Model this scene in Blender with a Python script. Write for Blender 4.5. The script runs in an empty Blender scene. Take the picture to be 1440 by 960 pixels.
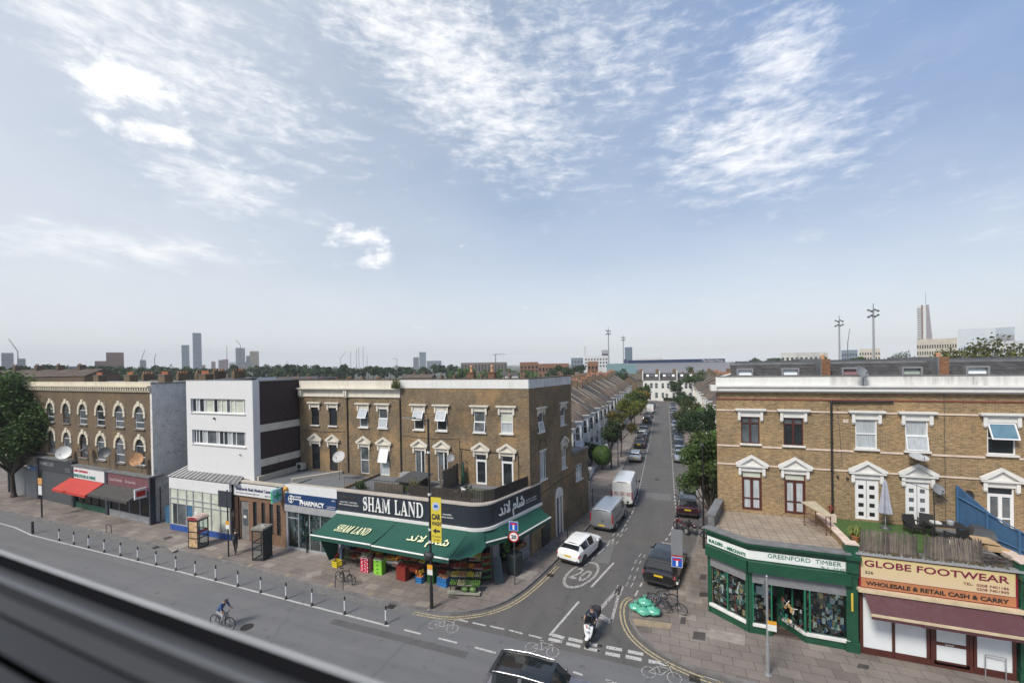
import bpy,bmesh,math,random
from math import sin,cos,pi,radians,sqrt,atan2
from mathutils import Vector as V,Matrix,Euler
random.seed(7)
S=bpy.context.scene
COL=S.collection
# ------------------------------------------------------------------ camera
CAMH=14.0;FPX=583.0;CX,CY=720.0,515.8
TH,RHO,PIT=radians(20.37),radians(1.0),radians(-0.4)
F0=V((-sin(TH),cos(TH),0));R0=V((cos(TH),sin(TH),0));ZZ=V((0,0,1))
CF=F0*cos(PIT)+ZZ*sin(PIT);U1=R0.cross(CF)
CR=R0*cos(RHO)-U1*sin(RHO);CU=R0*sin(RHO)+U1*cos(RHO)
CPOS=V((0,0,CAMH))
cam_d=bpy.data.cameras.new('camera');cam=bpy.data.objects.new('camera',cam_d);COL.objects.link(cam)
M3=Matrix((CR,CU,-CF)).transposed()
cam.matrix_world=Matrix.Translation(CPOS)@M3.to_4x4()
cam_d.sensor_width=36;cam_d.lens=FPX/1440*36;cam_d.shift_y=(CY-480)/1440
cam_d.clip_start=0.02;cam_d.clip_end=12000
cam_d.dof.use_dof=True;cam_d.dof.focus_distance=34;cam_d.dof.aperture_fstop=3.0
S.camera=cam
# surveying helpers: direction of sight -> point on the ground / on a vertical plane
def ray(u,v):return CF+CR*((u-CX)/FPX)+CU*((CY-v)/FPX)
def G(u,v,z=0.0):
 d=ray(u,v);return CPOS+d*((z-CAMH)/d.z)
def PY(u,v,Y):
 d=ray(u,v);return CPOS+d*(Y/d.y)
def PX(u,v,X):
 d=ray(u,v);return CPOS+d*(X/d.x)
def PD(u,v,D):
 d=ray(u,v);return CPOS+d*(D/sqrt(d.x**2+d.y**2))
# ------------------------------------------------------------------ world
SUN_EL,SUN_AZ=radians(48),radians(205)      # azimuth clockwise from +Y
w=bpy.data.worlds.new('World');S.world=w;w.use_nodes=True
nt=w.node_tree;N=nt.nodes;L=nt.links;N.clear()
out=N.new('ShaderNodeOutputWorld');bg=N.new('ShaderNodeBackground');bg.inputs[1].default_value=0.098
L.new(bg.outputs[0],out.inputs[0])
sky=N.new('ShaderNodeTexSky');sky.sky_type='NISHITA';sky.sun_disc=False
sky.sun_elevation=SUN_EL;sky.sun_rotation=SUN_AZ;sky.air_density=1.0;sky.dust_density=1.6;sky.ozone_density=1.0
tc=N.new('ShaderNodeTexCoord');sx=N.new('ShaderNodeSeparateXYZ');L.new(tc.outputs['Generated'],sx.inputs[0])
def wm(op,a,b=None,c=None,clamp=False):
 n=N.new('ShaderNodeMath');n.operation=op;n.use_clamp=clamp
 for i,x in enumerate((a,b,c)):
  if x is None:continue
  if isinstance(x,(int,float)):n.inputs[i].default_value=x
  else:L.new(x,n.inputs[i])
 return n.outputs[0]
az=wm('ARCTAN2',sx.outputs[0],sx.outputs[1]);el=wm('ARCSINE',sx.outputs[2])
cb=N.new('ShaderNodeCombineXYZ');L.new(az,cb.inputs[0]);L.new(el,cb.inputs[1]);AE=cb.outputs[0]
def ae(u,v):
 d=ray(u,v).normalized();return atan2(d.x,d.y),math.asin(d.z)
def wnoise(rot,sc,scale,detail=7,rough=.6,dist=0.0):
 mp=N.new('ShaderNodeMapping');mp.inputs['Rotation'].default_value=(0,0,rot);mp.inputs['Scale'].default_value=sc
 L.new(AE,mp.inputs[0]);n=N.new('ShaderNodeTexNoise');n.inputs['Scale'].default_value=scale
 n.inputs['Detail'].default_value=detail;n.inputs['Roughness'].default_value=rough;n.inputs['Distortion'].default_value=dist
 L.new(mp.outputs[0],n.inputs['Vector']);return n.outputs['Fac']
def ellipses(lst):
 acc=None
 for(u,v,hw,hh,ang,amp)in lst:
  a0,e0=ae(u,v);a1,e1=ae(u+hw*cos(radians(ang)),v+hw*sin(radians(ang)))
  a2,e2=ae(u-hh*sin(radians(ang)),v+hh*cos(radians(ang)))
  L1=sqrt((a1-a0)**2+(e1-e0)**2);L2=sqrt((a2-a0)**2+(e2-e0)**2);an=atan2(e1-e0,a1-a0)
  mp=N.new('ShaderNodeMapping');mp.vector_type='TEXTURE'
  mp.inputs['Location'].default_value=(a0,e0,0);mp.inputs['Rotation'].default_value=(0,0,an)
  mp.inputs['Scale'].default_value=(L1,L2,1);L.new(AE,mp.inputs[0])
  ln=N.new('ShaderNodeVectorMath');ln.operation='LENGTH';L.new(mp.outputs[0],ln.inputs[0])
  mr=N.new('ShaderNodeMapRange');mr.interpolation_type='SMOOTHSTEP'
  mr.inputs[1].default_value=1.6;mr.inputs[2].default_value=0.0;mr.inputs[3].default_value=0;mr.inputs[4].default_value=amp
  L.new(ln.outputs['Value'],mr.inputs[0])
  acc=mr.outputs[0]if acc is None else wm('MAXIMUM',acc,mr.outputs[0])
 return acc
puffs=ellipses([(185,120,135,62,8,.78),(215,185,150,34,3,.74),(150,45,190,42,8,.30),(25,60,75,55,0,.42),(490,335,75,36,8,.66),(515,368,62,18,-6,.66),
 (583,461,20,6,0,.55),(742,433,13,5,0,.5),(648,346,11,8,-20,.5),(507,461,12,4,0,.5),(347,301,16,7,0,.5),(448,298,16,7,-40,.4),(300,240,60,28,16,.5)])
wisps=ellipses([(310,258,125,50,18,.74),(370,290,80,22,14,.52),(180,348,190,32,4,.72),(80,340,100,18,8,.5),(130,330,60,14,12,.5),(640,95,255,105,36,.88),(560,20,200,80,12,.80),(690,150,100,75,50,.62),(1060,205,195,85,-8,.86),
 (1095,90,135,75,-48,.80),(960,180,90,60,-38,.5),(1190,215,70,26,-10,.44),(830,70,230,130,0,.52),(260,100,300,95,24,.66),(170,20,280,80,15,.68),(1410,275,75,26,-22,.42),
 (1400,332,65,14,-6,.42),(1285,262,95,22,-28,.32),(1135,335,38,18,0,.36),(420,205,190,30,32,.26),(990,430,260,40,-12,.16),(800,350,150,16,42,.16)])
n1=wnoise(0,(1,1.7,1),13,9,.62,.15);n2=wnoise(radians(28),(1,3.2,1),15,10,.64,.3);n3=wnoise(0,(1,1.3,1),44,4,.6)
def cloud(mask,noise,lo,wid,extra=None,ek=0):
 x=wm('ADD',mask,wm('MULTIPLY_ADD',noise,1.9,-1.35))
 if extra is not None:x=wm('ADD',x,wm('MULTIPLY_ADD',extra,ek,-.5*ek))
 mr=N.new('ShaderNodeMapRange');mr.interpolation_type='SMOOTHSTEP'
 mr.inputs[1].default_value=lo;mr.inputs[2].default_value=lo+wid;L.new(x,mr.inputs[0]);return mr.outputs[0]
c1=cloud(puffs,n1,0.02,.50);c2=wm('MULTIPLY',cloud(wisps,n2,-.22,1.12,n3,.40),.92)
dens=wm('MAXIMUM',c1,c2)
veil=wm('MULTIPLY',wnoise(radians(20),(1,2.5,1),3,5,.5),.26)
dens=wm('ADD',wm('MULTIPLY',dens,wm('SUBTRACT',1.0,veil)),veil,None,True)
# the veil of thin haze cloud thickens towards the horizon and the left, under the sun
hz=N.new('ShaderNodeMapRange');hz.interpolation_type='SMOOTHSTEP'
hz.inputs[1].default_value=radians(24);hz.inputs[2].default_value=radians(-2);hz.inputs[3].default_value=0;hz.inputs[4].default_value=.62;L.new(el,hz.inputs[0])
hl=N.new('ShaderNodeMapRange');hl.interpolation_type='SMOOTHSTEP'
hl.inputs[1].default_value=radians(-15);hl.inputs[2].default_value=radians(-75);hl.inputs[3].default_value=0;hl.inputs[4].default_value=.45;L.new(az,hl.inputs[0])
veil2=wm('ADD',hz.outputs[0],wm('MULTIPLY',hl.outputs[0],wm('SUBTRACT',1.0,hz.outputs[0])))
def wmix(fac,a,b):
 n=N.new('ShaderNodeMix');n.data_type='RGBA'
 for i,x in((0,fac),(6,a),(7,b)):
  if isinstance(x,(int,float)):n.inputs[i].default_value=x
  elif isinstance(x,tuple):n.inputs[i].default_value=(*x,1)
  else:L.new(x,n.inputs[i])
 return n.outputs[2]
shade=wm('MULTIPLY_ADD',n1,.25,.86)
cc=N.new('ShaderNodeVectorMath');cc.operation='SCALE';cc.inputs[0].default_value=(7.9,7.9,7.95);L.new(shade,cc.inputs['Scale'])
skc=wmix(.45,sky.outputs[0],(2.55,3.45,4.75))
rb=N.new('ShaderNodeMapRange');rb.interpolation_type='SMOOTHSTEP';rb.inputs[1].default_value=radians(-35);rb.inputs[2].default_value=radians(38);rb.inputs[3].default_value=0;rb.inputs[4].default_value=.95;L.new(az,rb.inputs[0])
re_=N.new('ShaderNodeMapRange');re_.interpolation_type='SMOOTHSTEP';re_.inputs[1].default_value=radians(2);re_.inputs[2].default_value=radians(34);L.new(el,re_.inputs[0])
skc=wmix(wm('MULTIPLY',rb.outputs[0],re_.outputs[0]),skc,(1.0,2.0,4.1))
skc=wmix(veil2,skc,(5.85,6.0,6.15))
L.new(wmix(dens,skc,cc.outputs[0]),bg.inputs[0])
# ------------------------------------------------------------------ sun (behind thin cloud: soft)
sd=bpy.data.lights.new('sun','SUN');sd.energy=2.7;sd.angle=radians(15);sd.color=(1,.95,.87)
so=bpy.data.objects.new('sun',sd);COL.objects.link(so)
sdir=V((sin(SUN_AZ)*cos(SUN_EL),cos(SUN_AZ)*cos(SUN_EL),sin(SUN_EL)))
so.rotation_euler=sdir.to_track_quat('Z','Y').to_euler();so.location=(0,-20,60)
S.view_settings.view_transform='Standard';S.view_settings.look='None';S.view_settings.gamma=1
S.view_settings.exposure=0.62;S.view_settings.use_curve_mapping=False
# ------------------------------------------------------------------ materials
MATS={}
def newmat(name):
 m=bpy.data.materials.new(name);m.use_nodes=True;n=m.node_tree.nodes;l=m.node_tree.links
 return m,n,l,n['Principled BSDF']
def mat(name,col,rough=.6,metal=0.,var=.18,scale=2.5,bump=0.,bs=30.,coat=0.,spec=.5,space='obj',detail=5,stretch=(1,1,1)):
 if name in MATS:return MATS[name]
 m,n,l,b=newmat(name)
 b.inputs['Roughness'].default_value=rough;b.inputs['Metallic'].default_value=metal
 b.inputs['Coat Weight'].default_value=coat;b.inputs['Coat Roughness'].default_value=.06
 b.inputs['Specular IOR Level'].default_value=spec
 g=n.new('ShaderNodeNewGeometry');t=n.new('ShaderNodeTexCoord')
 src=g.outputs['Position']if space=='world' else t.outputs['Object']
 mp=n.new('ShaderNodeMapping');mp.inputs['Scale'].default_value=stretch;l.new(src,mp.inputs[0])
 no=n.new('ShaderNodeTexNoise');no.inputs['Scale'].default_value=scale;no.inputs['Detail'].default_value=detail;no.inputs['Roughness'].default_value=.6
 l.new(mp.outputs[0],no.inputs[0])
 mr=n.new('ShaderNodeMapRange');mr.inputs[1].default_value=.3;mr.inputs[2].default_value=.7
 mr.inputs[3].default_value=1-var;mr.inputs[4].default_value=1+var*.6;l.new(no.outputs['Fac'],mr.inputs[0])
 vs=n.new('ShaderNodeVectorMath');vs.operation='SCALE';vs.inputs[0].default_value=col[:3];l.new(mr.outputs[0],vs.inputs['Scale'])
 l.new(vs.outputs[0],b.inputs['Base Color'])
 if bump:
  n2=n.new('ShaderNodeTexNoise');n2.inputs['Scale'].default_value=bs;n2.inputs['Detail'].default_value=4;l.new(src,n2.inputs[0])
  bp=n.new('ShaderNodeBump');bp.inputs['Strength'].default_value=bump;bp.inputs['Distance'].default_value=.02
  l.new(n2.outputs['Fac'],bp.inputs['Height']);l.new(bp.outputs[0],b.inputs['Normal'])
 MATS[name]=m;return m
def hexc(r,g,b):
 f=lambda c:(c/255/12.92)if c/255<=.04045 else((c/255+.055)/1.055)**2.4
 return(f(r),f(g),f(b))
def mathn(n,l,op,a,b=None,c=None):
 q=n.new('ShaderNodeMath');q.operation=op
 for i,x in enumerate((a,b,c)):
  if x is None:continue
  if isinstance(x,(int,float)):q.inputs[i].default_value=x
  else:l.new(x,q.inputs[i])
 return q.outputs[0]
def mixc(n,l,fac,a,b,mode='MIX'):
 q=n.new('ShaderNodeMix');q.data_type='RGBA';q.blend_type=mode
 for i,x in((0,fac),(6,a),(7,b)):
  if isinstance(x,(int,float)):q.inputs[i].default_value=x
  elif isinstance(x,tuple):q.inputs[i].default_value=(*x[:3],1)
  else:l.new(x,q.inputs[i])
 return q.outputs[2]
def ramp(n,l,src,lo,hi,a=0.,b=1.):
 q=n.new('ShaderNodeMapRange');q.inputs[1].default_value=lo;q.inputs[2].default_value=hi
 q.inputs[3].default_value=a;q.inputs[4].default_value=b;l.new(src,q.inputs[0]);return q.outputs[0]
def brickmat(name,c1,c2,mortar,light=None,lightamt=.5,soot=.5,bw=.225,rh=.075,ms=.011,rough=.85):
 m,n,l,b=newmat(name);b.inputs['Roughness'].default_value=rough;b.inputs['Specular IOR Level'].default_value=.25
 g=n.new('ShaderNodeNewGeometry');s=n.new('ShaderNodeSeparateXYZ');l.new(g.outputs['Position'],s.inputs[0])
 u=mathn(n,l,'ADD',s.outputs[0],s.outputs[1]);c=n.new('ShaderNodeCombineXYZ');l.new(u,c.inputs[0]);l.new(s.outputs[2],c.inputs[1])
 br=n.new('ShaderNodeTexBrick');br.inputs['Scale'].default_value=1;br.inputs['Brick Width'].default_value=bw
 br.inputs['Row Height'].default_value=rh;br.inputs['Mortar Size'].default_value=ms;br.inputs['Mortar Smooth'].default_value=.3
 br.inputs['Color1'].default_value=(*c1,1);br.inputs['Color2'].default_value=(*c2,1);br.inputs['Mortar'].default_value=(*mortar,1)
 br.inputs['Bias'].default_value=-.1;l.new(c.outputs[0],br.inputs[0])
 col=br.outputs['Color']
 def ns(scale,det=5,ro=.6,vec=None):
  q=n.new('ShaderNodeTexNoise');q.inputs['Scale'].default_value=scale;q.inputs['Detail'].default_value=det
  q.inputs['Roughness'].default_value=ro;l.new(vec or g.outputs['Position'],q.inputs[0]);return q.outputs['Fac']
 if light is not None:
  col=mixc(n,l,mathn(n,l,'MULTIPLY',ramp(n,l,ns(.55,6,.7),.48,.68),lightamt),col,light)
 # individual odd bricks
 sc=n.new('ShaderNodeMapping');sc.inputs['Scale'].default_value=(1/bw,1/rh,1);l.new(c.outputs[0],sc.inputs[0])
 wn=n.new('ShaderNodeTexNoise');wn.inputs['Scale'].default_value=.9;wn.inputs['Detail'].default_value=3;wn.inputs['Roughness'].default_value=.8;l.new(sc.outputs[0],wn.inputs[0])
 col=mixc(n,l,1.,col,mixc(n,l,ramp(n,l,wn.outputs['Fac'],.3,.72),(.55,.55,.55),(1.45,1.4,1.3)),'MULTIPLY')
 col=mixc(n,l,mathn(n,l,'MULTIPLY',ramp(n,l,ns(.35,8,.65),.45,.7),soot),col,mixc(n,l,.65,col,(.028,.025,.022)))
 # vertical run-off streaks
 mp=n.new('ShaderNodeMapping');mp.inputs['Scale'].default_value=(1.6,.12,1);l.new(c.outputs[0],mp.inputs[0])
 col=mixc(n,l,mathn(n,l,'MULTIPLY',ramp(n,l,ns(1.3,6,.7,mp.outputs[0]),.5,.75),soot*.7),col,mixc(n,l,.55,col,(.03,.027,.024)))
 l.new(col,b.inputs['Base Color'])
 bp=n.new('ShaderNodeBump');bp.inputs['Strength'].default_value=.5;bp.inputs['Distance'].default_value=.012;bp.invert=True
 l.new(br.outputs['Fac'],bp.inputs['Height']);l.new(bp.outputs[0],b.inputs['Normal'])
 MATS[name]=m;return m
def weathered(name,col,dirt,amt=.6,rough=.7,streak=True,zscale=.15,sc=1.6,bump=.15,metal=0):
 """painted render with dirt patches and run-off streaks"""
 m,n,l,b=newmat(name);b.inputs['Roughness'].default_value=rough;b.inputs['Metallic'].default_value=metal
 g=n.new('ShaderNodeNewGeometry')
 mp=n.new('ShaderNodeMapping');mp.inputs['Scale'].default_value=(1,1,zscale if streak else 1);l.new(g.outputs['Position'],mp.inputs[0])
 a=n.new('ShaderNodeTexNoise');a.inputs['Scale'].default_value=sc*2.2;a.inputs['Detail'].default_value=7;a.inputs['Roughness'].default_value=.7;l.new(mp.outputs[0],a.inputs[0])
 q=n.new('ShaderNodeTexNoise');q.inputs['Scale'].default_value=sc*.5;q.inputs['Detail'].default_value=6;q.inputs['Roughness'].default_value=.65;l.new(g.outputs['Position'],q.inputs[0])
 f=mathn(n,l,'MULTIPLY',mathn(n,l,'MULTIPLY',ramp(n,l,a.outputs['Fac'],.42,.72),ramp(n,l,q.outputs['Fac'],.35,.65)),amt)
 l.new(mixc(n,l,f,col,dirt),b.inputs['Base Color'])
 bp=n.new('ShaderNodeBump');bp.inputs['Strength'].default_value=bump;bp.inputs['Distance'].default_value=.01
 l.new(a.outputs['Fac'],bp.inputs['Height']);l.new(bp.outputs[0],b.inputs['Normal'])
 MATS[name]=m;return m
# ------------------------------------------------------------------ mesh builder
class Fr:
 """facade frame: a along the wall, z up, b outward"""
 def __init__(s,o,u,n=None):
  s.o=V((o[0],o[1],0));s.u=V((u[0],u[1],0)).normalized()
  s.n=V((n[0],n[1],0)).normalized()if n else V((s.u.y,-s.u.x,0))
 def p(s,a,z,b=0.):return s.o+s.u*a+s.n*b+ZZ*z
class MB:
 def __init__(s):s.v=[];s.f=[];s.m=[];s.mats=[];s.sm=[]
 def mi(s,m):
  if m not in s.mats:s.mats.append(m)
  return s.mats.index(m)
 def add(s,vs,fs,m,smooth=False):
  k=len(s.v);s.v+=[V(x)for x in vs];i=s.mi(m)
  for f in fs:s.f.append(tuple(k+j for j in f));s.m.append(i);s.sm.append(smooth)
 def poly(s,pts,m):s.add(pts,[tuple(range(len(pts)))],m)
 def hexa(s,p,m):   # p: 8 points, bottom 4 (ccw from above) then top 4
  s.add(p,[(3,2,1,0),(4,5,6,7),(0,1,5,4),(1,2,6,5),(2,3,7,6),(3,0,4,7)],m)
 def box(s,x0,x1,y0,y1,z0,z1,m):
  s.hexa([(x0,y0,z0),(x1,y0,z0),(x1,y1,z0),(x0,y1,z0),(x0,y0,z1),(x1,y0,z1),(x1,y1,z1),(x0,y1,z1)],m)
 def fbox(s,fr,a0,a1,z0,z1,b0,b1,m):
  s.hexa([fr.p(a0,z0,b1),fr.p(a1,z0,b1),fr.p(a1,z0,b0),fr.p(a0,z0,b0),fr.p(a0,z1,b1),fr.p(a1,z1,b1),fr.p(a1,z1,b0),fr.p(a0,z1,b0)],m)
 def prism(s,pts,z0,z1,m,mt=None):   # plan polygon ccw
  n=len(pts);k=[(x[0],x[1],z0)for x in pts]+[(x[0],x[1],z1)for x in pts]
  s.add(k,[tuple(reversed(range(n)))]+[(i,(i+1)%n,n+(i+1)%n,n+i)for i in range(n)],m)
  s.add([(x[0],x[1],z1)for x in pts],[tuple(range(n))],mt or m)
 def fprism(s,fr,pts,b0,b1,m):   # polygon in facade (a,z), ccw seen from outside
  n=len(pts);k=[fr.p(a,z,b1)for a,z in pts]+[fr.p(a,z,b0)for a,z in pts]
  s.add(k,[tuple(range(n)),tuple(reversed(range(n,2*n)))]+[((i+1)%n,i,n+i,n+(i+1)%n)for i in range(n)],m)
 def tube(s,p0,p1,r0,r1=None,m=None,n=8,caps=True):
  p0=V(p0);p1=V(p1);r1=r0 if r1 is None else r1;d=p1-p0
  if d.length<1e-6:return
  q=d.to_track_quat('Z','Y');vs=[]
  for p,r in((p0,r0),(p1,r1)):
   for i in range(n):a=2*pi*i/n;vs.append(p+q@V((r*cos(a),r*sin(a),0)))
  s.add(vs,[(i,(i+1)%n,n+(i+1)%n,n+i)for i in range(n)],m,n>5)
  if caps:s.add(vs,[tuple(reversed(range(n))),tuple(range(n,2*n))],m)
 def path(s,pts,r,m,n=6,closed=False):
  pts=[V(p)for p in pts]
  for a,b in zip(pts,pts[1:]+([pts[0]]if closed else[])):s.tube(a,b,r,r,m,n)
 def torus(s,c,ax,R,r,m,n=20,k=6,a0=0,a1=2*pi):
  c=V(c);q=V(ax).to_track_quat('Z','Y');full=abs(a1-a0-2*pi)<1e-4;vs=[];nn=n if full else n+1
  for i in range(nn):
   a=a0+(a1-a0)*i/n
   for j in range(k):
    b=2*pi*j/k;vs.append(c+q@V(((R+r*cos(b))*cos(a),(R+r*cos(b))*sin(a),r*sin(b))))
  fs=[]
  for i in range(n):
   i2=(i+1)%nn
   for j in range(k):fs.append((i*k+j,i2*k+j,i2*k+(j+1)%k,i*k+(j+1)%k))
  s.add(vs,fs,m,True)
 def ball(s,c,r,m,n=8,k=6,sc=(1,1,1),jit=0):
  c=V(c);vs=[c+V((0,0,r*sc[2]))]
  for i in range(1,k):
   t=pi*i/k
   for j in range(n):
    a=2*pi*j/n;rr=r*(1+random.uniform(-jit,jit))
    vs.append(c+V((rr*sin(t)*cos(a)*sc[0],rr*sin(t)*sin(a)*sc[1],rr*cos(t)*sc[2])))
  vs.append(c-V((0,0,r*sc[2])));fs=[(0,1+j,1+(j+1)%n)for j in range(n)]
  for i in range(k-2):
   for j in range(n):fs.append((1+i*n+j,1+(i+1)*n+j,1+(i+1)*n+(j+1)%n,1+i*n+(j+1)%n))
  e=len(vs)-1;b=1+(k-2)*n;fs+=[(e,b+(j+1)%n,b+j)for j in range(n)]
  s.add(vs,fs,m,True)
 def lathe(s,c,prof,m,n=12,q=None):
  c=V(c);q=q or Matrix.Identity(3);vs=[]
  for r,z in prof:
   for i in range(n):a=2*pi*i/n;vs.append(c+q@V((r*cos(a),r*sin(a),z)))
  fs=[(i*n+j,i*n+(j+1)%n,(i+1)*n+(j+1)%n,(i+1)*n+j)for i in range(len(prof)-1)for j in range(n)]
  s.add(vs,fs,m,True)
 def xf(s,M):
  s.v=[M@x for x in s.v];return s
 def build(s,name,parent=None,sharp=None,world=True):
  me=bpy.data.meshes.new(name);off=parent_loc(parent)if(parent and world)else V((0,0,0))
  me.from_pydata([tuple(x-off)for x in s.v],[],s.f)
  for m in s.mats:me.materials.append(m)
  me.polygons.foreach_set('material_index',s.m);me.polygons.foreach_set('use_smooth',s.sm)
  if sharp:me.set_sharp_from_angle(angle=radians(sharp))
  me.update()
  o=bpy.data.objects.new(name,me);COL.objects.link(o)
  if parent:o.parent=parent
  return o
def parent_loc(o):
 p=V((0,0,0))
 while o:p+=o.location;o=o.parent
 return p
def tag(o,label=None,cat=None,group=None,kind=None):
 if label:o['label']=label
 if cat:o['category']=cat
 if group:o['group']=group
 if kind:o['kind']=kind
 return o
def thing(name,loc,label,cat,group=None):
 o=bpy.data.objects.new(name,None);o.empty_display_size=.3;COL.objects.link(o);o.location=loc
 return tag(o,label,cat,group)
CH={}
def dup(root,loc,rz=0.,label=None,group=None,scale=None,mats=None):
 """copy a thing with its parts and sub-parts; mats = {old: new} per-object repaint"""
 def cp(o,par):
  c=o.copy();COL.objects.link(c);c.parent=par
  if mats and o.data:
   for i,sl in enumerate(c.material_slots):
    if sl.material in mats:sl.link='OBJECT';sl.material=mats[sl.material]
  for ch in KIDS.get(o.name,[]):cp(ch,c)
  return c
 r=cp(root,None);r.location=loc;r.rotation_euler=(0,0,rz)
 if scale:r.scale=scale if isinstance(scale,tuple)else(scale,)*3
 if label:r['label']=label
 if group:r['group']=group
 return r
KIDS={}
def index_kids():
 KIDS.clear()
 for o in COL.objects:
  if o.parent:KIDS.setdefault(o.parent.name,[]).append(o)
def wall_holes(mb,fr,a0,a1,z0,z1,holes,m,depth=.14,b=0.,back=None):
 A=sorted(set([a0,a1]+[x for h in holes for x in h[:2]if a0<x<a1]));Zs=sorted(set([z0,z1]+[x for h in holes for x in h[2:4]if z0<x<z1]))
 for i in range(len(A)-1):
  for j in range(len(Zs)-1):
   ca,cz=(A[i]+A[i+1])/2,(Zs[j]+Zs[j+1])/2
   if any(h[0]<ca<h[1]and h[2]<cz<h[3]for h in holes):continue
   mb.poly([fr.p(A[i],Zs[j],b),fr.p(A[i+1],Zs[j],b),fr.p(A[i+1],Zs[j+1],b),fr.p(A[i],Zs[j+1],b)],m)
 for h in holes:
  x0,x1,y0,y1=h[:4]
  mb.poly([fr.p(x0,y0,b),fr.p(x0,y1,b),fr.p(x0,y1,b-depth),fr.p(x0,y0,b-depth)],m)
  mb.poly([fr.p(x1,y1,b),fr.p(x1,y0,b),fr.p(x1,y0,b-depth),fr.p(x1,y1,b-depth)],m)
  mb.poly([fr.p(x0,y1,b),fr.p(x1,y1,b),fr.p(x1,y1,b-depth),fr.p(x0,y1,b-depth)],m)
  mb.poly([fr.p(x1,y0,b),fr.p(x0,y0,b),fr.p(x0,y0,b-depth),fr.p(x1,y0,b-depth)],m)
def text(name,body,o,ux,uz,size,m,parent=None,width=None,depth=.012,align='LEFT',off=0.,nrm=None,shear=0,bold=0):
 """lettering as a mesh: o = start point, ux = reading direction, uz = up"""
 cu=bpy.data.curves.new(name,'FONT');cu.body=body;cu.size=size;cu.extrude=depth/2;cu.align_x=align;cu.shear=shear;cu.offset=bold
 cu.resolution_u=3
 t=bpy.data.objects.new(name,cu);COL.objects.link(t);dg=bpy.context.evaluated_depsgraph_get();dg.update()
 me=bpy.data.meshes.new_from_object(t.evaluated_get(dg));bpy.data.objects.remove(t);bpy.data.curves.remove(cu)
 me.name=name
 if not len(me.vertices):return None
 xs=[v.co.x for v in me.vertices];sxx=1.
 if width:sxx=width/max(.01,max(xs)-min(xs))
 ux=V(ux).normalized();uz=V(uz).normalized();nn=ux.cross(uz);base=V(o)+nn*off
 x0=min(xs)if align=='LEFT' else 0
 pl=parent_loc(parent)if parent else V((0,0,0))
 for v in me.vertices:v.co=base+ux*((v.co.x-x0)*sxx)+uz*v.co.y+nn*(v.co.z+depth/2)-pl
 me.materials.clear();me.materials.append(m)
 ob=bpy.data.objects.new(name,me);COL.objects.link(ob)
 if parent:ob.parent=parent
 return ob
# ------------------------------------------------------------------ shared materials
BRICK=brickmat('yellow_stock_brick',(.225,.165,.10),(.145,.108,.070),(.20,.17,.13),(.37,.24,.12),.85,.75)
BRICKR=brickmat('stock_brick_clean',(.31,.205,.105),(.175,.112,.060),(.32,.27,.19),(.42,.28,.14),.5,.4,ms=.013)
BRICKA=brickmat('sooty_brick',(.16,.115,.073),(.125,.09,.06),(.15,.125,.10),(.22,.15,.08),.4,.5)
BRICKD=brickmat('dark_engineering_brick',(.060,.042,.042),(.048,.034,.036),(.055,.045,.045),None,0,.15)
BRICKW=brickmat('red_brown_brick',(.20,.10,.062),(.15,.075,.048),(.15,.11,.09),None,0,.15)
BRICKO=brickmat('orange_brick',(.26,.115,.06),(.19,.085,.05),(.22,.15,.11),None,0,.35)
STUCCO=weathered('cream_stucco',(.62,.58,.50),(.30,.25,.18),.65)
WHITEP=weathered('white_paint_render',(.66,.66,.64),(.40,.37,.33),.5)
WHITEB=weathered('white_building_render',(.62,.62,.62),(.48,.48,.47),.35)
GREYP=weathered('stained_parapet_render',(.62,.61,.59),(.12,.11,.10),.9)
OLDPAINT=weathered('peeling_grey_paint',(.66,.64,.61),(.20,.19,.175),1.0,sc=3.0,streak=False,bump=.4)
TRIM=mat('white_trim_paint',(.66,.65,.62),.5,var=.10,scale=3,space='world')
PVC=mat('white_pvc',(.70,.70,.70),.35,var=.04)
BROWNF=mat('dark_red_brown_wood',(.075,.020,.015),.4,var=.2)
LEAD=mat('lead_flashing',(.16,.165,.17),.6,var=.3,space='world')
FELT=weathered('grey_roof_felt',(.15,.155,.165),(.07,.07,.07),.7,streak=False,sc=.8)
SLATE=brickmat('slate_roof',(.085,.080,.082),(.060,.058,.062),(.035,.033,.034),(.12,.10,.08),.4,.3,bw=.30,rh=.14,ms=.01)
TILEB=brickmat('brown_tile_roof',(.125,.098,.082),(.095,.074,.064),(.05,.042,.038),(.18,.145,.12),.5,.4,bw=.28,rh=.13,ms=.012)
TILEG=brickmat('grey_brown_tile_roof',(.125,.112,.095),(.09,.08,.07),(.05,.045,.04),(.16,.14,.11),.5,.4,bw=.28,rh=.13,ms=.012)
MANSARD=brickmat('grey_mansard_slate',(.070,.070,.076),(.055,.055,.061),(.030,.030,.033),None,0,.25,bw=.45,rh=.22,ms=.012)
BLACKM=mat('black_painted_metal',(.018,.018,.02),.45,var=.2)
STEEL=mat('galvanised_steel',(.36,.37,.38),.45,.5,var=.12)
ALU=mat('aluminium',(.55,.56,.57),.35,.6,var=.06)
DGREY=mat('dark_grey_metal',(.06,.063,.068),.5,var=.2)
GLASSD=mat('window_glass_dark',(.020,.024,.028),.04,var=.5,scale=.8,spec=.8,space='world')
GLASSM=mat('window_glass_grey',(.10,.115,.125),.05,var=.6,scale=1.1,spec=.8,space='world')
CURT=mat('net_curtain_behind_glass',(.42,.45,.47),.12,var=.35,scale=5,spec=.9,stretch=(6,6,.25),space='world')
BLIND=mat('pale_blind_behind_glass',(.52,.55,.46),.12,var=.2,scale=2,spec=.9,space='world')
BLUEC=mat('blue_blind_behind_glass',(.11,.20,.26),.10,var=.2,spec=.9,space='world')
GLASSES=[GLASSD,GLASSD,GLASSM,CURT,GLASSD,GLASSM]
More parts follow.
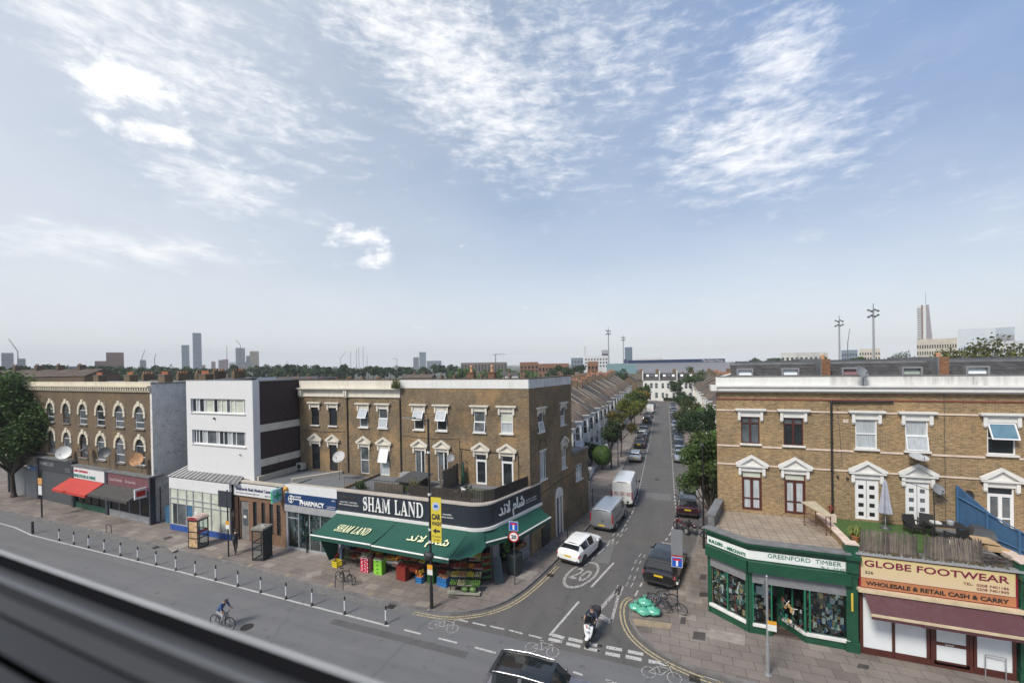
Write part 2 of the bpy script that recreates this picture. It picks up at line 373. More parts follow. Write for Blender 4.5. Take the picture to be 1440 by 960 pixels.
DARKIN=mat('dark_interior',(.012,.011,.010),.9,var=.5)
TERRA=mat('terracotta',(.42,.16,.07),.8,var=.25)
TERRAP=mat('pale_terracotta',(.50,.27,.15),.8,var=.25)
GREENP=mat('dark_green_paint',(.012,.070,.038),.35,var=.25,space='world')
GREENL=mat('bright_green_paint',(.015,.16,.085),.4,var=.2)
RUBBER=mat('tyre_rubber',(.022,.022,.023),.8,var=.2)
RED=mat('red_plastic',(.45,.03,.02),.4)
ORANGE=mat('orange_fruit',(.75,.22,.02),.5,var=.3)
BLUE=mat('blue_plastic',(.02,.12,.42),.4)
def glassmat(name,tint=(.86,.92,.92),thru=.90):
 m,n,l,b=newmat(name);o=n['Material Output']
 t=n.new('ShaderNodeBsdfTransparent');t.inputs[0].default_value=(*tint,1)
 g=n.new('ShaderNodeBsdfGlossy');g.inputs['Roughness'].default_value=.03;g.inputs[0].default_value=(.9,.95,1,1)
 f=n.new('ShaderNodeFresnel');f.inputs[0].default_value=1.28
 x=n.new('ShaderNodeMixShader');l.new(mathn(n,l,'ADD',f.outputs[0],1-thru-.1),x.inputs[0]);l.new(t.outputs[0],x.inputs[1]);l.new(g.outputs[0],x.inputs[2])
 l.new(x.outputs[0],o.inputs[0]);MATS[name]=m;return m
SHOPGLASS=glassmat('shop_window_glass')
# ------------------------------------------------------------------ asphalt, paving, paint
def asphalt(name,base,warm,seams,wear):
 m,n,l,b=newmat(name);b.inputs['Roughness'].default_value=.82;b.inputs['Specular IOR Level'].default_value=.35
 g=n.new('ShaderNodeNewGeometry')
 def ns(sc,det,ro,st=(1,1,1)):
  mp=n.new('ShaderNodeMapping');mp.inputs['Scale'].default_value=st;l.new(g.outputs['Position'],mp.inputs[0])
  q=n.new('ShaderNodeTexNoise');q.inputs['Scale'].default_value=sc;q.inputs['Detail'].default_value=det;q.inputs['Roughness'].default_value=ro;l.new(mp.outputs[0],q.inputs[0]);return q.outputs['Fac']
 c=mixc(n,l,ramp(n,l,ns(.28,6,.65),.35,.68),base,warm)
 c=mixc(n,l,mathn(n,l,'MULTIPLY',ramp(n,l,ns(.9,5,.6,wear),.45,.68),.38),c,tuple(x*.55 for x in base))
 c=mixc(n,l,mathn(n,l,'MULTIPLY',ramp(n,l,ns(55,3,.7),.35,.7),.5),c,tuple(min(1,x*1.7)for x in base))
 c=mixc(n,l,mathn(n,l,'MULTIPLY',ramp(n,l,ns(2.2,4,.5),.62,.72),.45),c,tuple(x*.45 for x in base))
 # crack / patch seams
 vo=n.new('ShaderNodeTexVoronoi');vo.feature='DISTANCE_TO_EDGE';vo.inputs['Scale'].default_value=seams
 dn=n.new('ShaderNodeTexNoise');dn.inputs['Scale'].default_value=1.2;dn.inputs['Detail'].default_value=4;l.new(g.outputs['Position'],dn.inputs[0])
 ad=n.new('ShaderNodeVectorMath');ad.operation='MULTIPLY_ADD';l.new(dn.outputs['Color'],ad.inputs[0]);ad.inputs[1].default_value=(.9,.9,0);l.new(g.outputs['Position'],ad.inputs[2]);l.new(ad.outputs[0],vo.inputs[0])
 c=mixc(n,l,ramp(n,l,vo.outputs['Distance'],.0,.012,.28,0),c,tuple(x*.5 for x in base))
 l.new(c,b.inputs['Base Color'])
 bp=n.new('ShaderNodeBump');bp.inputs['Strength'].default_value=.35;bp.inputs['Distance'].default_value=.01;l.new(ns(60,3,.7),bp.inputs['Height']);l.new(bp.outputs[0],b.inputs['Normal'])
 return m
ASPH=asphalt('main_road_asphalt',(.112,.112,.116),(.135,.132,.130),.12,(.12,1.4,1))
ASPHS=asphalt('side_road_asphalt',(.084,.080,.077),(.108,.100,.093),.2,(1.2,.10,1))
def paving(name):
 m,n,l,b=newmat(name);b.inputs['Roughness'].default_value=.85;b.inputs['Specular IOR Level'].default_value=.3
 g=n.new('ShaderNodeNewGeometry');br=n.new('ShaderNodeTexBrick');br.inputs['Scale'].default_value=1
 br.inputs['Brick Width'].default_value=.9;br.inputs['Row Height'].default_value=.6;br.inputs['Mortar Size'].default_value=.012
 br.inputs['Color1'].default_value=(.215,.188,.170,1);br.inputs['Color2'].default_value=(.175,.152,.138,1);br.inputs['Mortar'].default_value=(.07,.062,.056,1);l.new(g.outputs['Position'],br.inputs[0])
 # the odd replaced slab, lighter or darker
 b2=n.new('ShaderNodeTexBrick');b2.inputs['Scale'].default_value=1;b2.inputs['Brick Width'].default_value=.9;b2.inputs['Row Height'].default_value=.6;b2.inputs['Mortar Size'].default_value=0.0
 b2.inputs['Color1'].default_value=(0,0,0,1);b2.inputs['Color2'].default_value=(1,1,1,1);l.new(g.outputs['Position'],b2.inputs[0])
 sp=n.new('ShaderNodeSeparateColor');l.new(b2.outputs['Color'],sp.inputs[0])
 q=n.new('ShaderNodeTexNoise');q.inputs['Scale'].default_value=.35;q.inputs['Detail'].default_value=6;q.inputs['Roughness'].default_value=.65;l.new(g.outputs['Position'],q.inputs[0])
 c=mixc(n,l,ramp(n,l,sp.outputs[0],.86,.93,0,.6),br.outputs['Color'],(.30,.27,.24))
 c=mixc(n,l,ramp(n,l,sp.outputs[0],.12,.05,0,.5),c,(.09,.078,.072))
 c=mixc(n,l,1.,c,mixc(n,l,ramp(n,l,q.outputs['Fac'],.3,.7),(.72,.70,.69),(1.22,1.18,1.15)),'MULTIPLY')
 q2=n.new('ShaderNodeTexNoise');q2.inputs['Scale'].default_value=7;q2.inputs['Detail'].default_value=6;q2.inputs['Roughness'].default_value=.75;l.new(g.outputs['Position'],q2.inputs[0])
 c=mixc(n,l,ramp(n,l,q2.outputs['Fac'],.58,.75,0,.45),c,(.06,.052,.048))
 l.new(c,b.inputs['Base Color'])
 bp=n.new('ShaderNodeBump');bp.inputs['Strength'].default_value=.4;bp.inputs['Distance'].default_value=.01;bp.invert=True;l.new(br.outputs['Fac'],bp.inputs['Height']);l.new(bp.outputs[0],b.inputs['Normal'])
 return m
PAVE=paving('pavement_slabs')
KERB=mat('granite_kerb',(.17,.16,.155),.8,var=.35,scale=1.6,space='world')
def paint(name,col,worn):
 m,n,l,b=newmat(name);b.inputs['Roughness'].default_value=.7;o=n['Material Output']
 g=n.new('ShaderNodeNewGeometry');q=n.new('ShaderNodeTexNoise');q.inputs['Scale'].default_value=9;q.inputs['Detail'].default_value=8;q.inputs['Roughness'].default_value=.75;l.new(g.outputs['Position'],q.inputs[0])
 b.inputs['Base Color'].default_value=(*col,1);t=n.new('ShaderNodeBsdfTransparent');x=n.new('ShaderNodeMixShader')
 l.new(ramp(n,l,q.outputs['Fac'],worn,worn+.12,1,0),x.inputs[0]);l.new(b.outputs[0],x.inputs[1]);l.new(t.outputs[0],x.inputs[2])
 for i in(1,2):pass
 l.new(x.outputs[0],o.inputs[0]);return m
# noise above the threshold shows paint
LINEW=paint('white_line_paint',(.44,.43,.41),.36);LINEWORN=paint('worn_white_line_paint',(.38,.365,.345),.40)
LINEY=paint('yellow_line_paint',(.42,.35,.20),.38);LINEYW=paint('worn_yellow_line_paint',(.30,.27,.19),.47)
KL=[(-150,21.6),(-100,21.5),(-60,21.2),(-45.6,21.1),(-31.6,20.8),(-22.6,20.35),(-16.7,20.2),(-13,20.3),(-11.7,20.41),(-10.8,20.79),(-9.74,21.5),(-8.9,22.6),(-8.35,24.1),(-7.9,26.0),(-7.53,28),(-7.0,31),(-6.4,34.5),(-5.75,40),(-5.5,48),(-5.45,60),(-5.45,147)]
KR=[(150,19.2),(40,19.8),(8,20.0),(2.7,20.1),(1.9,20.15),(.86,20.34),(-.28,20.8),(-1.22,21.5),(-1.8,22.3),(-2.11,23.4),(-2.18,24.6),(-1.9,25.2),(-.3,26.1),(.15,26.9),(.82,29.9),(1.58,32.7),(2.1,35),(2.65,40),(2.85,48),(2.75,66),(2.7,147)]
def smooth(pl,k=2):
 for _ in range(k):
  q=[pl[0]]
  for a,b in zip(pl,pl[1:]):
   q+=[(a[0]*.75+b[0]*.25,a[1]*.75+b[1]*.25),(a[0]*.25+b[0]*.75,a[1]*.25+b[1]*.75)]
  pl=q+[pl[-1]]
 return pl
KLs,KRs=smooth(KL),smooth(KR)
def offs(pl,d):
 o=[]
 for i,p in enumerate(pl):
  a=pl[max(0,i-1)];b=pl[min(len(pl)-1,i+1)];t=V((b[0]-a[0],b[1]-a[1])).normalized();o.append((p[0]+t.y*d,p[1]-t.x*d))
 return o
def ribbon(mb,pl,d0,d1,z,m):
 A,B=offs(pl,d0),offs(pl,d1)
 for i in range(len(pl)-1):mb.poly([(*A[i],z),(*B[i],z),(*B[i+1],z),(*A[i+1],z)],m)
def struct(mb,name,**k):o=mb.build(name,**k);tag(o,kind='structure');return o
DIRT=mat('distant_ground',(.055,.060,.045),.95,var=.4,scale=.02,space='world')
mb=MB();R_=4200;mb.poly([(R_*cos(2*pi*i/48),R_*sin(2*pi*i/48)+900,-.06)for i in range(48)],DIRT);struct(mb,'ground')
mb=MB();mb.poly([(-150,-14,0),(150,-14,0),(150,22.2,0),(-150,22.2,0)],ASPH);struct(mb,'main_road')
mb=MB();mb.poly([(-11.5,19.75,.004),(2.3,19.62,.004),(3.6,20.6,.004),(3.6,40,.004),(3.6,154,.004),(-6.5,154,.004),(-6.5,40,.004),(-8.3,30,.004),(-9.6,22.8,.004),(-11.5,21.2,.004)],ASPHS)
mb.poly([(3.6,147,.004),(60,147,.004),(60,154,.004),(3.6,154,.004)],ASPHS);mb.poly([(-60,147,.004),(-6.5,147,.004),(-6.5,154,.004),(-60,154,.004)],ASPHS);struct(mb,'side_road')
def pavement(pl,close,name,sgn):
 q=offs(pl,-sgn*.14);mb=MB();pts=q+close;mb.poly([(x,y,.12)for x,y in(pts if sgn>0 else reversed(pts))],PAVE);struct(mb,name)
 mb=MB();ribbon(mb,pl,0,-sgn*.15,.126,KERB);A=offs(pl,0)
 for i in range(len(pl)-1):mb.poly([(*A[i],-.02),(*A[i+1],-.02),(*A[i+1],.126),(*A[i],.126)],KERB)
 B=offs(pl,-sgn*.15)
 for i in range(len(pl)-1):mb.poly([(*B[i+1],.1),(*B[i],.1),(*B[i],.126),(*B[i+1],.126)],KERB)
 struct(mb,'kerb')
pavement(KLs,[(-150,147)],'pavement',1)
pavement(KRs,[(150,147)],'pavement',-1)
mb=MB();mb.prism([(-60,154),(60,154),(60,230),(-60,230)],0,.12,PAVE);struct(mb,'pavement')
# road markings ------------------------------------------------------------
RM=MB()
Z1=.010
def seg(a,b,w=.1,m=None,z=Z1):
 a=V(a[:2]);b=V(b[:2]);t=(b-a).normalized();n=V((-t.y,t.x))*w/2
 RM.poly([(*(a-n),z),(*(b-n),z),(*(b+n),z),(*(a+n),z)],m or LINEW)
def pseg(p,q,w=.1,m=None):seg(G(*p),G(*q),w,m)
def part_pl(pl,f):return[p for p in pl if f(p)]
mbY=MB()
for pl,sg,sel in((KLs,1,lambda p:p[0]>-60 and p[1]<28.4),(KRs,-1,lambda p:p[0]<16 and p[1]<25.3)):
 q=part_pl(pl,sel)
 for d in(.22,.42):
  if sg>0:ribbon(mbY,[p for p in q if p[0]<-13.2],d,d+.07,Z1,LINEYW);ribbon(mbY,[p for p in q if p[0]>-14],d,d+.085,Z1,LINEY)
  else:ribbon(mbY,q,sg*d,sg*(d+.085),Z1,LINEY)
# cycle lane line with bollards
CLN=[G(-10,733),G(20,741),G(44,752),G(120,771),G(250.7,803),G(400,842),G(547,880)]
for a,b in zip(CLN,CLN[1:]):seg(a,b,.13)
s=4.8
for(x0,y0,x1,y1)in((500,360,590,380),(620,383,715,405),(748,410,840,435),(882,443,968,465),(400,338,470,355)):pseg((560+x0/s,800+y0/s),(560+x1/s,800+y1/s),.11)
for(x0,y0,x1,y1)in((40,408,152,437),(273,466,397,497),(517,527,658,565),(1180,692,1245,714),(1400,748,1440,758)):pseg((560+x0/s,800+y0/s),(560+x1/s,800+y1/s),.12)
pseg((814,845.4),(773,893),.13);pseg((863,791),(831.5,825),.13)
# give way double dashes across the mouth
s=5.335
for r in([(1015,470,1105,490),(1135,500,1230,522),(1255,530,1360,552)],):
 for(x0,y0,x1,y1)in r:pseg((560+x0/4.8,800+y0/4.8),(560+x1/4.8,800+y1/4.8),.22)
for(x0,y0,x1,y1)in((1040,442,1120,464),(1150,468,1245,490),(1280,500,1375,522)):pseg((560+x0/4.8,800+y0/4.8),(560+x1/4.8,800+y1/4.8),.24)
for(x0,y0,x1,y1)in((0,678,35,686),(68,690,185,712),(230,722,345,745),(0,714,18,718),(60,735,170,757),(212,760,332,785),(385,795,520,822)):pseg((840+x0/s,780+y0/s),(840+x1/s,780+y1/s),.24)
for(x0,y0,x1,y1)in((65,945,165,968),(800,915,915,950)):pseg((840+x0/s,780+y0/s),(840+x1/s,780+y1/s),.11)
# give way triangle
A,B,C=G(873,823),G(838,863),G(860,874)
seg(A,B,.20,LINEWORN);seg(A,C,.16,LINEWORN);seg(B,C,.42,LINEWORN);seg(A,G(868,836),.42,LINEWORN)
# 20 roundel
c0=G(818,807);c=V((c0.x,c0.y));Ra,Rb=.90,2.0;RA=radians(16)
for i in range(40):
 a0,a1=2*pi*i/40,2*pi*(i+1)/40
 q=lambda a,k:(c.x+Ra*k[0]*cos(a)*cos(RA)+Rb*k[1]*sin(a)*sin(RA),c.y-Ra*k[0]*cos(a)*sin(RA)+Rb*k[1]*sin(a)*cos(RA),Z1)
 RM.poly([q(a0,(1,1)),q(a1,(1,1)),q(a1,(.82,.87)),q(a0,(.82,.87))],LINEWORN)
text_later=[]
def road_text(body,o,ux,uz,size,width,m=LINEWORN):
 t=text('road_marking',body,o,ux,uz,size,m,None,width,.001,'LEFT',0,bold=.02);tag(t,kind='structure');return t
t_=road_text('20',(c.x-.56*cos(RA)-.82*sin(RA),c.y+.56*sin(RA)-.82*cos(RA),Z1),(cos(RA),-sin(RA),0),(sin(RA),cos(RA),0),2.25,1.12)
# bicycle symbols
def bike_mark(u,v,L=1.75,h=.95):
 o=G(u,v)
 def q(a,b):return(o.x+a*L/2,o.y+b*h)
 for cx in(-.62,.62):
  pts=[(cx+.34*cos(t*pi/7),-.12+.34*sin(t*pi/7)*1.1)for t in range(15)]
  for a,b in zip(pts,pts[1:]):seg(q(*a),q(*b),.04,LINEWORN)
 for a,b in(((-.62,-.12),(-.2,.42)),((-.2,.42),(.4,.42)),((.4,.42),(.0,-.14)),((.0,-.14),(-.62,-.12)),((-.2,.42),(0,-.14)),((.62,-.12),(.36,.62)),((.36,.62),(.62,.66)),((-.34,.56),(-.1,.56))):seg(q(*a),q(*b),.045,LINEWORN)
for p in((625,879),(763,911),(930,946)):bike_mark(*p)
bike_mark(292,0+757)if False else None
# parking bay dashes
def dashes(pl,w=.1,on=.55,off=.5,m=LINEW):
 pl=[V(p[:2])for p in pl];d=0.
 for a,b in zip(pl,pl[1:]):
  Ls=(b-a).length;t=(b-a)/Ls;x=0.
  while x<Ls:
   seg(a+t*x,a+t*min(Ls,x+on),w,m);x+=on+off
dashes([(-5.46,28.4),(-4.7,31),(-3.6,35.3),(-3.1,40),(-2.95,44.8),(-2.9,100),(-2.88,146)])
dashes([(-2.04,24.6),(-1.9,25.8),(-.48,33.4),(.16,35.9),(.72,40.2),(.65,46),(.65,146)])
pseg((930,762),(950,766),.1)
for(u,v)in((893,800),(889,812),(885,822),(897,790),(903,781)):   # rubbed-out bay lettering, strokes only
 p=G(u,v)
 for k in range(2):seg((p.x-.2+.3*k,p.y-.25),(p.x-.1+.3*k,p.y+.3),.08,LINEWORN)
for(u,v)in((863,762),(869,752),(876,744)):
 p=G(u,v)
 for k in range(3):seg((p.x-.4+.3*k,p.y-.3),(p.x-.3+.3*k,p.y+.35),.08,LINEWORN)
struct(RM,'road_markings');struct(mbY,'yellow_lines')
AP1=asphalt('trench_repair_dark',(.080,.079,.080),(.092,.090,.089),.5,(1,1,1));AP2=asphalt('trench_repair_pale',(.118,.116,.115),(.135,.132,.13),.5,(1,1,1))
mbp=MB()
for(x0,y0,x1,y1,m_)in((-40,15.2,-31,15.75,AP1),(-26,13.4,-20.5,14.6,AP2),(-17.5,17.6,-9.2,18.05,AP1),(-30.5,17.9,-27,18.9,AP2),(-3.0,27.6,-1.4,33.0,AP1),(-2.2,44.5,.3,46.6,AP2),(-2.6,58.0,.5,58.5,AP1),(-.6,66,.4,74,AP1),(-4.9,29.2,-3.9,33.0,AP2),(-2.0,88,.5,88.6,AP1)):
 mbp.poly([(x0,y0,.0065),(x1,y0,.0065),(x1,y1,.0065),(x0,y1,.0065)],m_)
struct(mbp,'road_repairs')
def gully(x,y,lab,rz=0):
 m_=MB()
 for k in range(7):m_.box(x-.22,x+.22,y-.2+k*.06,y-.17+k*.06,.009,.022,COVM)
 for k in(-.22,.19):m_.box(x+k,x+k+.03,y-.2,y+.19,.008,.023,COVM)
 tag(m_.build('drain_grate'),lab,'drain','iron drain grates in the gutter')
COVM=mat('iron_grate',(.03,.028,.026),.7,.3,var=.3)
gully(-15.2,20.02,'iron drain grate in the gutter in front of the fruit stalls');gully(-38,20.75,'iron drain grate in the gutter before the phone box with the domed roof');gully(-7.35,26.4,'iron drain grate in the gutter behind the white hatchback');gully(1.0,19.75,'iron drain grate in the gutter before the green timber shop')
for(x,y,r_,lab)in((-21.5,15.9,.32,'round iron cover in the main road near the cyclist lane end'),(-1.2,52,.3,'round iron cover in the middle of the side street')):
 m_=MB();m_.tube((x,y,.004),(x,y,.012),r_,r_,COVM,20);tag(m_.build('manhole_cover'),lab,'manhole cover','round iron covers in the roadway')
# patches: tactile / light slabs, covers
LSL=mat('pale_slab',(.27,.24,.21),.85,var=.25,space='world');COV=mat('iron_cover',(.075,.065,.06),.7,.2,var=.35,bump=.6,bs=60,space='world')
OCH=mat('ochre_tactile_slab',(.28,.22,.14),.85,var=.3,space='world')
mb=MB()
def patch(pts,m,z=.1245):mb.poly([G(u,v,z)for u,v in pts],m)
patch([(999,883),(1048,893),(1047,907),(996,896)],LSL);patch([(884,868),(945,876),(942,884),(888,878)],OCH)
patch([(724,800),(758,803),(744,816),(719,810)],LSL,.1245)
patch([(430,806),(452,801),(452,807),(432,812)],LSL)
patch([(236,770),(262,762),(270,764),(242,776)],LSL)
for(u,v)in((303,785),(346,796),(399,809.5),(459,823),(515,836)):patch([(u,v),(u+7,v-4),(u+11,v-3),(u+4,v+1.5)],OCH)
patch([(600,857),(607,852),(610,853),(603,858)],LSL)
struct(mb,'paving_patches')
def cover(pts,lab):
 m_=MB();m_.poly([G(u,v,.1285)for u,v in pts],COV)
 cpt=sum((x for x in m_.v),V((0,0,0)))/4
 m2=MB();q=[cpt+(x-cpt)*1.12 for x in m_.v];m2.hexa([V((x.x,x.y,.1215))for x in q]+[V((x.x,x.y,.126))for x in q],KERB)
 o=thing('manhole_cover',(cpt.x,cpt.y,.12),lab,'manhole cover','iron covers set in the pavement');m_.build('lid',o);m2.build('surround',o)
cover([(976,887),(992,889),(991,900),(974,897)],'largest square iron cover set in the slabs in front of the green canted shopfront')
cover([(958,867),(965,867.5),(963.5,877),(956,876)],'small rusty square cover behind the blue sign post')
cover([(985,806.5),(994,807),(992,815),(983,814)],'small dark cover beside the left end of the green shopfront, furthest up the side street')
cover([(984,832),(1000,833),(1000,839),(984,838)],'narrow dark cover in the pavement left of the green shop windows')
cover([(1207,932),(1223,935),(1221,941),(1205,938)],'rectangular iron cover in front of the pilaster between the two right-hand shops')
cover([(229,756),(240,753),(243,755),(232,759)],'dark cover in the pavement in front of the white shop with the blue base')
cover([(632,879-42),(645,840),(643,842),(630,839)],'thin dark gully cover on the corner pavement in front of the fruit stalls')
# ------------------------------------------------------------------ windows and surrounds on a facade
def frame_box(mb,fr,a0,a1,z0,z1,b,t,d,m):
 """rectangular frame of bar width t and depth d standing at b"""
 mb.fbox(fr,a0,a0+t,z0,z1,b,b+d,m);mb.fbox(fr,a1-t,a1,z0,z1,b,b+d,m)
 mb.fbox(fr,a0+t,a1-t,z0,z0+t,b,b+d,m);mb.fbox(fr,a0+t,a1-t,z1-t,z1,b,b+d,m)
def tilted_sash(fr,a0,a1,z0,z1,b,out,fm,gm,root,hinge='top'):
 """a sash swung outward: bottom edge pushed out by `out` (hinge at top) or the reverse"""
 t=.055
 def P(a,z,e=0):
  k=(z1-z)/(z1-z0);o=out*k if hinge=='top' else out*(1-k)
  return fr.p(a,z,b+o+e)
 f=MB()
 def bar(a_0,a_1,z_0,z_1):
  f.hexa([P(a_0,z_0,.05),P(a_1,z_0,.05),P(a_1,z_0),P(a_0,z_0),P(a_0,z_1,.05),P(a_1,z_1,.05),P(a_1,z_1),P(a_0,z_1)],fm)
 bar(a0,a0+t,z0,z1);bar(a1-t,a1,z0,z1);bar(a0+t,a1-t,z0,z0+t);bar(a0+t,a1-t,z1-t,z1)
 o=f.build('sash',root);g=MB();g.poly([P(a0+t,z0+t,.02),P(a1-t,z0+t,.02),P(a1-t,z1-t,.02),P(a0+t,z1-t,.02)],gm);g.build('pane',root)
def window(fr,h,root,style='sash',fm=None,g1=None,g2=None,b=-.10,op=0):
 """h = hole (a0,a1,z0,z1); parts: window (frame) > pane, sash"""
 a0,a1,z0,z1=h[:4];fm=fm or PVC;g1=g1 or random.choice(GLASSES);g2=g2 or g1
 f=MB();t=.055;zm=(z0+z1)/2
 frame_box(f,fr,a0,a1,z0,z1,b,t,.07,fm)
 panes=[]
 if style=='sash':
  f.fbox(fr,a0+t,a1-t,zm-.03,zm+.03,b,b+.075,fm);panes=[(a0+t,a1-t,z0+t,zm-.03,g2),(a0+t,a1-t,zm+.03,z1-t,g1)]
 elif style=='plain':panes=[(a0+t,a1-t,z0+t,z1-t,g1)]
 elif style=='casement2':   # two lights below two toplights
  am=(a0+a1)/2;zt=z0+(z1-z0)*.76
  f.fbox(fr,am-.045,am+.045,z0+t,z1-t,b,b+.08,fm);f.fbox(fr,a0+t,am-.045,zt-.03,zt+.03,b,b+.08,fm);f.fbox(fr,am+.045,a1-t,zt-.03,zt+.03,b,b+.08,fm)
  panes=[(a0+t,am-.045,z0+t,zt-.03,g2),(am+.045,a1-t,z0+t,zt-.03,g2),(a0+t,am-.045,zt+.03,z1-t,g1),(am+.045,a1-t,zt+.03,z1-t,g1)]
 elif style=='french':      # fanlight, two tall doors
  am=(a0+a1)/2;zt=z0+(z1-z0)*.83;zl=z0+(z1-z0)*.30
  f.fbox(fr,a0+t,a1-t,zt-.035,zt+.035,b,b+.08,fm)
  for x0,x1 in((a0+t,am-.0),(am+.0,a1-t)):
   frame_box(f,fr,x0,x1,z0+t,zt-.035,b+.01,.075,.06,fm);f.fbox(fr,x0+.075,x1-.075,zl-.035,zl+.035,b+.01,b+.07,fm)
   panes+=[(x0+.075,x1-.075,z0+t+.075,zl-.035,g2),(x0+.075,x1-.075,zl+.035,zt-.11,g2)]
  panes.append((a0+t,a1-t,zt+.035,z1-t,g1))
 elif style=='door1':       # fanlight over one tall glazed door
  zt=z0+(z1-z0)*.80;f.fbox(fr,a0+t,a1-t,zt-.04,zt+.04,b,b+.08,fm)
  frame_box(f,fr,a0+t,a1-t,z0+t,zt-.04,b+.01,.07,.06,fm)
  panes=[(a0+t+.07,a1-t-.07,z0+t+.07,zt-.11,g2),(a0+t,a1-t,zt+.04,z1-t,g1)]
 elif style=='split':       # one light left narrow, one right
  am=a0+(a1-a0)*.62;f.fbox(fr,am-.04,am+.04,z0+t,z1-t,b,b+.08,fm);panes=[(a0+t,am-.04,z0+t,z1-t,g1),(am+.04,a1-t,z0+t,z1-t,g2)]
 elif style=='ladder':      # white double doors, four square lights each
  f.fbox(fr,a0+t,a1-t,z0+t,z1-t,b-.01,b+.05,fm);am=(a0+a1)/2
  f.fbox(fr,am-.012,am+.012,z0+t,z1-t,b+.05,b+.065,STEEL)
  for x0,x1 in((a0+.17,am-.13),(am+.13,a1-.17)):
   for k in range(4):
    y0=z0+.18+k*(z1-z0-.28)/4;panes.append((x0,x1,y0,y0+.22,g1))
  o=f.build('window',root)
  for(x0,x1,y0,y1,gm)in panes:
   g=MB();g.fbox(fr,x0,x1,y0,y1,b+.04,b+.054,gm);g.build('pane',o)
  return o
 elif style=='tilt':        # upper light tilted out, lower fixed
  f.fbox(fr,a0+t,a1-t,zm-.03,zm+.03,b,b+.075,fm);panes=[(a0+t,a1-t,z0+t,zm-.03,g2)]
 elif style=='tiltlow':
  f.fbox(fr,a0+t,a1-t,zm-.03,zm+.03,b,b+.075,fm);panes=[(a0+t,a1-t,zm+.03,z1-t,g1)]
 o=f.build('window',root)
 if style=='tilt':
  tilted_sash(fr,a0+.01,a1-.01,zm,z1-.02,b+.08,op or .34,fm,g1,o)
  g=MB();g.poly([fr.p(a0+t,zm,b+.0),fr.p(a1-t,zm,b+.0),fr.p(a1-t,z1-t,b+.0),fr.p(a0+t,z1-t,b+.0)],DARKIN);g.build('opening',o)
 if style=='tiltlow':
  tilted_sash(fr,a0+.01,a1-.01,z0+.02,zm,b+.08,op or .12,fm,g2,o)
  g=MB();g.poly([fr.p(a0+t,z0+t,b+.0),fr.p(a1-t,z0+t,b+.0),fr.p(a1-t,zm,b+.0),fr.p(a0+t,zm,b+.0)],DARKIN);g.build('opening',o)
 for(x0,x1,y0,y1,gm)in panes:
  g=MB();g.poly([fr.p(x0,y0,b+.025),fr.p(x1,y0,b+.025),fr.p(x1,y1,b+.025),fr.p(x0,y1,b+.025)],gm);g.build('pane',o)
 return o
def sill(mb,fr,a0,a1,z,m,e=.09,t=.10,d=.13):mb.fbox(fr,a0-e,a1+e,z-t,z,.002,d,m)
def hood_flat(root,fr,a0,a1,z,m,k=1.):
 """frieze on two scrolled brackets under a moulded cornice"""
 mb=MB();w=.17*k
 mb.fbox(fr,a0-w,a1+w,z+.002,z+.30*k,.003,.055,m)
 mb.fbox(fr,a0-w-.10,a1+w+.10,z+.30*k,z+.37*k,.003,.16,m)
 mb.fbox(fr,a0-w-.15,a1+w+.15,z+.37*k,z+.47*k,.003,.23,m)
 for s_ in(a0-w,a1+.03):
  mb.fbox(fr,s_,s_+w-.03,z-.18*k,z+.298*k,.003,.125,m);mb.fbox(fr,s_+.02,s_+w-.05,z-.25*k,z-.182*k,.003,.08,m)
 return mb.build('window_hood',root)
def hood_ped(root,fr,a0,a1,z,m,k=1.):
 mb=MB();w=.17*k;x0,x1=a0-w-.12,a1+w+.12;am=(a0+a1)/2
 mb.fbox(fr,a0-w,a1+w,z+.002,z+.26*k,.003,.055,m)
 mb.fbox(fr,x0,x1,z+.26*k,z+.35*k,.003,.19,m)
 mb.fprism(fr,[(x0+.06,z+.352*k),(x1-.06,z+.352*k),(am,z+.80*k)],.003,.07,m)
 h=.12*k
 for s_,e_ in((x0-.04,am),(am,x1+.04)):
  if s_<am and e_==am:pts=[(s_,z+.352*k),(s_+.2*k,z+.352*k),(am,z+.78*k),(am,z+.95*k),(s_,z+.352*k+h)]
  else:pts=[(am,z+.78*k),(e_-.2*k,z+.352*k),(e_,z+.352*k),(e_,z+.352*k+h),(am,z+.95*k)]
  mb.fprism(fr,pts,.071,.21,m)
 for s_ in(a0-w,a1+.03):
  mb.fbox(fr,s_,s_+w-.03,z-.18*k,z+.258*k,.003,.125,m);mb.fbox(fr,s_+.02,s_+w-.05,z-.25*k,z-.182*k,.003,.08,m)
 return mb.build('window_pediment',root)
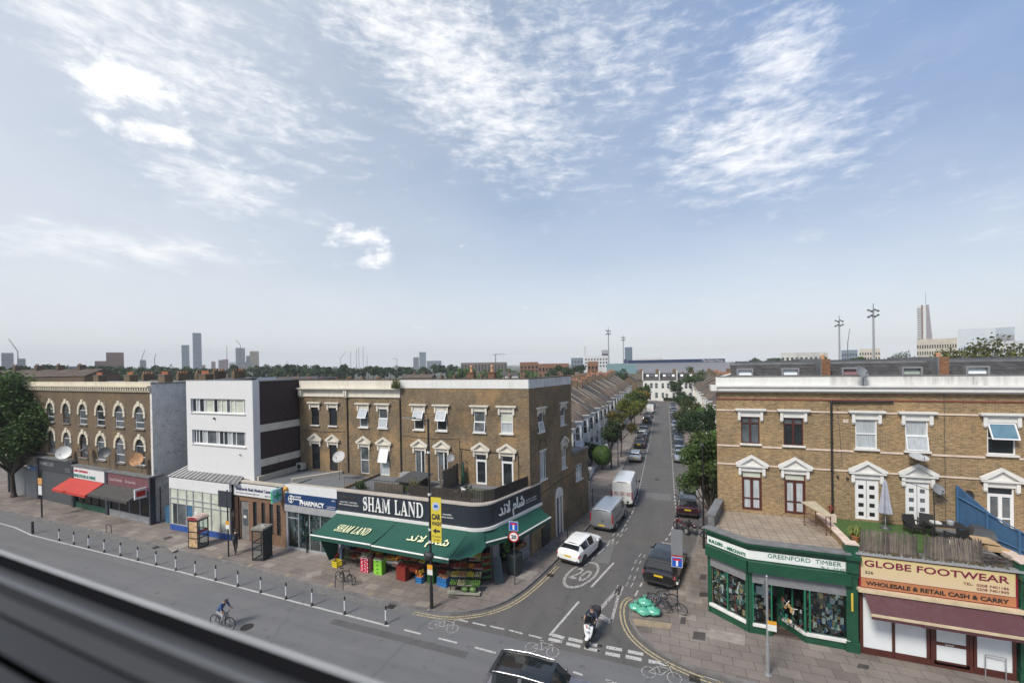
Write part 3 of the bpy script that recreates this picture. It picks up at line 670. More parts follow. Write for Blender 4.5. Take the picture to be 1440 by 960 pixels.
def dish(loc,r,az_,el_,label,m=None,arm=True,foot=None,group=None,cat='satellite dish'):
 """satellite dish: loc = centre of the reflector"""
 loc=V(loc);m=m or mat('grey_dish',(.20,.21,.22),.6)
 foot=V(foot)if foot else loc+V((0,.35,-r*.8))
 o=thing('satellite_dish',foot,label,cat,group)
 d=V((sin(az_)*cos(el_),cos(az_)*cos(el_),sin(el_)));q=d.to_track_quat('Z','Y').to_matrix()
 mb=MB();prof=[(r*k/6,r*.22*(k/6)**2)for k in range(7)]
 mb.lathe(loc,prof,m,20,q);mb.lathe(loc-d*.012,[(a,b_)for a,b_ in reversed(prof)],m,20,q);mb.torus(loc+d*r*.22,d,r,.012,m,20,4);mb.build('reflector',o)
 a=MB();side=q@V((0,-1,0));a.tube(loc+side*r*.95+d*.02,loc+side*r*.45+d*r*.95,.012,.012,DGREY,5);a.tube(loc+side*r*.45+d*r*.95,loc+side*r*.35+d*r*.72,.035,.03,DGREY,8);a.build('feed_arm',o)
 b=MB();b.tube(loc-d*.03,loc-d*.12,.04,.04,DGREY,6);b.path([loc-d*.12,V((foot.x,foot.y,(loc-d*.12).z))if(foot-loc).length>.1 else foot,foot],.02,DGREY,6);b.build('bracket',o)
 return o
# ------------------------------------------------------------------ RIGHT-HAND TERRACE over the shops
YF=28.5
fR=Fr((0,YF),(1,0),(0,-1))
UW=(8.95,10.57)     # upper windows
REDB=mat('red_painted_band',(.20,.05,.035),.6,var=.3,space='world')
CREAMB=mat('cream_string_course',(.62,.50,.42),.7,var=.2,space='world')
DCOL=mat('dormer_frame',(.22,.225,.24),.5,var=.1)
SKYL=mat('rooflight_white_blind',(.80,.84,.86),.15,var=.03)
def right_house(x0,x1,ups,downs,label,dorm,left_side=False):
 o=thing('terraced_house',((x0+x1)/2,YF,0),label,'house','brick houses above the right-hand shops')
 holes=[u[:2]+UW for u in ups]+[d[:4]for d in downs]
 mb=MB();wall_holes(mb,fR,x0,x1,4.2,12.05,holes,BRICKR,.16)
 if left_side:
  s_=Fr((x0+2.3,38.2),(-2.3,-9.7));mb.poly([s_.p(0,0),s_.p(9.97,0),s_.p(9.97,12.05),s_.p(0,12.05)],BRICKR)
 xb_=x0+(2.3 if left_side else 0)
 mb.poly([fR.p(x1,0,-9.7),fR.p(xb_,0,-9.7),fR.p(xb_,12.4,-9.7),fR.p(x1,12.4,-9.7)],BRICKR)
 mb.poly([fR.p(x0+.012,4.2,-.2),fR.p(xb_+.012,4.2,-9.69),fR.p(xb_+.012,12,-9.69),fR.p(x0+.012,12,-.2)],BRICKR);mb.build('wall',o)
 mb=MB();mb.fbox(fR,x0,x1,12.052,12.14,-.1,.16,TRIM);mb.fbox(fR,x0,x1,12.142,12.38,-.1,.30,TRIM);mb.fbox(fR,x0,x1,12.382,12.47,-.1,.40,TRIM)
 if left_side:mb.fbox(fR,x0-.32,x0-.002,12.14,12.46,-.6,.395,TRIM)
 mb.build('cornice',o)
 PM=WHITEP if left_side else GREYP
 mb=MB();mb.fbox(fR,x0,x1,12.472,12.98,-.30,.0,PM);mb.fbox(fR,x0,x1,12.982,13.03,-.34,.03,KERB)
 if left_side:
  s_=Fr((x0+2.3,38.2),(-2.3,-9.7));mb.fbox(s_,0,9.6,12.05,12.98,-.3,0,PM)
 mb.build('parapet',o)
 for z,h,m in((11.60,.07,REDB),(10.90,.085,CREAMB),(8.72,.095,CREAMB),(7.60,.085,CREAMB)):
  xs=x0;mb=MB();ge=.10 if z<9 else .34
  for(a,b_)in sorted([(u[0]-ge,u[1]+ge)for u in ups]if z>8 and z<11 else[(d[0]-.32,d[1]+.32)for d in downs]if z<8 else[]):
   if a>xs:mb.fbox(fR,xs,a,z,z+h,.001,.045,m)
   xs=b_
  mb.fbox(fR,xs,x1,z,z+h,.001,.045,m);mb.build('string_course',o)
 for u in ups:
  h=u[:2]+UW;window(fR,h,o,*u[2]);m2=MB();sill(m2,fR,h[0],h[1],h[2]-.001,TRIM);m2.build('window_sill',o);hood_flat(o,fR,h[0],h[1],h[3],TRIM,1.05)
 for d in downs:
  window(fR,d[:4],o,*d[4]);hood_ped(o,fR,d[0],d[1],d[3],TRIM,1.08)
 # slated mansard behind the parapet
 mb=MB();xl=x0+(1.0 if left_side else .22);xk=xl+(1.0 if left_side else 0);ya,yb,yc=YF+.9,YF+1.75,YF+6
 mb.add([(xl,ya,12.5),(x1-.2,ya,12.5),(x1-.2,yb,13.72),(xl,yb,13.72),(x1-.2,yc,13.9),(xk,yc,13.9),(xk,yc,12.2),(x1-.2,yc,12.2)],[(0,1,2,3),(3,2,4,5),(0,3,5,6),(1,7,4,2),(5,4,7,6)],MANSARD)
 mb.box(xl,x1-.2,yb-.06,yb+.12,13.66,13.80,LEAD)
 r=mb.build('roof',o)
 for(a,b_,gm)in dorm:
  m3=MB()
  m3.box(a-.09,b_+.09,ya+.25,yb+.1,13.36,13.46,DCOL);m3.box(a-.09,a,ya+.25,yb,12.6,13.36,DCOL);m3.box(b_,b_+.09,ya+.25,yb,12.6,13.36,DCOL);m3.box(a,b_,ya+.3,yb,12.6,12.72,DCOL)
  w_=m3.build('dormer_window',r);g=MB();g.poly([(a,ya+.33,12.72),(b_,ya+.33,12.72),(b_,ya+.42,13.36),(a,ya+.42,13.36)],gm);g.build('pane',w_)
 return o
g_=(GLASSM,CURT)
h1=right_house(2.9,8.79,[(4.24,5.22,('casement2',BROWNF,GLASSM,GLASSM)),(6.46,7.44,('casement2',BROWNF,GLASSM,GLASSD))],
 [(4.24,5.30,4.92,7.26,('french',BROWNF,BLIND,CURT)),(6.47,7.52,4.92,7.26,('french',BROWNF,BLIND,CURT))],'stock brick corner house with dark red-brown windows above the green timber shop',[(4.3,5.05,SKYL),(6.75,7.5,SKYL)],True)
h2=right_house(8.79,14.12,[(9.92,10.9,('sash',PVC,CURT,CURT)),(12.13,13.1,('tiltlow',PVC,CURT,CURT))],
 [(9.87,10.95,4.98,7.26,('ladder',PVC,GLASSD,GLASSD)),(12.11,13.13,4.98,7.26,('ladder',PVC,GLASSM,GLASSM))],'middle stock brick house on the right, with white ladder-paned double doors',[(9.8,10.5,mat('pink_blind',(.30,.16,.16),.2)),(12.6,13.35,mat('grey_green_blind',(.36,.40,.36),.2))])
h3=right_house(14.12,22.0,[(15.46,16.54,('tilt',PVC,BLUEC,GLASSD)),(18.2,19.2,('sash',PVC,GLASSM,CURT))],
 [(15.44,16.47,4.98,7.26,('french',PVC,GLASSD,GLASSM)),(18.2,19.2,4.98,7.26,('french',PVC,GLASSD,GLASSM))],'stock brick house with a blue blind behind its tilted window, behind the blue fence',[(15.35,16.15,SKYL)])
for xx,hh,lab in((8.79,h1,''),(14.12,h2,'')):
 mb=MB();mb.box(xx-.2,xx+.22,YF+.7,YF+6.2,12.3,13.98,BRICKO);mb.box(xx-.26,xx-.2,YF+.7,YF+6.2,12.3,14.0,LEAD);c_=mb.build('party_wall',hh)
 m2=MB();m2.lathe((xx,YF+1.2,13.98),[(.11,0),(.09,.12),(.12,.2),(.1,.24)],TERRAP,10);m2.build('chimney_pot',c_)
# pipes
mb=MB();mb.tube((8.79,YF-.09,4.9),(8.79,YF-.09,11.52),.055,.055,BLACKM,8);mb.tube((8.79,YF-.09,11.52),(11.6,YF-.09,11.58),.05,.05,BLACKM,8);mb.ball((8.79,YF-.09,11.53),.075,BLACKM)
for z in(6,7.6,9.2,10.8):mb.tube((8.79,YF-.09,z),(8.79,YF-.09,z+.09),.075,.075,BLACKM,8)
mb.build('downpipe',h1)
mb=MB();mb.tube((13.78,YF-.03,5.2),(13.76,YF-.03,12.3),.012,.012,DGREY,5);mb.tube((9.1,YF-.03,11.2),(9.3,YF-.03,7.9),.010,.010,DGREY,5);mb.build('cable',h2)
mb=MB();mb.box(9.35,9.6,YF-.03,YF-.0,10.35,10.55,CREAMB);mb.build('wall_plaque',h2)
for(x,z,hh)in((9.05,7.3,h2),(9.5,7.25,h2)):
 m_=MB();m_.ball((x,YF-.1,z),.07,BLACKM);m_.tube((x,YF,z),(x,YF-.1,z),.03,.03,BLACKM,6);m_.build('security_light',hh)
dish(PY(1211,521,27.95)+V((0,0,-.1)),.34,radians(150),radians(25),'grey dish mounted on the cornice ledge of the right-hand terrace',foot=(PY(1211,521,28.2).x+.1,28.25,12.47),group=None)
dish(PY(1292,644,28.0),.40,radians(165),radians(70),'wide grey dish lying almost flat below the second upper window above the roof lawn',mat('pale_grey_dish',(.38,.39,.40),.5),foot=(PY(1292,650,28.45).x,28.49,8.3))
dish(PY(1319,688,28.1),.28,radians(160),radians(25),'grey dish on the brickwork just right of the second ladder-paned door',foot=(PY(1319,688,28.5).x+.05,28.49,6.5))
dish(PY(1362,696,28.1),.24,radians(160),radians(15),'small black dish low on the wall above the blue fence',BLACKM,foot=(PY(1362,700,28.5).x+.03,28.49,6.0))
# ------------------------------------------------------------------ shop window display
def goods(x0,x1,y0,y1,z0,z1,n,name,label,cols,fr=None,cat='goods'):
 mb=MB();r=random.Random(hash(name+label)%999 if False else len(label)*7+n)
 for i in range(n):
  a=r.uniform(x0,x1);b=r.uniform(y0,y1);z=r.uniform(z0,z1);w_=r.uniform(.04,.16);h=r.uniform(.06,.26);m=r.choice(cols)
  if r.random()<.35:
   p=V((a,b,z))if not fr else fr.p(a,z,b);q=p+V((r.uniform(-.3,.3),r.uniform(-.05,.05),r.uniform(-.3,.3)));mb.tube(p,q,.018,.018,m,5)
  elif fr:mb.fbox(fr,a,a+w_*1.25,z,z+h*1.2,b-.05,b,m)
  else:mb.box(a,a+w_,b,b+.06,z,z+h,m)
 o=mb.build(name);tag(o,label,cat,kind='stuff');return o
GC=[mat('goods_'+str(i),c,.5)for i,c in enumerate([(.62,.62,.58),(.02,.02,.02),(.45,.30,.13),(.05,.11,.26),(.26,.05,.045),(.30,.30,.31),(.015,.015,.015),(.04,.04,.045),(.02,.02,.02),(.70,.68,.60),(.04,.20,.15),(.12,.10,.08)])]
SIGNW=weathered('white_sign_board',(.72,.74,.72),(.35,.33,.30),.4,rough=.35)
SHUT=mat('roller_shutter_grey',(.20,.20,.205),.5,.3,var=.2)
def slats(mb,fr,a0,a1,z0,z1,b0,b1,m,n):
 h=(z1-z0)/n
 for i in range(n):
  za=z0+i*h;mb.fprism_dummy=None
  mb.hexa([fr.p(a0,za,b1),fr.p(a1,za,b1),fr.p(a1,za,b0),fr.p(a0,za,b0),fr.p(a0,za+h*.96,b1-.025),fr.p(a1,za+h*.96,b1-.025),fr.p(a1,za+h*.96,b0),fr.p(a0,za+h*.96,b0)],m)
# ---- green timber shop on the corner
A_,B_,C_,D_=(8.02,23.9),(3.80,23.9),(2.05,25.25),(2.86,YF)
sh=thing('timber_shop',(5.2,24.2,0),'single-storey dark green corner shop with a canted front and white sign reading Greenford Timber','shop')
fa=Fr(B_,(1,0),(0,-1));fc=Fr(C_,(B_[0]-C_[0],B_[1]-C_[1]));LC=sqrt((B_[0]-C_[0])**2+(B_[1]-C_[1])**2);LA=A_[0]-B_[0]
# structure: side wall, deck, back of sign band
mb=MB();sw=Fr(D_,(C_[0]-D_[0],C_[1]-D_[1]));LS=sqrt((C_[0]-D_[0])**2+(C_[1]-D_[1])**2)
mb.fbox(sw,0,LS,0,4.55,-.22,0,BRICKR);mb.fbox(sw,0,LS-.3,4.552,5.35,-.30,.03,mat('grey_lead_upstand',(.13,.13,.125),.7,var=.35,space='world'));mb.fbox(sw,-.02,LS-.27,5.352,5.43,-.36,.09,LEAD);mb.build('side_wall',sh)
TILEP=brickmat('deck_paving',(.36,.28,.21),(.29,.225,.17),(.13,.11,.09),(.42,.36,.29),.5,.5,bw=.45,rh=.45,ms=.02)
def deckmat(name,c1,c2,mo,w_=.45,h=.45):
 m,n,l,b=newmat(name);b.inputs['Roughness'].default_value=.85;g=n.new('ShaderNodeNewGeometry');br=n.new('ShaderNodeTexBrick');br.inputs['Scale'].default_value=1;br.offset=0
 br.inputs['Brick Width'].default_value=w_;br.inputs['Row Height'].default_value=h;br.inputs['Mortar Size'].default_value=.014
 br.inputs['Color1'].default_value=(*c1,1);br.inputs['Color2'].default_value=(*c2,1);br.inputs['Mortar'].default_value=(*mo,1);l.new(g.outputs['Position'],br.inputs[0])
 q=n.new('ShaderNodeTexNoise');q.inputs['Scale'].default_value=1.3;q.inputs['Detail'].default_value=7;q.inputs['Roughness'].default_value=.7;l.new(g.outputs['Position'],q.inputs[0])
 l.new(mixc(n,l,ramp(n,l,q.outputs['Fac'],.45,.7,0,.6),br.outputs['Color'],tuple(x*.4 for x in c1)),b.inputs['Base Color']);return m
DECK=deckmat('roof_paving',(.33,.27,.21),(.27,.22,.17),(.12,.10,.08))
mb=MB();mb.prism([(8.1,23.95),(8.1,YF),(2.98,YF),(2.3,25.35),(3.86,24.05)][::-1],4.40,4.72,DECK);mb.build('flat_roof',sh)
def band(mb,z0,z1,b0,b1,m,ext=0):
 """horizontal moulding running round the cant"""
 k=.325
 P=lambda b_:[fc.p(-ext,0,b_),V((B_[0]-b_*k*0-b_*.33,B_[1]-b_,0)),fa.p(LA+.0,0,b_)]
 o_,i_=P(b1),P(b0)
 for j in range(2):
  mb.hexa([V((*o_[j][:2],z0)),V((*o_[j+1][:2],z0)),V((*i_[j+1][:2],z0)),V((*i_[j][:2],z0)),V((*o_[j][:2],z1)),V((*o_[j+1][:2],z1)),V((*i_[j+1][:2],z1)),V((*i_[j][:2],z1))],m)
mb=MB();band(mb,4.38,4.50,-.1,.10,GREENP);band(mb,4.502,4.66,-.1,.20,GREENP);band(mb,4.662,4.78,-.1,.32,GREENP,.1);band(mb,4.782,4.83,-.25,.36,LEAD,.12);mb.build('cornice',sh)
mb=MB();band(mb,3.86,4.378,-.1,.04,GREENP);mb.build('fascia',sh)
mb=MB();band(mb,3.90,4.34,.042,.065,SIGNW);sg=mb.build('sign_board',sh)
GT=mat('green_sign_lettering',(.01,.13,.085),.4,var=.05)
text('lettering','GREENFORD  TIMBER',fa.p(.85,4.09,.07),fa.u,ZZ,.29,GT,sg,3.05,.01)
text('lettering','TEL:  01  1 JNO 6507',fa.p(3.05,3.925,.07),fa.u,ZZ,.11,GT,sg,1.0,.01)
text('lettering','BUILDERS',fc.p(.10,4.02,.07),fc.u,ZZ,.23,GT,sg,.80,.01,bold=.01)
text('lettering','TO',fc.p(.96,4.0,.07),fc.u,ZZ,.10,GT,sg,.14,.01)
text('lettering','MERCHANTS',fc.p(1.14,3.97,.07),fc.u,ZZ,.23,GT,sg,.98,.01,bold=.01)
mb=MB();mb.fbox(fa,-.06,LA,3.30,3.855,-.1,.28,GREENP);mb.fbox(fc,0,LC+.04,3.30,3.853,-.1,.26,GREENP);mb.build('blind_box',sh)
mb=MB();slats(mb,fa,.16,LA-.1,2.72,3.298,-.05,.05,SHUT,8);slats(mb,fc,.14,LC-.12,2.72,3.298,-.05,.05,SHUT,8);mb.build('roller_shutter',sh)
mb=MB()   # pilasters and stallriser
mb.fbox(fc,0,.13,.12,3.298,-.15,.06,GREENP);mb.fbox(fc,LC-.115,LC,.12,3.298,-.1,.055,GREENP);mb.fbox(fa,0,.15,.12,3.298,-.15,.06,GREENP)
mb.fbox(fc,.13,LC-.115,.12,.52,-.12,.03,GREENP);mb.fbox(fa,.15,1.02,.12,.52,-.12,.03,GREENP)
mb.fbox(fa,2.42,LA,.12,.50,-.12,.03,GREENP)
mb.build('shopfront_frame',sh)
mb=MB();mb.fbox(fc,.10,LC-.10,.522,.66,-.1,.12,TRIM);mb.fbox(fa,.15,1.02,.522,.64,-.1,.12,TRIM);mb.fbox(fa,2.42,LA-.02,.502,.63,-.1,.12,TRIM)
# angled glazed return of the lobby
ap=fa.p(2.42,0,0);aq=fa.p(1.72,0,-1.0);lf=Fr((aq.x,aq.y),(ap.x-aq.x,ap.y-aq.y));LL=(ap-aq).length
mb.fbox(lf,0,LL+.05,.502,.63,-.1,.10,TRIM);mb.build('window_sill',sh)
mb=MB();mb.fbox(lf,0,LL,.12,.50,-.1,.03,GREENP)
for fr,xs in((fc,(.13,LC*.5,LC-.115)),(fa,(.19,1.0)),(fa,(2.42,2.62,LA-.08)),(lf,(0.02,LL*.45,LL))):
 for x in xs:mb.fbox(fr,x-.03,x+.03,.66,2.72,-.04,.03,GREENL)
mb.fbox(lf,0,LL,2.66,2.75,-.04,.03,GREENP);mb.fbox(lf,-.35,.0,.12,2.75,-.04,.02,GREENL);mb.build('window_frame',sh)
mb=MB();mb.fbox(fc,.13,LC-.115,.66,2.72,-.01,0,SHOPGLASS);mb.fbox(fa,.15,1.02,.66,2.72,-.01,0,SHOPGLASS);mb.fbox(fa,2.42,LA-.05,.63,2.72,-.01,0,SHOPGLASS);mb.fbox(lf,0,LL,.63,2.66,-.01,0,SHOPGLASS);mb.build('shop_window',sh)
mb=MB()   # dark room behind, timber floor of the lobby
mb.poly([fa.p(-1.2,.13,-2.6),fa.p(LA+.1,.13,-2.6),fa.p(LA+.1,4.3,-2.6),fa.p(-1.2,4.3,-2.6)],DARKIN);mb.poly([fa.p(LA,.13,-.05),fa.p(LA,.13,-2.6),fa.p(LA,4.3,-2.6),fa.p(LA,4.3,-.05)],DARKIN)
mb.poly([fa.p(-1,.135,-2.6),fa.p(-.4,.135,-.2),fa.p(LA,.135,-.02),fa.p(LA,.135,-2.6)],mat('lobby_floor',(.10,.075,.055),.8,var=.4))
mb.poly([fa.p(1.0,.66,-.08),fa.p(1.0,2.75,-.08),fa.p(1.0,2.75,-1.3),fa.p(1.0,.66,-1.3)],DARKIN)
mb.fbox(fa,1.15,1.5,.14,2.4,-2.4,-2.3,DARKIN);mb.fbox(fa,1.5,1.95,1.0,2.0,-2.5,-2.4,GC[5]);mb.build('interior',sh)
mb=MB();mb.fbox(fa,1.1,2.1,.14,.16,-.75,-.25,mat('door_mat',(.05,.03,.022),.95));tag(mb.build('door_mat'),'brown mat in the open doorway of the green timber shop','door mat')
goods(.22,LC-.3,-.34,-.06,.7,2.4,300,'shop_goods','tools, boards and boxes crowded behind the canted green window',GC,fc)
goods(.22,.95,-.35,-.06,.7,2.6,70,'shop_goods','blue packets and tools in the narrow window beside the shop doorway',GC+[BLUE],fa)
goods(.08,LL-.12,.14,.40,.7,2.0,40,'shop_goods','boxes and tools behind the angled glass beside the shop doorway',GC,lf)
goods(2.6,LA-.25,-.36,-.06,.65,2.55,380,'shop_goods','hanging tools and hardware crowding the widest green shop window',GC,fa)
for fr,a,z,w_,h in((fc,1.0,1.65,.28,.22),(fa,.35,2.1,.5,.4)):
 mb=MB();mb.fbox(fr,a,a+w_,z,z+h,-.1,-.06,TRIM if fr is fc else GC[5]);mb.build('window_notice',sh)
# curtain-like planks at left of canted window
mb=MB()
for k in range(4):mb.fbox(fc,.2+.09*k,.27+.09*k,.7,2.7,-.3,-.24,mat('planed_timber',(.42,.27,.15),.6))
tag(mb.build('timber_boards'),'pale boards standing upright inside the canted green window','timber')
def pilaster(x,label,m=GREENP):
 o=thing('pilaster',(x,23.85,0),label,'pilaster');mb=MB()
 mb.fbox(fR2,x-.27,x+.27,.12,.62,-.3,.16,m);mb.fbox(fR2,x-.22,x+.22,.622,3.7,-.3,.09,m);mb.build('shaft',o)
 mb=MB();mb.fbox(fR2,x-.25,x+.25,3.702,3.9,-.3,.14,m);mb.fbox(fR2,x-.24,x+.24,3.902,4.55,-.3,.20,m)
 mb.fprism(fR2,[(x-.2,3.92),(x+.2,3.92),(x+.2,4.3),(x,4.42),(x-.2,4.3)],.201,.25,m);mb.fbox(fR2,x-.3,x+.3,4.552,4.75,-.3,.34,m);mb.fbox(fR2,x-.24,x+.24,4.752,5.2,-.3,.12,m);mb.fbox(fR2,x-.27,x+.27,5.202,5.26,-.33,.15,CREAMB);mb.build('capital',o)
 return o
fR2=Fr((0,23.9),(1,0),(0,-1))
pilaster(8.10,'dark green moulded pilaster between the green timber shop and the yellow footwear sign')
pilaster(14.15,'green moulded pilaster at the right edge past the footwear shop')
mb=MB();mb.fbox(fR2,8.02,8.10,2.1,2.95,.17,.2,mat('yellow_flag',(.55,.42,.05),.6));tag(mb.build('pennant'),'narrow yellow strip hanging on the green pilaster','pennant')
# ---- footwear shop
sh2=thing('footwear_shop',(11,23.9,0),'single-storey shop with a yellow and orange sign reading Globe Footwear and white-papered windows','shop')
def gradmat(name,top,bot,z0,z1):
 m,n,l,b=newmat(name);b.inputs['Roughness'].default_value=.35;g=n.new('ShaderNodeNewGeometry');s_=n.new('ShaderNodeSeparateXYZ');l.new(g.outputs['Position'],s_.inputs[0])
 q=n.new('ShaderNodeTexNoise');q.inputs['Scale'].default_value=.8;l.new(g.outputs['Position'],q.inputs[0])
 f=ramp(n,l,mathn(n,l,'ADD',s_.outputs[2],mathn(n,l,'MULTIPLY',q.outputs['Fac'],.3)),z0+.15,z1+.15);l.new(mixc(n,l,f,bot,top),b.inputs['Base Color']);return m
YSIGN=gradmat('printed_yellow_sign',(.58,.48,.22),(.60,.46,.31),3.7,4.7)
OSIGN=mat('printed_orange_sign',(.43,.17,.075),.4,var=.15,scale=.8);MAR=mat('maroon_paint',(.20,.012,.025),.4);MARL=mat('maroon_lettering',(.17,.01,.045),.4)
fb=Fr((8.38,23.9),(1,0),(0,-1));LB=5.5
mb=MB();mb.fbox(fb,0,LB,3.25,4.80,-.12,.05,MAR);mb.build('fascia',sh2)
mb=MB();mb.fbox(fb,.07,LB-.09,3.73,4.72,.052,.07,YSIGN);sg=mb.build('sign_board',sh2)
text('lettering','GLOBE FOOTWEAR',fb.p(.20,4.28,.075),fb.u,ZZ,.42,MARL,sg,5.02,.01,bold=.006)
text('lettering','326',fb.p(.22,3.93,.075),fb.u,ZZ,.19,GC[1],sg,.31,.01)
text('lettering','TEL:  0208 7401186',fb.p(3.72,4.00,.075),fb.u,ZZ,.15,MARL,sg,1.48,.01)
text('lettering','0208 7401900',fb.p(4.16,3.83,.075),fb.u,ZZ,.15,MARL,sg,1.04,.01)
mb=MB();mb.fbox(fb,.07,LB-.07,3.30,3.70,.052,.068,OSIGN);sg=mb.build('sign_strip',sh2)
text('lettering','WHOLESALE & RETAIL CASH & CARRY',fb.p(.25,3.40,.072),fb.u,ZZ,.26,GC[1],sg,4.95,.01,bold=.008)
CRB=mat('cream_awning_bar',(.55,.45,.30),.5,var=.25);MAW=weathered('faded_burgundy_awning',(.075,.022,.028),(.10,.075,.07),.6,streak=False)
mb=MB();mb.fbox(fb,-.12,LB+.12,3.13,3.248,.0,.34,CRB);mb.build('awning_box',sh2)
mb=MB();mb.hexa([fb.p(.12,2.50,.95),fb.p(LB-.02,2.50,.95),fb.p(LB-.02,3.10,.20),fb.p(.12,3.10,.20),fb.p(.12,2.53,.95),fb.p(LB-.02,2.53,.95),fb.p(LB-.02,3.13,.20),fb.p(.12,3.13,.20)],MAW)
mb.fbox(fb,.12,LB+.02,2.28,2.42,.96,.98,MAW);a_=mb.build('awning',sh2);mb=MB();mb.fbox(fb,.10,LB+.04,2.42,2.52,.93,1.01,CRB);mb.build('front_bar',a_)
PAPER=weathered('white_papered_glass',(.66,.69,.70),(.50,.52,.55),.5,rough=.25,streak=False)
mb=MB();frame_box(mb,fb,.03,LB-.06,.13,3.1,-.06,.11,.10,BROWNF)
for x in(1.28,2.52,2.66,3.98,4.12):mb.fbox(fb,x-.05,x+.05,.24,2.98,-.06,.05,BROWNF)
mb.fbox(fb,.14,LB-.17,.24,.42,-.05,.03,BROWNF);mb.build('shopfront_frame',sh2)
mb=MB()
for x0,x1 in((.14,1.23),(1.33,2.47),(4.17,LB-.17)):mb.poly([fb.p(x0,.42,-.01),fb.p(x1,.42,-.01),fb.p(x1,2.98,-.01),fb.p(x0,2.98,-.01)],PAPER)
mb.build('shop_window',sh2)
mb=MB();frame_box(mb,fb,2.71,3.93,.24,2.9,-.05,.10,.08,BROWNF);mb.fbox(fb,2.81,3.83,1.12,1.26,-.05,.03,BROWNF);mb.fbox(fb,3.1,3.4,1.16,1.21,.031,.045,ALU);dr=mb.build('door',sh2)
mb=MB();mb.poly([fb.p(2.81,.34,0),fb.p(3.83,.34,0),fb.p(3.83,1.12,0),fb.p(2.81,1.12,0)],PAPER);mb.poly([fb.p(2.81,1.26,0),fb.p(3.83,1.26,0),fb.p(3.83,2.8,0),fb.p(2.81,2.8,0)],PAPER);mb.build('pane',dr)
mb=MB();mb.fbox(fb,2.30,2.44,1.75,2.0,.0,.012,mat('pink_notice',(.5,.2,.3),.5));mb.build('window_notice',sh2)
mb=MB();mb.box(8.2,14.1,23.95,YF-.01,4.5,4.88,FELT);mb.build('flat_roof',sh2)
mb=MB();mb.fbox(fb,-.15,LB+.25,4.802,4.90,-.3,.16,ALU);mb.build('coping',sh2)
mb=MB();mb.box(8.02,8.30,24.3,YF-.02,4.4,5.05,BRICKR);mb.box(7.98,8.34,24.25,YF-.02,5.052,5.12,CREAMB);mb.build('boundary_wall',sh2)
# third shop, a sliver at the edge
sh3=thing('end_shop',(17,23.9,0),'sliver of a shop with an orange sign edge at the far right of the terrace','shop')
fd=Fr((14.42,23.9),(1,0),(0,-1));mb=MB();mb.fbox(fd,0,6,.12,4.8,-4.5,-.1,GREENP);mb.build('shopfront',sh3);mb=MB();mb.fbox(fd,.0,6,2.9,3.5,-.098,.1,OSIGN);mb.build('sign_board',sh3)
mb=MB();mb.fbox(fd,-.02,6,4.802,5.0,-4.4,.1,CREAMB);mb.build('coping',sh3)
# ---- what stands on the deck above the footwear shop
GRASS=mat('artificial_lawn',(.055,.11,.022),.95,var=.4,scale=6,bump=.8,bs=90,space='world')
mb=MB();mb.poly([(8.45,24.6,4.89),(12.4,24.6,4.89),(13.2,YF-.05,4.89),(8.45,YF-.05,4.89)],GRASS);tag(mb.build('roof_lawn'),'strip of green artificial lawn on the roof behind the reed screen','lawn')
def reed_screen(x0,x1,lean,label,h=.95,seed=1):
 r=random.Random(seed);mb=MB();n=int((x1-x0)/.022);RD=[mat('weathered_reed_a',(.12,.10,.085),.9,var=.4),mat('weathered_reed_b',(.075,.062,.055),.9,var=.4),mat('weathered_reed_c',(.17,.14,.11),.9,var=.4)]
 for i in range(n):
  x=x0+i*.022;hh=h*r.uniform(.86,1.03);t=lean[0]+(lean[1]-lean[0])*i/n;j=r.uniform(-.04,.04)
  mb.hexa([(x,24.02,4.9),(x+.03,24.02,4.9),(x+.03,24.05,4.9),(x,24.05,4.9),(x+j+t*.3,24.02+t,4.9+hh),(x+.03+j+t*.3,24.02+t,4.9+hh),(x+.03+j+t*.3,24.05+t,4.9+hh),(x+j+t*.3,24.05+t,4.9+hh)],r.choice(RD))
 o=mb.build('reed_screen');tag(o,label,'screen','weathered reed screens along the roof edge');return o
reed_screen(8.5,10.6,(.05,.0),'upright weathered reed screen, left length on the footwear shop roof',1.02,1)
reed_screen(10.85,12.9,(.15,.45),'reed screen leaning back with a ragged top, right length on the footwear shop roof',.95,2)
mb=MB();r=random.Random(5)
for i in range(130):
 x=r.uniform(12.6,13.8);y=r.uniform(23.95,24.9);z=4.92+r.uniform(0,.5)*max(0,1-(x-12.6)/1.6);a=r.uniform(-.5,.5);l_=r.uniform(.2,.7);mb.tube((x,y,z),(x+l_*cos(a),y+l_*sin(a)*.4,z-.15*r.random()),.012,.008,mat('weathered_reed_b',(0,0,0)),4)
tag(mb.build('broken_reeds'),'heap of broken grey reeds spilling at the right end of the shop roof','reeds',kind='stuff')
mb=MB();r=random.Random(6)
for i in range(420):
 x=r.uniform(8.5,13.6);y=r.uniform(23.78,24.3);mb.ball((x,y,4.92+r.uniform(-.02,.05)),r.uniform(.02,.05),r.choice([mat('weathered_reed_b',(0,0,0)),mat('dead_leaf',(.10,.055,.03),.9),mat('moss',(.06,.07,.02),.9)]),5,4)
tag(mb.build('leaf_litter'),'brown leaf litter lying along the edge of the footwear shop roof','litter',kind='stuff')
BLUEF=mat('blue_painted_fence',(.045,.12,.235),.6,var=.15,space='world')
bf=thing('blue_fence',(13.9,26.3,4.9),'blue boarded fence sloping down across the roof beside the end house','fence')
mb=MB();y0,y1=24.15,28.3;xa,xb=15.3,14.22
nb=26
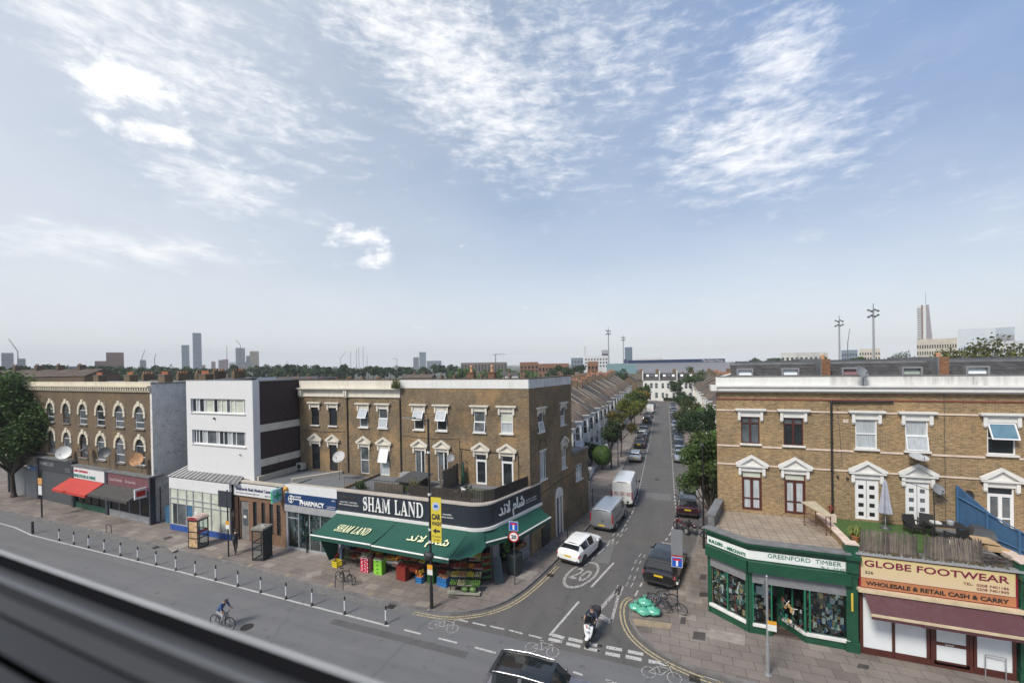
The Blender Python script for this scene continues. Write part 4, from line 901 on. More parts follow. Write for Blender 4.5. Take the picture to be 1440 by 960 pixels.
for i in range(nb):
 t0,t1=i/nb,(i+.93)/nb;f=lambda t:(xb+(xa-xb)*t,y1+(y0-y1)*t)
 p0,p1=f(t0),f(t1);zt=lambda t:7.2-1.15*t/.5 if t<.5 else 6.05-.3*(t-.5)
 mb.hexa([(p0[0],p0[1],4.92),(p1[0],p1[1],4.92),(p1[0]+.03,p1[1],4.92),(p0[0]+.03,p0[1],4.92),(p0[0],p0[1],zt(t0)),(p1[0],p1[1],zt(t1)),(p1[0]+.03,p1[1],zt(t1)),(p0[0]+.03,p0[1],zt(t0))],BLUEF)
mb.build('boards',bf)
mb=MB()
for z,ze in((5.3,5.2),(6.7,5.75)):mb.tube((xb-.05,y1,z),(xa-.05,y0,ze),.035,.035,BLUEF,4)
mb.build('rail',bf)
for t in(0,.35,.68,1.):
 mb=MB();x,y=xb+(xa-xb)*t,y1+(y0-y1)*t;mb.box(x-.1,x-.02,y-.04,y+.04,4.9,zt(t)+.06,BLUEF);mb.build('post',bf)
# closed parasol
px=PY(1245,716,27.6).x
o=thing('closed_parasol',(px,27.6,4.89),'closed grey parasol standing upright beside the roof table','parasol')
mb=MB();mb.tube((px,27.6,4.9),(px,27.6,7.55),.022,.022,ALU,8);mb.build('pole',o)
mb=MB();r=random.Random(3);rings=[(.03,7.5),(.07,7.3),(.11,6.9),(.17,6.3),(.24,5.75),(.22,5.7)];nn=18
vs=[V((px+rr*(1+.28*(-1)**i*(rr>.05))*cos(2*pi*i/nn),27.6+rr*(1+.28*(-1)**i*(rr>.05))*sin(2*pi*i/nn),z))for rr,z in rings for i in range(nn)]
mb.add(vs,[(k*nn+(i+1)%nn,k*nn+i,(k+1)*nn+i,(k+1)*nn+(i+1)%nn)for k in range(len(rings)-1)for i in range(nn)],mat('grey_parasol_cloth',(.36,.37,.44),.85,var=.2));mb.build('canopy',o)
mb=MB();mb.lathe((px,27.6,4.89),[(.26,0),(.26,.06),(.05,.12),(.03,.3)],DGREY,14);mb.build('base',o)
# rattan chairs, glass table
RAT=mat('black_rattan',(.018,.017,.017),.7,var=.4,scale=20,bump=.6,bs=60)
def rattan_chair(x,y,rz,label,z=4.89):
 o=thing('rattan_armchair',(0,0,0),label,'armchair','dark rattan chairs on the roof')
 mb=MB();mb.box(-.28,.28,-.27,.27,.30,.40,RAT);mb.build('seat',o)
 mb=MB();mb.hexa([(-.28,.22,.38),(.28,.22,.38),(.28,.29,.38),(-.28,.29,.38),(-.27,.32,.88),(.27,.32,.88),(.27,.38,.88),(-.27,.38,.88)],RAT);mb.build('backrest',o)
 for s_ in(-1,1):
  mb=MB();mb.box(s_*.31-.03,s_*.31+.03,-.27,.29,.58,.63,RAT);mb.box(s_*.31-.02,s_*.31+.02,-.26,-.2,.3,.578,RAT);mb.build('armrest',o)
  for t in(-.25,.25):mb=MB();mb.tube((s_*.26,t,.3),(s_*.27,t,0),.022,.018,RAT,6);mb.build('leg',o)
 o.location=(x,y,z);o.rotation_euler=(0,0,rz);return o
TP=lambda u,v,z=4.9:G(u,v,z)
p=TP(1245,722);rattan_chair(p.x,27.2,radians(15),'dark rattan armchair under the closed parasol')
p=TP(1262,722);rattan_chair(p.x+.05,27.6,radians(-25),'dark rattan armchair wedged between the parasol and the roof table')
p=TP(1300,738);rattan_chair(p.x,26.1,radians(200),'dark rattan chair in front of the roof table, beside the flattened cardboard')
p=TP(1290,725);tx,ty=p.x-.4,26.9
o=thing('roof_table',(tx,ty,4.89),'dark oblong garden table with clutter on top, in the middle of the roof lawn','table')
mb=MB();mb.box(tx-.75,tx+.75,ty-.42,ty+.42,5.58,5.63,RAT);mb.build('tabletop',o)
for a in(-.66,.66):
 for b_ in(-.34,.34):mb=MB();mb.box(tx+a-.03,tx+a+.03,ty+b_-.03,ty+b_+.03,4.89,5.578,RAT);mb.build('leg',o)
mb=MB();mb.box(tx-.55,tx-.2,ty-.15,ty+.15,5.632,5.72,TRIM);tag(mb.build('storage_tray'),'white tray on the left end of the roof table','tray')
mb=MB();mb.lathe((tx+.2,ty,5.632),[(.13,0),(.15,.2),(.14,.22)],ALU,12);tag(mb.build('cooking_pot'),'metal pot on the right end of the roof table','pot')
mb=MB();mb.lathe((tx-.15,ty-.7,4.89),[(.14,0),(.19,.1),(.14,.26),(.03,.3)],TRIM,12);tag(mb.build('white_bowl'),'white rounded pot on the lawn in front of the roof table','bowl')
mb=MB();mb.box(tx-.05,tx+.4,ty-.75,ty-.45,4.89,5.1,RED);tag(mb.build('red_crate'),'red plastic box on the lawn under the roof table','box')
# cantilever parasol frame without its cloth
p=TP(1297,745);qx,qy=p.x-.15,26.4
o=thing('bare_parasol_frame',(qx,qy,4.89),'thin black cantilever parasol frame without cloth beside the roof table','parasol frame')
mb=MB();mb.tube((qx,qy,4.89),(qx-.05,qy,7.35),.025,.022,BLACKM,8);mb.build('pole',o)
mb=MB();mb.tube((qx-.05,qy,7.35),(qx-1.25,qy+.3,7.75),.015,.015,BLACKM,6);mb.tube((qx-.05,qy,7.35),(qx+.45,qy-.1,6.95),.02,.02,BLACKM,6);mb.tube((qx-.04,qy,6.7),(qx+.45,qy-.1,6.95),.018,.018,BLACKM,6);mb.tube((qx-.04,qy,6.7),(qx+.1,qy,6.9),.018,.018,BLACKM,6);mb.build('arm',o)
# barbecue, cardboard, pots
p=TP(1352,738);bx,by=p.x-.3,26.9
o=thing('covered_barbecue',(bx,by,4.89),'dark covered barbecue beside the blue fence','barbecue')
mb=MB();mb.hexa([(bx-.75,by-.45,5.2),(bx+.6,by-.6,5.15),(bx+.75,by+.35,5.2),(bx-.6,by+.45,5.2),(bx-.55,by-.25,5.62),(bx+.45,by-.3,5.55),(bx+.5,by+.2,5.6),(bx-.4,by+.3,5.65)],DGREY);mb.build('cover',o)
mb=MB();mb.box(bx-.5,bx+.45,by-.3,by+.25,4.89,5.198,BLACKM);mb.build('base',o)
CARD=mat('cardboard',(.40,.28,.16),.85,var=.15)
for k,(dx,dy,w_,d_,h,zz,lab)in enumerate([(-.9,-.95,.85,.5,.05,5.20,'large flattened cardboard sheet in front of the barbecue'),(-.55,-1.15,.7,.4,.2,4.9,'yellow-brown open carton under the cardboard sheet'),(.35,-1.05,.8,.45,.16,4.9,'small open cardboard box right of the flattened sheet')]):
 mb=MB();mb.hexa([(bx+dx,by+dy,zz),(bx+dx+w_,by+dy-.1,zz-.05 if k==0 else zz),(bx+dx+w_-.1,by+dy+d_,zz+.05 if k==0 else zz),(bx+dx,by+dy+d_,zz+.1 if k==0 else zz),(bx+dx,by+dy,zz+h),(bx+dx+w_,by+dy-.1,zz+h-(.05 if k==0 else 0)),(bx+dx+w_-.1,by+dy+d_,zz+h+(.05 if k==0 else 0)),(bx+dx,by+dy+d_,zz+h+(.1 if k==0 else 0))],CARD);tag(mb.build('cardboard_box'),lab,'cardboard')
mb=MB();mb.lathe((bx+.15,by+.75,5.6),[(.14,0),(.22,.22),(.24,.22),(.24,.27),(.2,.27)],TERRA,14);mb.tube((bx+.15,by+.75,4.89),(bx+.15,by+.75,5.6),.12,.12,DGREY,8);tag(mb.build('terracotta_pot'),'terracotta pot standing behind the covered barbecue','pot')
mb=MB();mb.lathe((bx+1.15,by-.85,4.9),[(0,.1),(.45,.12),(.5,.05),(.5,.2),(.44,.22),(.4,.15),(0,.13)],RUBBER,20);tag(mb.build('black_tray'),'round black tray lying by the foot of the blue fence','tray')
mb=MB();mb.hexa([(bx+1.0,by-.3,4.9),(bx+1.5,by-.5,4.9),(bx+1.6,by-.3,4.9),(bx+1.1,by-.1,4.9),(bx+1.0,by-.1,5.5),(bx+1.3,by-.25,5.45),(bx+1.35,by-.15,5.45),(bx+1.05,by,5.5)],mat('pale_sack',(.45,.40,.30),.9,var=.3));tag(mb.build('sack'),'pale crumpled sack leaning on the blue fence','sack')
# pot plant at roof corner
def spiky(x,y,z,r_,h,label,n=60,m=None,lean=.6):
 m=m or mat('spiky_leaf',(.16,.20,.04),.6,var=.4);mb=MB();rr=random.Random(int(x*97))
 for i in range(n):
  a=rr.uniform(0,2*pi);l_=r_*rr.uniform(.4,1);hh=h*rr.uniform(.5,1);w_=.018;t=V((-sin(a),cos(a),0))*w_;p0=V((x,y,z));p1=p0+V((cos(a)*l_*.5,sin(a)*l_*.5,hh));p2=p0+V((cos(a)*l_,sin(a)*l_,hh*(1-lean*rr.random())))
  mb.add([p0-t,p0+t,p1+t,p1-t,p2],[(0,1,2,3),(3,2,4)],m)
 o=mb.build('spiky_plant');tag(o,label,'plant');return o
spiky(8.75,25.2,4.95,.55,.75,'spiky yellow-green plant at the left end of the roof lawn',110)
mb=MB();mb.lathe((8.72,25.2,4.89),[(.13,0),(.19,.26),(.21,.3),(.17,.3)],TERRA,14);tag(mb.build('plant_pot'),'orange pot holding the spiky roof plant','pot')
spiky(8.55,27.9,5.3,.3,.5,'reddish plant on the ledge below the black downpipe',50,mat('red_leaf',(.22,.05,.03),.6,var=.4))
mb=MB();mb.box(8.45,8.75,27.7,28.0,4.9,5.3,CREAMB);tag(mb.build('planter_block'),'pale block pot under the reddish plant','pot')
# rusty frame table at edge of timber shop roof
o=thing('scaffold_stand',(7.6,26,4.72),'rusty tube stand with a pale board on top, on the paved shop roof','stand')
RUST=mat('rusty_tube',(.12,.05,.03),.8,var=.4)
mb=MB();mb.hexa([(6.95,27.2,6.0),(7.75,25.9,5.75),(8.05,26.0,5.75),(7.7,27.5,6.0),(6.95,27.2,6.06),(7.75,25.9,5.81),(8.05,26.0,5.81),(7.7,27.5,6.06)],mat('pale_board',(.42,.36,.26),.7,var=.2));mb.build('board',o)
for x,y,z in((7.1,27.2,6.0),(7.7,27.4,6.0),(7.75,26.0,5.75),(7.98,26.1,5.75)):
 mb=MB();mb.tube((x,y,4.72),(x,y,z),.025,.025,RUST,6);mb.build('leg',o)
mb=MB()
for z in(5.0,5.25,5.5):mb.tube((7.75,26.0,z),(7.1,27.2,z),.018,.018,RUST,5)
mb.build('brace',o)
# ------------------------------------------------------------------ LEFT CORNER BUILDING
fL=Fr((0,YF),(1,0),(0,-1));XC=-9.33
SD=V((.23,.973,0)).normalized();fS=Fr((XC,YF),(SD.x,SD.y))     # side wall, outward to the street (+x)
fS.n=V((SD.y,-SD.x,0))
LU=(8.90,10.46)
def left_house(x0,x1,ups,downs,label,cream,corner=False,cons=()):
 o=thing('terraced_house',((x0+x1)/2,YF,0),label,'house','brick houses above the grocery and pharmacy')
 mb=MB();wall_holes(mb,fL,x0,x1,4.2,12.2 if not cream else 11.42,[u[:2]+LU for u in ups]+[d[:4]for d in downs],BRICK,.16)
 mb.poly([fL.p(x1,0,-9.5),fL.p(x0,0,-9.5),fL.p(x0,12.4,-9.5),fL.p(x1,12.4,-9.5)],BRICK)
 if corner:
  holes=[(1.25,2.05,8.85,10.3),(1.45,2.35,5.2,7.35),(4.95,5.75,8.9,10.35),(5.05,5.85,5.3,7.1),(3.9,4.85,.13,3.2)]
  wall_holes(mb,fS,0,7.0,.0,12.2,holes,BRICK,.16)
 mb.poly([fL.p(x0+.012,4.2,-.2),fL.p(x0+.012,4.2,-9.49),fL.p(x0+.012,12,-9.49),fL.p(x0+.012,12,-.2)],BRICK);w_=mb.build('wall',o)
 mb=MB()
 if cream:
  mb.fbox(fL,x0,x1,11.422,11.55,-.1,.10,STUCCO);mb.fbox(fL,x0,x1,11.552,12.0,-.1,.055,STUCCO);mb.fbox(fL,x0,x1,12.002,12.10,-.1,.22,STUCCO);mb.fbox(fL,x0-.0,x1,12.102,12.2,-.1,.38,STUCCO);mb.fbox(fL,x0,x1,12.202,12.86,-.28,.0,STUCCO)
  mb.build('cornice',o)
  for c in cons:
   mb=MB();mb.fbox(fL,c-.14,c+.0,11.5,12.0,.056,.26,STUCCO);mb.fbox(fL,c+.06,c+.2,11.5,12.0,.056,.26,STUCCO);mb.fbox(fL,c-.16,c+.22,11.38,11.5,.101,.18,STUCCO);mb.build('console',o)
 else:
  mb.fbox(fL,x0,x1,12.202,12.88,-.28,.03,WHITEP)
  if corner:mb.fbox(fS,.04,7.0,12.202,12.88,-.28,.03,GREYP)
  mb.build('parapet',o)
 mb=MB();mb.fbox(fL,x0,x1,12.882,12.95,-.34,.05,TILEB)
 if corner:mb.fbox(fS,.04,7.02,12.882,12.95,-.34,.06,TILEB)
 mb.build('coping',o)
 mb=MB()
 xr=XC+1.4 if corner else x1
 mb.poly([(x0,YF+.25,12.5),(x1,YF+.25,12.5),(xr,YF+9.4,12.5),(x0,YF+9.4,12.5)],FELT);mb.build('roof',o)
 for u in ups:
  h=u[:2]+LU;window(fL,h,o,*u[2]);m2=MB();sill(m2,fL,h[0],h[1],h[2]-.001,TRIM);m2.build('window_sill',o);hood_flat(o,fL,h[0],h[1],h[3],STUCCO,1.0)
 for d in downs:
  window(fL,d[:4],o,*d[4]);hood_ped(o,fL,d[0],d[1],d[3],STUCCO,1.0)
 return o
BW=('plain',BLACKM,GLASSD)
DZ=(4.95,7.22)
la=left_house(-31.2,-25.72,[(-29.8,-28.95,BW),(-27.78,-26.92,BW)],[(-29.82,-28.93,*DZ,('plain',BLACKM,GLASSD)),(-27.82,-26.95,*DZ,('plain',BLACKM,GLASSD))],'brick house with dark-framed windows beside the dark brick flank wall, left end of its row',True,cons=(-30.95,-25.85))
lb=left_house(-25.72,-20.33,[(-24.5,-23.62,('tilt',PVC,CURT,GLASSM)),(-22.5,-21.62,('tiltlow',PVC,GLASSM,CURT))],[(-24.48,-23.6,*DZ,('split',PVC,GLASSM,GLASSM)),(-22.48,-21.55,*DZ,('tilt',PVC,CURT,CURT,None))]if False else[(-24.48,-23.6,*DZ,('sash',PVC,GLASSM,GLASSM)),(-22.48,-21.55,*DZ,('tilt',PVC,SKYL,CURT))],'brick house with cream cornice and tilted white windows above the grass-grown terrace',True,cons=())
lc=left_house(-20.33,-14.93,[(-19.08,-18.15,('tilt',PVC,CURT,GLASSD)),(-16.98,-16.08,('tilt',PVC,CURT,GLASSD))],[(-19.03,-18.12,*DZ,('split',PVC,GLASSM,GLASSD)),(-16.98,-16.08,*DZ,('split',PVC,GLASSM,GLASSD))],'brick house with a plain white parapet and two tilted windows, behind the wooden terrace fence',False)
ld=left_house(-14.93,XC,[(-13.73,-12.8,('tiltlow',PVC,GLASSM,GLASSM)),(-11.55,-10.6,('sash',PVC,BLIND,CURT))],[(-13.66,-12.76,*DZ,('door1',PVC,GLASSD,GLASSD)),(-11.55,-10.62,*DZ,('door1',PVC,GLASSD,GLASSD))],'brick corner house with the white parapet turning into the side street',False,True)
# side windows of the corner house
for h,st,hood in(((1.25,2.05,8.85,10.3),('tiltlow',PVC,GLASSM,CURT),'f'),((1.45,2.35,5.2,7.35),('split',PVC,CURT,GLASSM),None),((4.95,5.75,8.9,10.35),('sash',PVC,GLASSM,CURT),'f'),((5.05,5.85,5.3,7.1),('sash',PVC,GLASSM,CURT),'p')):
 window(fS,h,ld,*st);m2=MB();sill(m2,fS,h[0],h[1],h[2]-.001,TRIM);m2.build('window_sill',ld)
 if hood=='f':hood_flat(ld,fS,h[0],h[1],h[3],STUCCO,.9)
 elif hood=='p':hood_ped(ld,fS,h[0],h[1],h[3],STUCCO,.9)
 else:m2=MB();m2.fbox(fS,h[0]-.08,h[1]+.08,h[3]+.002,h[3]+.10,.002,.07,TRIM);m2.build('window_head',ld)
# street door in the side wall with a round-headed white surround
m2=MB();m2.fbox(fS,3.78,3.9,.13,3.2,.003,.10,TRIM);m2.fbox(fS,4.85,4.97,.13,3.2,.003,.10,TRIM)
am=4.375;m2.fprism(fS,[(3.75,3.2),(5.0,3.2),(4.95,3.55),(4.75,3.85),(am,3.98),(4.0,3.85),(3.8,3.55)],.003,.12,TRIM);m2.fprism(fS,[(4.0,3.3),(4.75,3.3),(am,3.6)],.121,.14,GREYP);m2.build('door_surround',ld)
m2=MB();m2.fbox(fS,3.95,4.45,.14,3.15,-.12,-.05,BLACKM);m2.fbox(fS,4.46,4.84,.14,3.15,-.12,-.06,TRIM);m2.build('door',ld)
# blocked arch outline, cables, pipes on the side wall
m2=MB();m2.path([fS.p(1.9+.62*cos(t),7.55+.7*sin(t),.02)for t in[pi*k/10 for k in range(11)]],.02,BRICKD,5);m2.build('blocked_arch',ld)
m2=MB();m2.path([fS.p(0,3.9,.03),fS.p(2.0,4.2,.03),fS.p(4,4.4,.03),fS.p(7.0,4.55,.03)],.02,BLACKM,5)
m2.path([fL.p(-15.0,7.55,.04),fL.p(-10.2,7.35,.04),fL.p(-10.2,5.0,.04)],.02,BLACKM,5);m2.path([fL.p(-14.85,7.4,.04),fL.p(-14.85,5.0,.04)],.02,BLACKM,5);m2.path([fL.p(-9.45,5.6,.04),fL.p(-9.9,5.4,.04)],.025,BLACKM,5);m2.build('cable',ld)
for x,z in((-14.4,6.6),(-10.15,6.65)):
 m2=MB();m2.ball(fL.p(x,z,.12),.06,BLACKM);m2.tube(fL.p(x-.12,z+.05,.0),fL.p(x,z,.12),.02,.02,BLACKM,5);m2.build('wall_lamp',ld)
# chimneys and clutter on the roof
def chimney(x,y,z,label,n=2,w_=.55,d_=.45,h=.7,pot=.55,m=BRICKW):
 o=thing('chimney_stack',(x,y,z),label,'chimney');mb=MB();mb.box(x-w_/2,x+w_/2,y-d_/2,y+d_/2,z,z+h,m);mb.box(x-w_/2-.05,x+w_/2+.05,y-d_/2-.05,y+d_/2+.05,z+h+.002,z+h+.08,m);mb.build('stack',o)
 for i in range(n):
  p=MB();px_=x+(i-(n-1)/2)*w_/max(1,n)*.95;p.lathe((px_,y,z+h+.08),[(.12,0),(.15,.03),(.12,.08),(.11,pot*.7),(.15,pot*.8),(.14,pot*.95),(.10,pot)],TERRAP,10);p.build('chimney_pot',o)
 return o
p=PY(663,520,33.5);chimney(p.x,33.5,12.5,'red brick chimney with a banded pot on the corner building roof, left of the pair',1,.6,.5,.75,.62)
p=PY(692,520,33.5);chimney(p.x,33.5,12.5,'red brick chimney with a banded pot on the corner building roof, right of the pair',1,.6,.5,.75,.62)
def aerial(x,y,z0,z1,label,yaw=0):
 o=thing('tv_aerial',(x,y,z0),label,'aerial');mb=MB();mb.tube((x,y,z0),(x,y,z1),.018,.015,DGREY,5);mb.build('mast',o)
 mb=MB();d=V((cos(yaw),sin(yaw),0));mb.tube(V((x,y,z1-.05))-d*.3,V((x,y,z1-.05))+d*.9,.012,.012,DGREY,4)
 for k in range(7):c=V((x,y,z1-.05))+d*(k*.13);e=V((-d.y,d.x,0))*.17;mb.tube(c-e,c+e,.007,.007,DGREY,4)
 mb.build('antenna',o);return o
p=PY(697,520,33.4);aerial(p.x,33.3,13.2,14.9,'television aerial beside the right chimney on the corner building')
mb=MB();p=PY(558,540,28.3)
rr=random.Random(4);GR=mat('dry_weed',(.16,.15,.05),.9,var=.4);GR2=mat('green_weed',(.06,.10,.03),.9,var=.4)
def weed(c,r_,h,n,name,label,mm=(None,),cat='plant'):
 mb=MB();c=V(c)
 for i in range(n):
  a=rr.uniform(0,2*pi);q=c+V((cos(a)*r_*rr.random(),sin(a)*r_*.5*rr.random(),0));t=q+V((rr.uniform(-.25,.25)*h,rr.uniform(-.25,.25)*h,h*rr.uniform(.3,1)));w_=V((rr.uniform(-1,1),rr.uniform(-1,1),.3)).normalized()*.022
  mb.add([q-w_,q+w_,t+w_,t-w_*.3],[(0,1,2,3)],rr.choice([m or GR2 for m in mm]))
 o=mb.build(name);tag(o,label,cat);return o
weed((p.x,28.15,12.2),.45,.75,150,'roof_weed','dry weed sprouting where the cream cornice of the brick row ends',(GR,GR2))
# rear extension, two storeys, further up the side street
ex=thing('rear_extension',(XC+SD.x*7,YF+SD.y*7,0),'lower brick extension with one white window behind the corner house','extension')
mb=MB();fE=Fr((XC+SD.x*7.002+.0,YF+SD.y*7.002),(SD.x,SD.y));fE.n=fS.n
wall_holes(mb,fE,0,3.4,0,6.05,[(.7,1.95,3.65,5.0)],BRICK,.15);mb.poly([fE.p(3.4,0,0),fE.p(3.4,0,-7),fE.p(3.4,6.05,-7),fE.p(3.4,6.05,0)],BRICK);mb.poly([fE.p(0,6.0,0),fE.p(3.4,6.0,0),fE.p(3.4,6.0,-7),fE.p(0,6.0,-7)],FELT);mb.build('wall',ex)
mb=MB();mb.fbox(fE,0,3.45,6.052,6.25,-.25,.12,KERB);mb.build('coping',ex)
window(fE,(.7,1.95,3.65,5.0),ex,'casement2',PVC,GLASSM,CURT);m2=MB();sill(m2,fE,.7,1.95,3.649,TRIM);m2.build('window_sill',ex)
m2=MB();m2.path([fE.p(0,4.6,.03),fE.p(3.4,4.75,.03)],.02,BLACKM,5);m2.build('cable',ex)
# ------------------------------------------------------------------ GROCERY (single-storey projection)
NAVY=mat('blue_black_fascia',(.022,.028,.040),.35,var=.1,space='world');GRYP=mat('grey_marble_pier',(.23,.24,.255),.45,var=.3,scale=3,space='world')
sh4=thing('grocery_shop',(-15,23.8,0),'corner grocery with a curved blue-black fascia reading Sham Land','shop')
arc=[(-11.9+1.35*sin(t),25.15-1.35*cos(t))for t in[radians(a)for a in range(0,79,6)]]
path_=[(-22.55,23.8)]+arc+[(-9.02,29.75)]
def curtain_wall(mb,pl,z0,z1,off,th,m):
 A,B=offs(pl,off+th),offs(pl,off)
 for i in range(len(pl)-1):
  mb.hexa([V((*A[i],z0)),V((*A[i+1],z0)),V((*B[i+1],z0)),V((*B[i],z0)),V((*A[i],z1)),V((*A[i+1],z1)),V((*B[i+1],z1)),V((*B[i],z1))],m)
mb=MB();curtain_wall(mb,path_,3.62,5.02,0,.10,NAVY);fas=mb.build('fascia',sh4)
mb=MB();curtain_wall(mb,path_,5.022,5.11,-.35,.50,weathered('pale_stone_coping',(.45,.40,.35),(.2,.17,.14),.6));mb.build('coping',sh4)
mb=MB();mb.poly([(*p,4.9)for p in[(-22.55,24.1)]+[(a,b+.2)for a,b in arc]+[(-9.4,29.7),(XC,YF+.01),(-22.55,YF+.01)]],FELT);mb.build('flat_roof',sh4)
mb=MB();curtain_wall(mb,path_,3.44,3.618,.0,.24,TRIM);mb.build('awning_box',sh4)
# lettering : heavy serif built letter by letter
LET=mat('raised_silver_white_letters',(.78,.78,.75),.4,var=.05)
SER={
 'H':(.86,[[(.06,0),(.34,0),(.34,.06),(.27,.06),(.27,.94),(.34,.94),(.34,1),(.06,1),(.06,.94),(.12,.94),(.12,.06),(.06,.06)],[(.52,0),(.80,0),(.80,.06),(.74,.06),(.74,.94),(.80,.94),(.80,1),(.52,1),(.52,.94),(.59,.94),(.59,.06),(.52,.06)],[(.27,.47),(.59,.47),(.59,.54),(.27,.54)]]),
 'A':(.86,[[(.0,0),(.24,0),(.24,.06),(.17,.06),(.39,.80),(.35,1.0),(.10,.06),(.0,.06)],[(.48,1.0),(.35,1.0),(.39,.80),(.57,.06),(.48,.06),(.48,0),(.84,0),(.84,.06),(.77,.06)],[(.22,.28),(.54,.28),(.52,.35),(.24,.35)]]),
 'M':(1.06,[[(.04,0),(.24,0),(.24,.06),(.18,.06),(.18,.94),(.10,.94),(.10,.06),(.04,.06)],[(.04,.94),(.30,.94),(.53,.30),(.50,.02),(.46,.02),(.13,1.0),(.04,1.0)],[(.46,.02),(.53,.30),(.74,1.0),(.84,1.0),(.53,.02)],[(.72,0),(1.0,0),(1.0,.06),(.94,.06),(.94,.94),(1.0,.94),(1.0,1),(.78,1),(.79,.06),(.72,.06)]]),
 'L':(.72,[[(.04,0),(.66,0),(.68,.30),(.62,.30),(.56,.07),(.27,.07),(.27,.94),(.34,.94),(.34,1),(.04,1),(.04,.94),(.11,.94),(.11,.06),(.04,.06)]]),
 'N':(.90,[[(.04,0),(.24,0),(.24,.06),(.17,.06),(.17,.94),(.11,.94),(.11,.06),(.04,.06)],[(.04,1),(.30,1),(.76,.16),(.76,0),(.68,0),(.13,.94),(.04,.94)],[(.70,.16),(.76,.05),(.76,.94),(.84,.94),(.84,1),(.62,1),(.62,.94),(.70,.94)]]),
 'D':(.88,[[(.04,0),(.30,0),(.30,.06),(.27,.06),(.27,.94),(.30,.94),(.30,1),(.04,1),(.04,.94),(.11,.94),(.11,.06),(.04,.06)],
 [(.30,0),(.45,0),(.68,.09),(.80,.28),(.82,.5),(.65,.5),(.63,.27),(.52,.10),(.42,.06),(.30,.06)],[(.82,.5),(.80,.72),(.68,.91),(.45,1),(.30,1),(.30,.94),(.42,.94),(.52,.90),(.63,.73),(.65,.5)]]),
}
sp=[(.06,.0,.06,.32),]
def letter_S(N_=16):
 c=[]   # centre line and half widths
 for k in range(N_+1):
  t=k/N_
  if t<.5:a=radians(40)+(radians(270)-radians(40))*(t/.5);c.append((.30+.19*cos(a),.74+.20*sin(a)))
  else:a=radians(90)-(radians(230))*((t-.5)/.5);c.append((.30+.21*cos(a),.26+.21*sin(a)+.065*(1-(t-.5)/.5)))
 return c
def put_letters(word,o_,ux,uz,H_,total,m,parent,depth=.05,gap=.0,lean=0):
 adv=sum((SER[ch][0]if ch in SER else .62 if ch=='S' else .42)+gap for ch in word);k=total/(adv*H_);mb=MB();ux=V(ux).normalized();uz=V(uz).normalized();nn=ux.cross(uz);x=0.
 def P(a,z,d=0):return V(o_)+ux*((a+lean*z)*H_*k)+uz*(z*H_)+nn*d
 for ch in word:
  if ch==' ':x+=.42+gap;continue
  if ch=='S':
   c=letter_S();
   for i in range(len(c)-1):
    (a0,z0),(a1,z1)=c[i],c[i+1];dx,dz=a1-a0,z1-z0;l_=sqrt(dx*dx+dz*dz)or 1;t=(i+.5)/len(c);w_=.035+.075*math.exp(-((t-.5)/.17)**2)+.02*abs(sin(t*6.28));px_,pz=-dz/l_*w_,dx/l_*w_
    q=[(x+a0-px_,z0-pz),(x+a1-px_,z1-pz),(x+a1+px_,z1+pz),(x+a0+px_,z0+pz)];mb.hexa([P(a,z,0)for a,z in q]+[P(a,z,depth)for a,z in q],m)
   for q in([(x+.43,.70),(x+.50,.70),(x+.50,1.0),(x+.45,1.0)],[(x+.08,.0),(x+.13,.0),(x+.15,.32),(x+.08,.32)]):mb.hexa([P(a,z,0)for a,z in q]+[P(a,z,depth)for a,z in q],m)
   x+=.62+gap;continue
  adv_,polys=SER[ch]
  for pg in polys:
   n_=len(pg);fr_=[P(x+a,z,depth)for a,z in pg];bk=[P(x+a,z,0)for a,z in pg]
   mb.add(fr_+bk,[tuple(range(n_))]+[((i+1)%n_,i,n_+i,n_+(i+1)%n_)for i in range(n_)],m)
  x+=adv_+gap
 return mb.build('lettering',parent)
fG=Fr((-22.55,23.8),(1,0),(0,-1))
put_letters('SHAM LAND',fG.p(2.35,3.87,.105),fG.u,ZZ,.98,5.0,LET,fas,.06,.03)
DULL=mat('dull_bronze_letters',(.12,.10,.08),.4,.5)
for a in(.35,7.95):
 text('lettering','SUPERMARKET',fG.p(a,4.58,.105),fG.u,ZZ,.20,DULL,fas,1.35,.02,bold=.004)
 text('lettering','HALAL MEAT - GROCERIES',fG.p(a-.05,4.25,.105),fG.u,ZZ,.12,LET,fas,1.5,.01)
 text('lettering','FRUITS, VEGETABLES, BAKERY',fG.p(a-.15,4.07,.105),fG.u,ZZ,.12,LET,fas,1.75,.01)
pe,pb=V((-9.02,29.75,0)),V((*arc[-1],0));sd2=(pe-pb).normalized();fG2=Fr((pb.x,pb.y),(sd2.x,sd2.y));fG2.n=V((sd2.y,-sd2.x,0));LG2=(pe-pb).length
AR='\ufeaa\ufee7\ufefb \ufee1\ufe8e\ufeb7'
text('lettering',AR,fG2.p(.25,4.05,.105),fG2.u,ZZ,1.05,LET,fas,2.75,.06,bold=.012)
text('lettering','SUPERMARKET',fG2.p(3.3,4.55,.105),fG2.u,ZZ,.20,DULL,fas,1.15,.02)
text('lettering','HALAL MEAT - GROCERIES',fG2.p(3.2,4.22,.105),fG2.u,ZZ,.12,LET,fas,1.35,.01)
text('lettering','FRUITS, VEGETABLES',fG2.p(3.2,4.04,.105),fG2.u,ZZ,.12,LET,fas,1.35,.01)
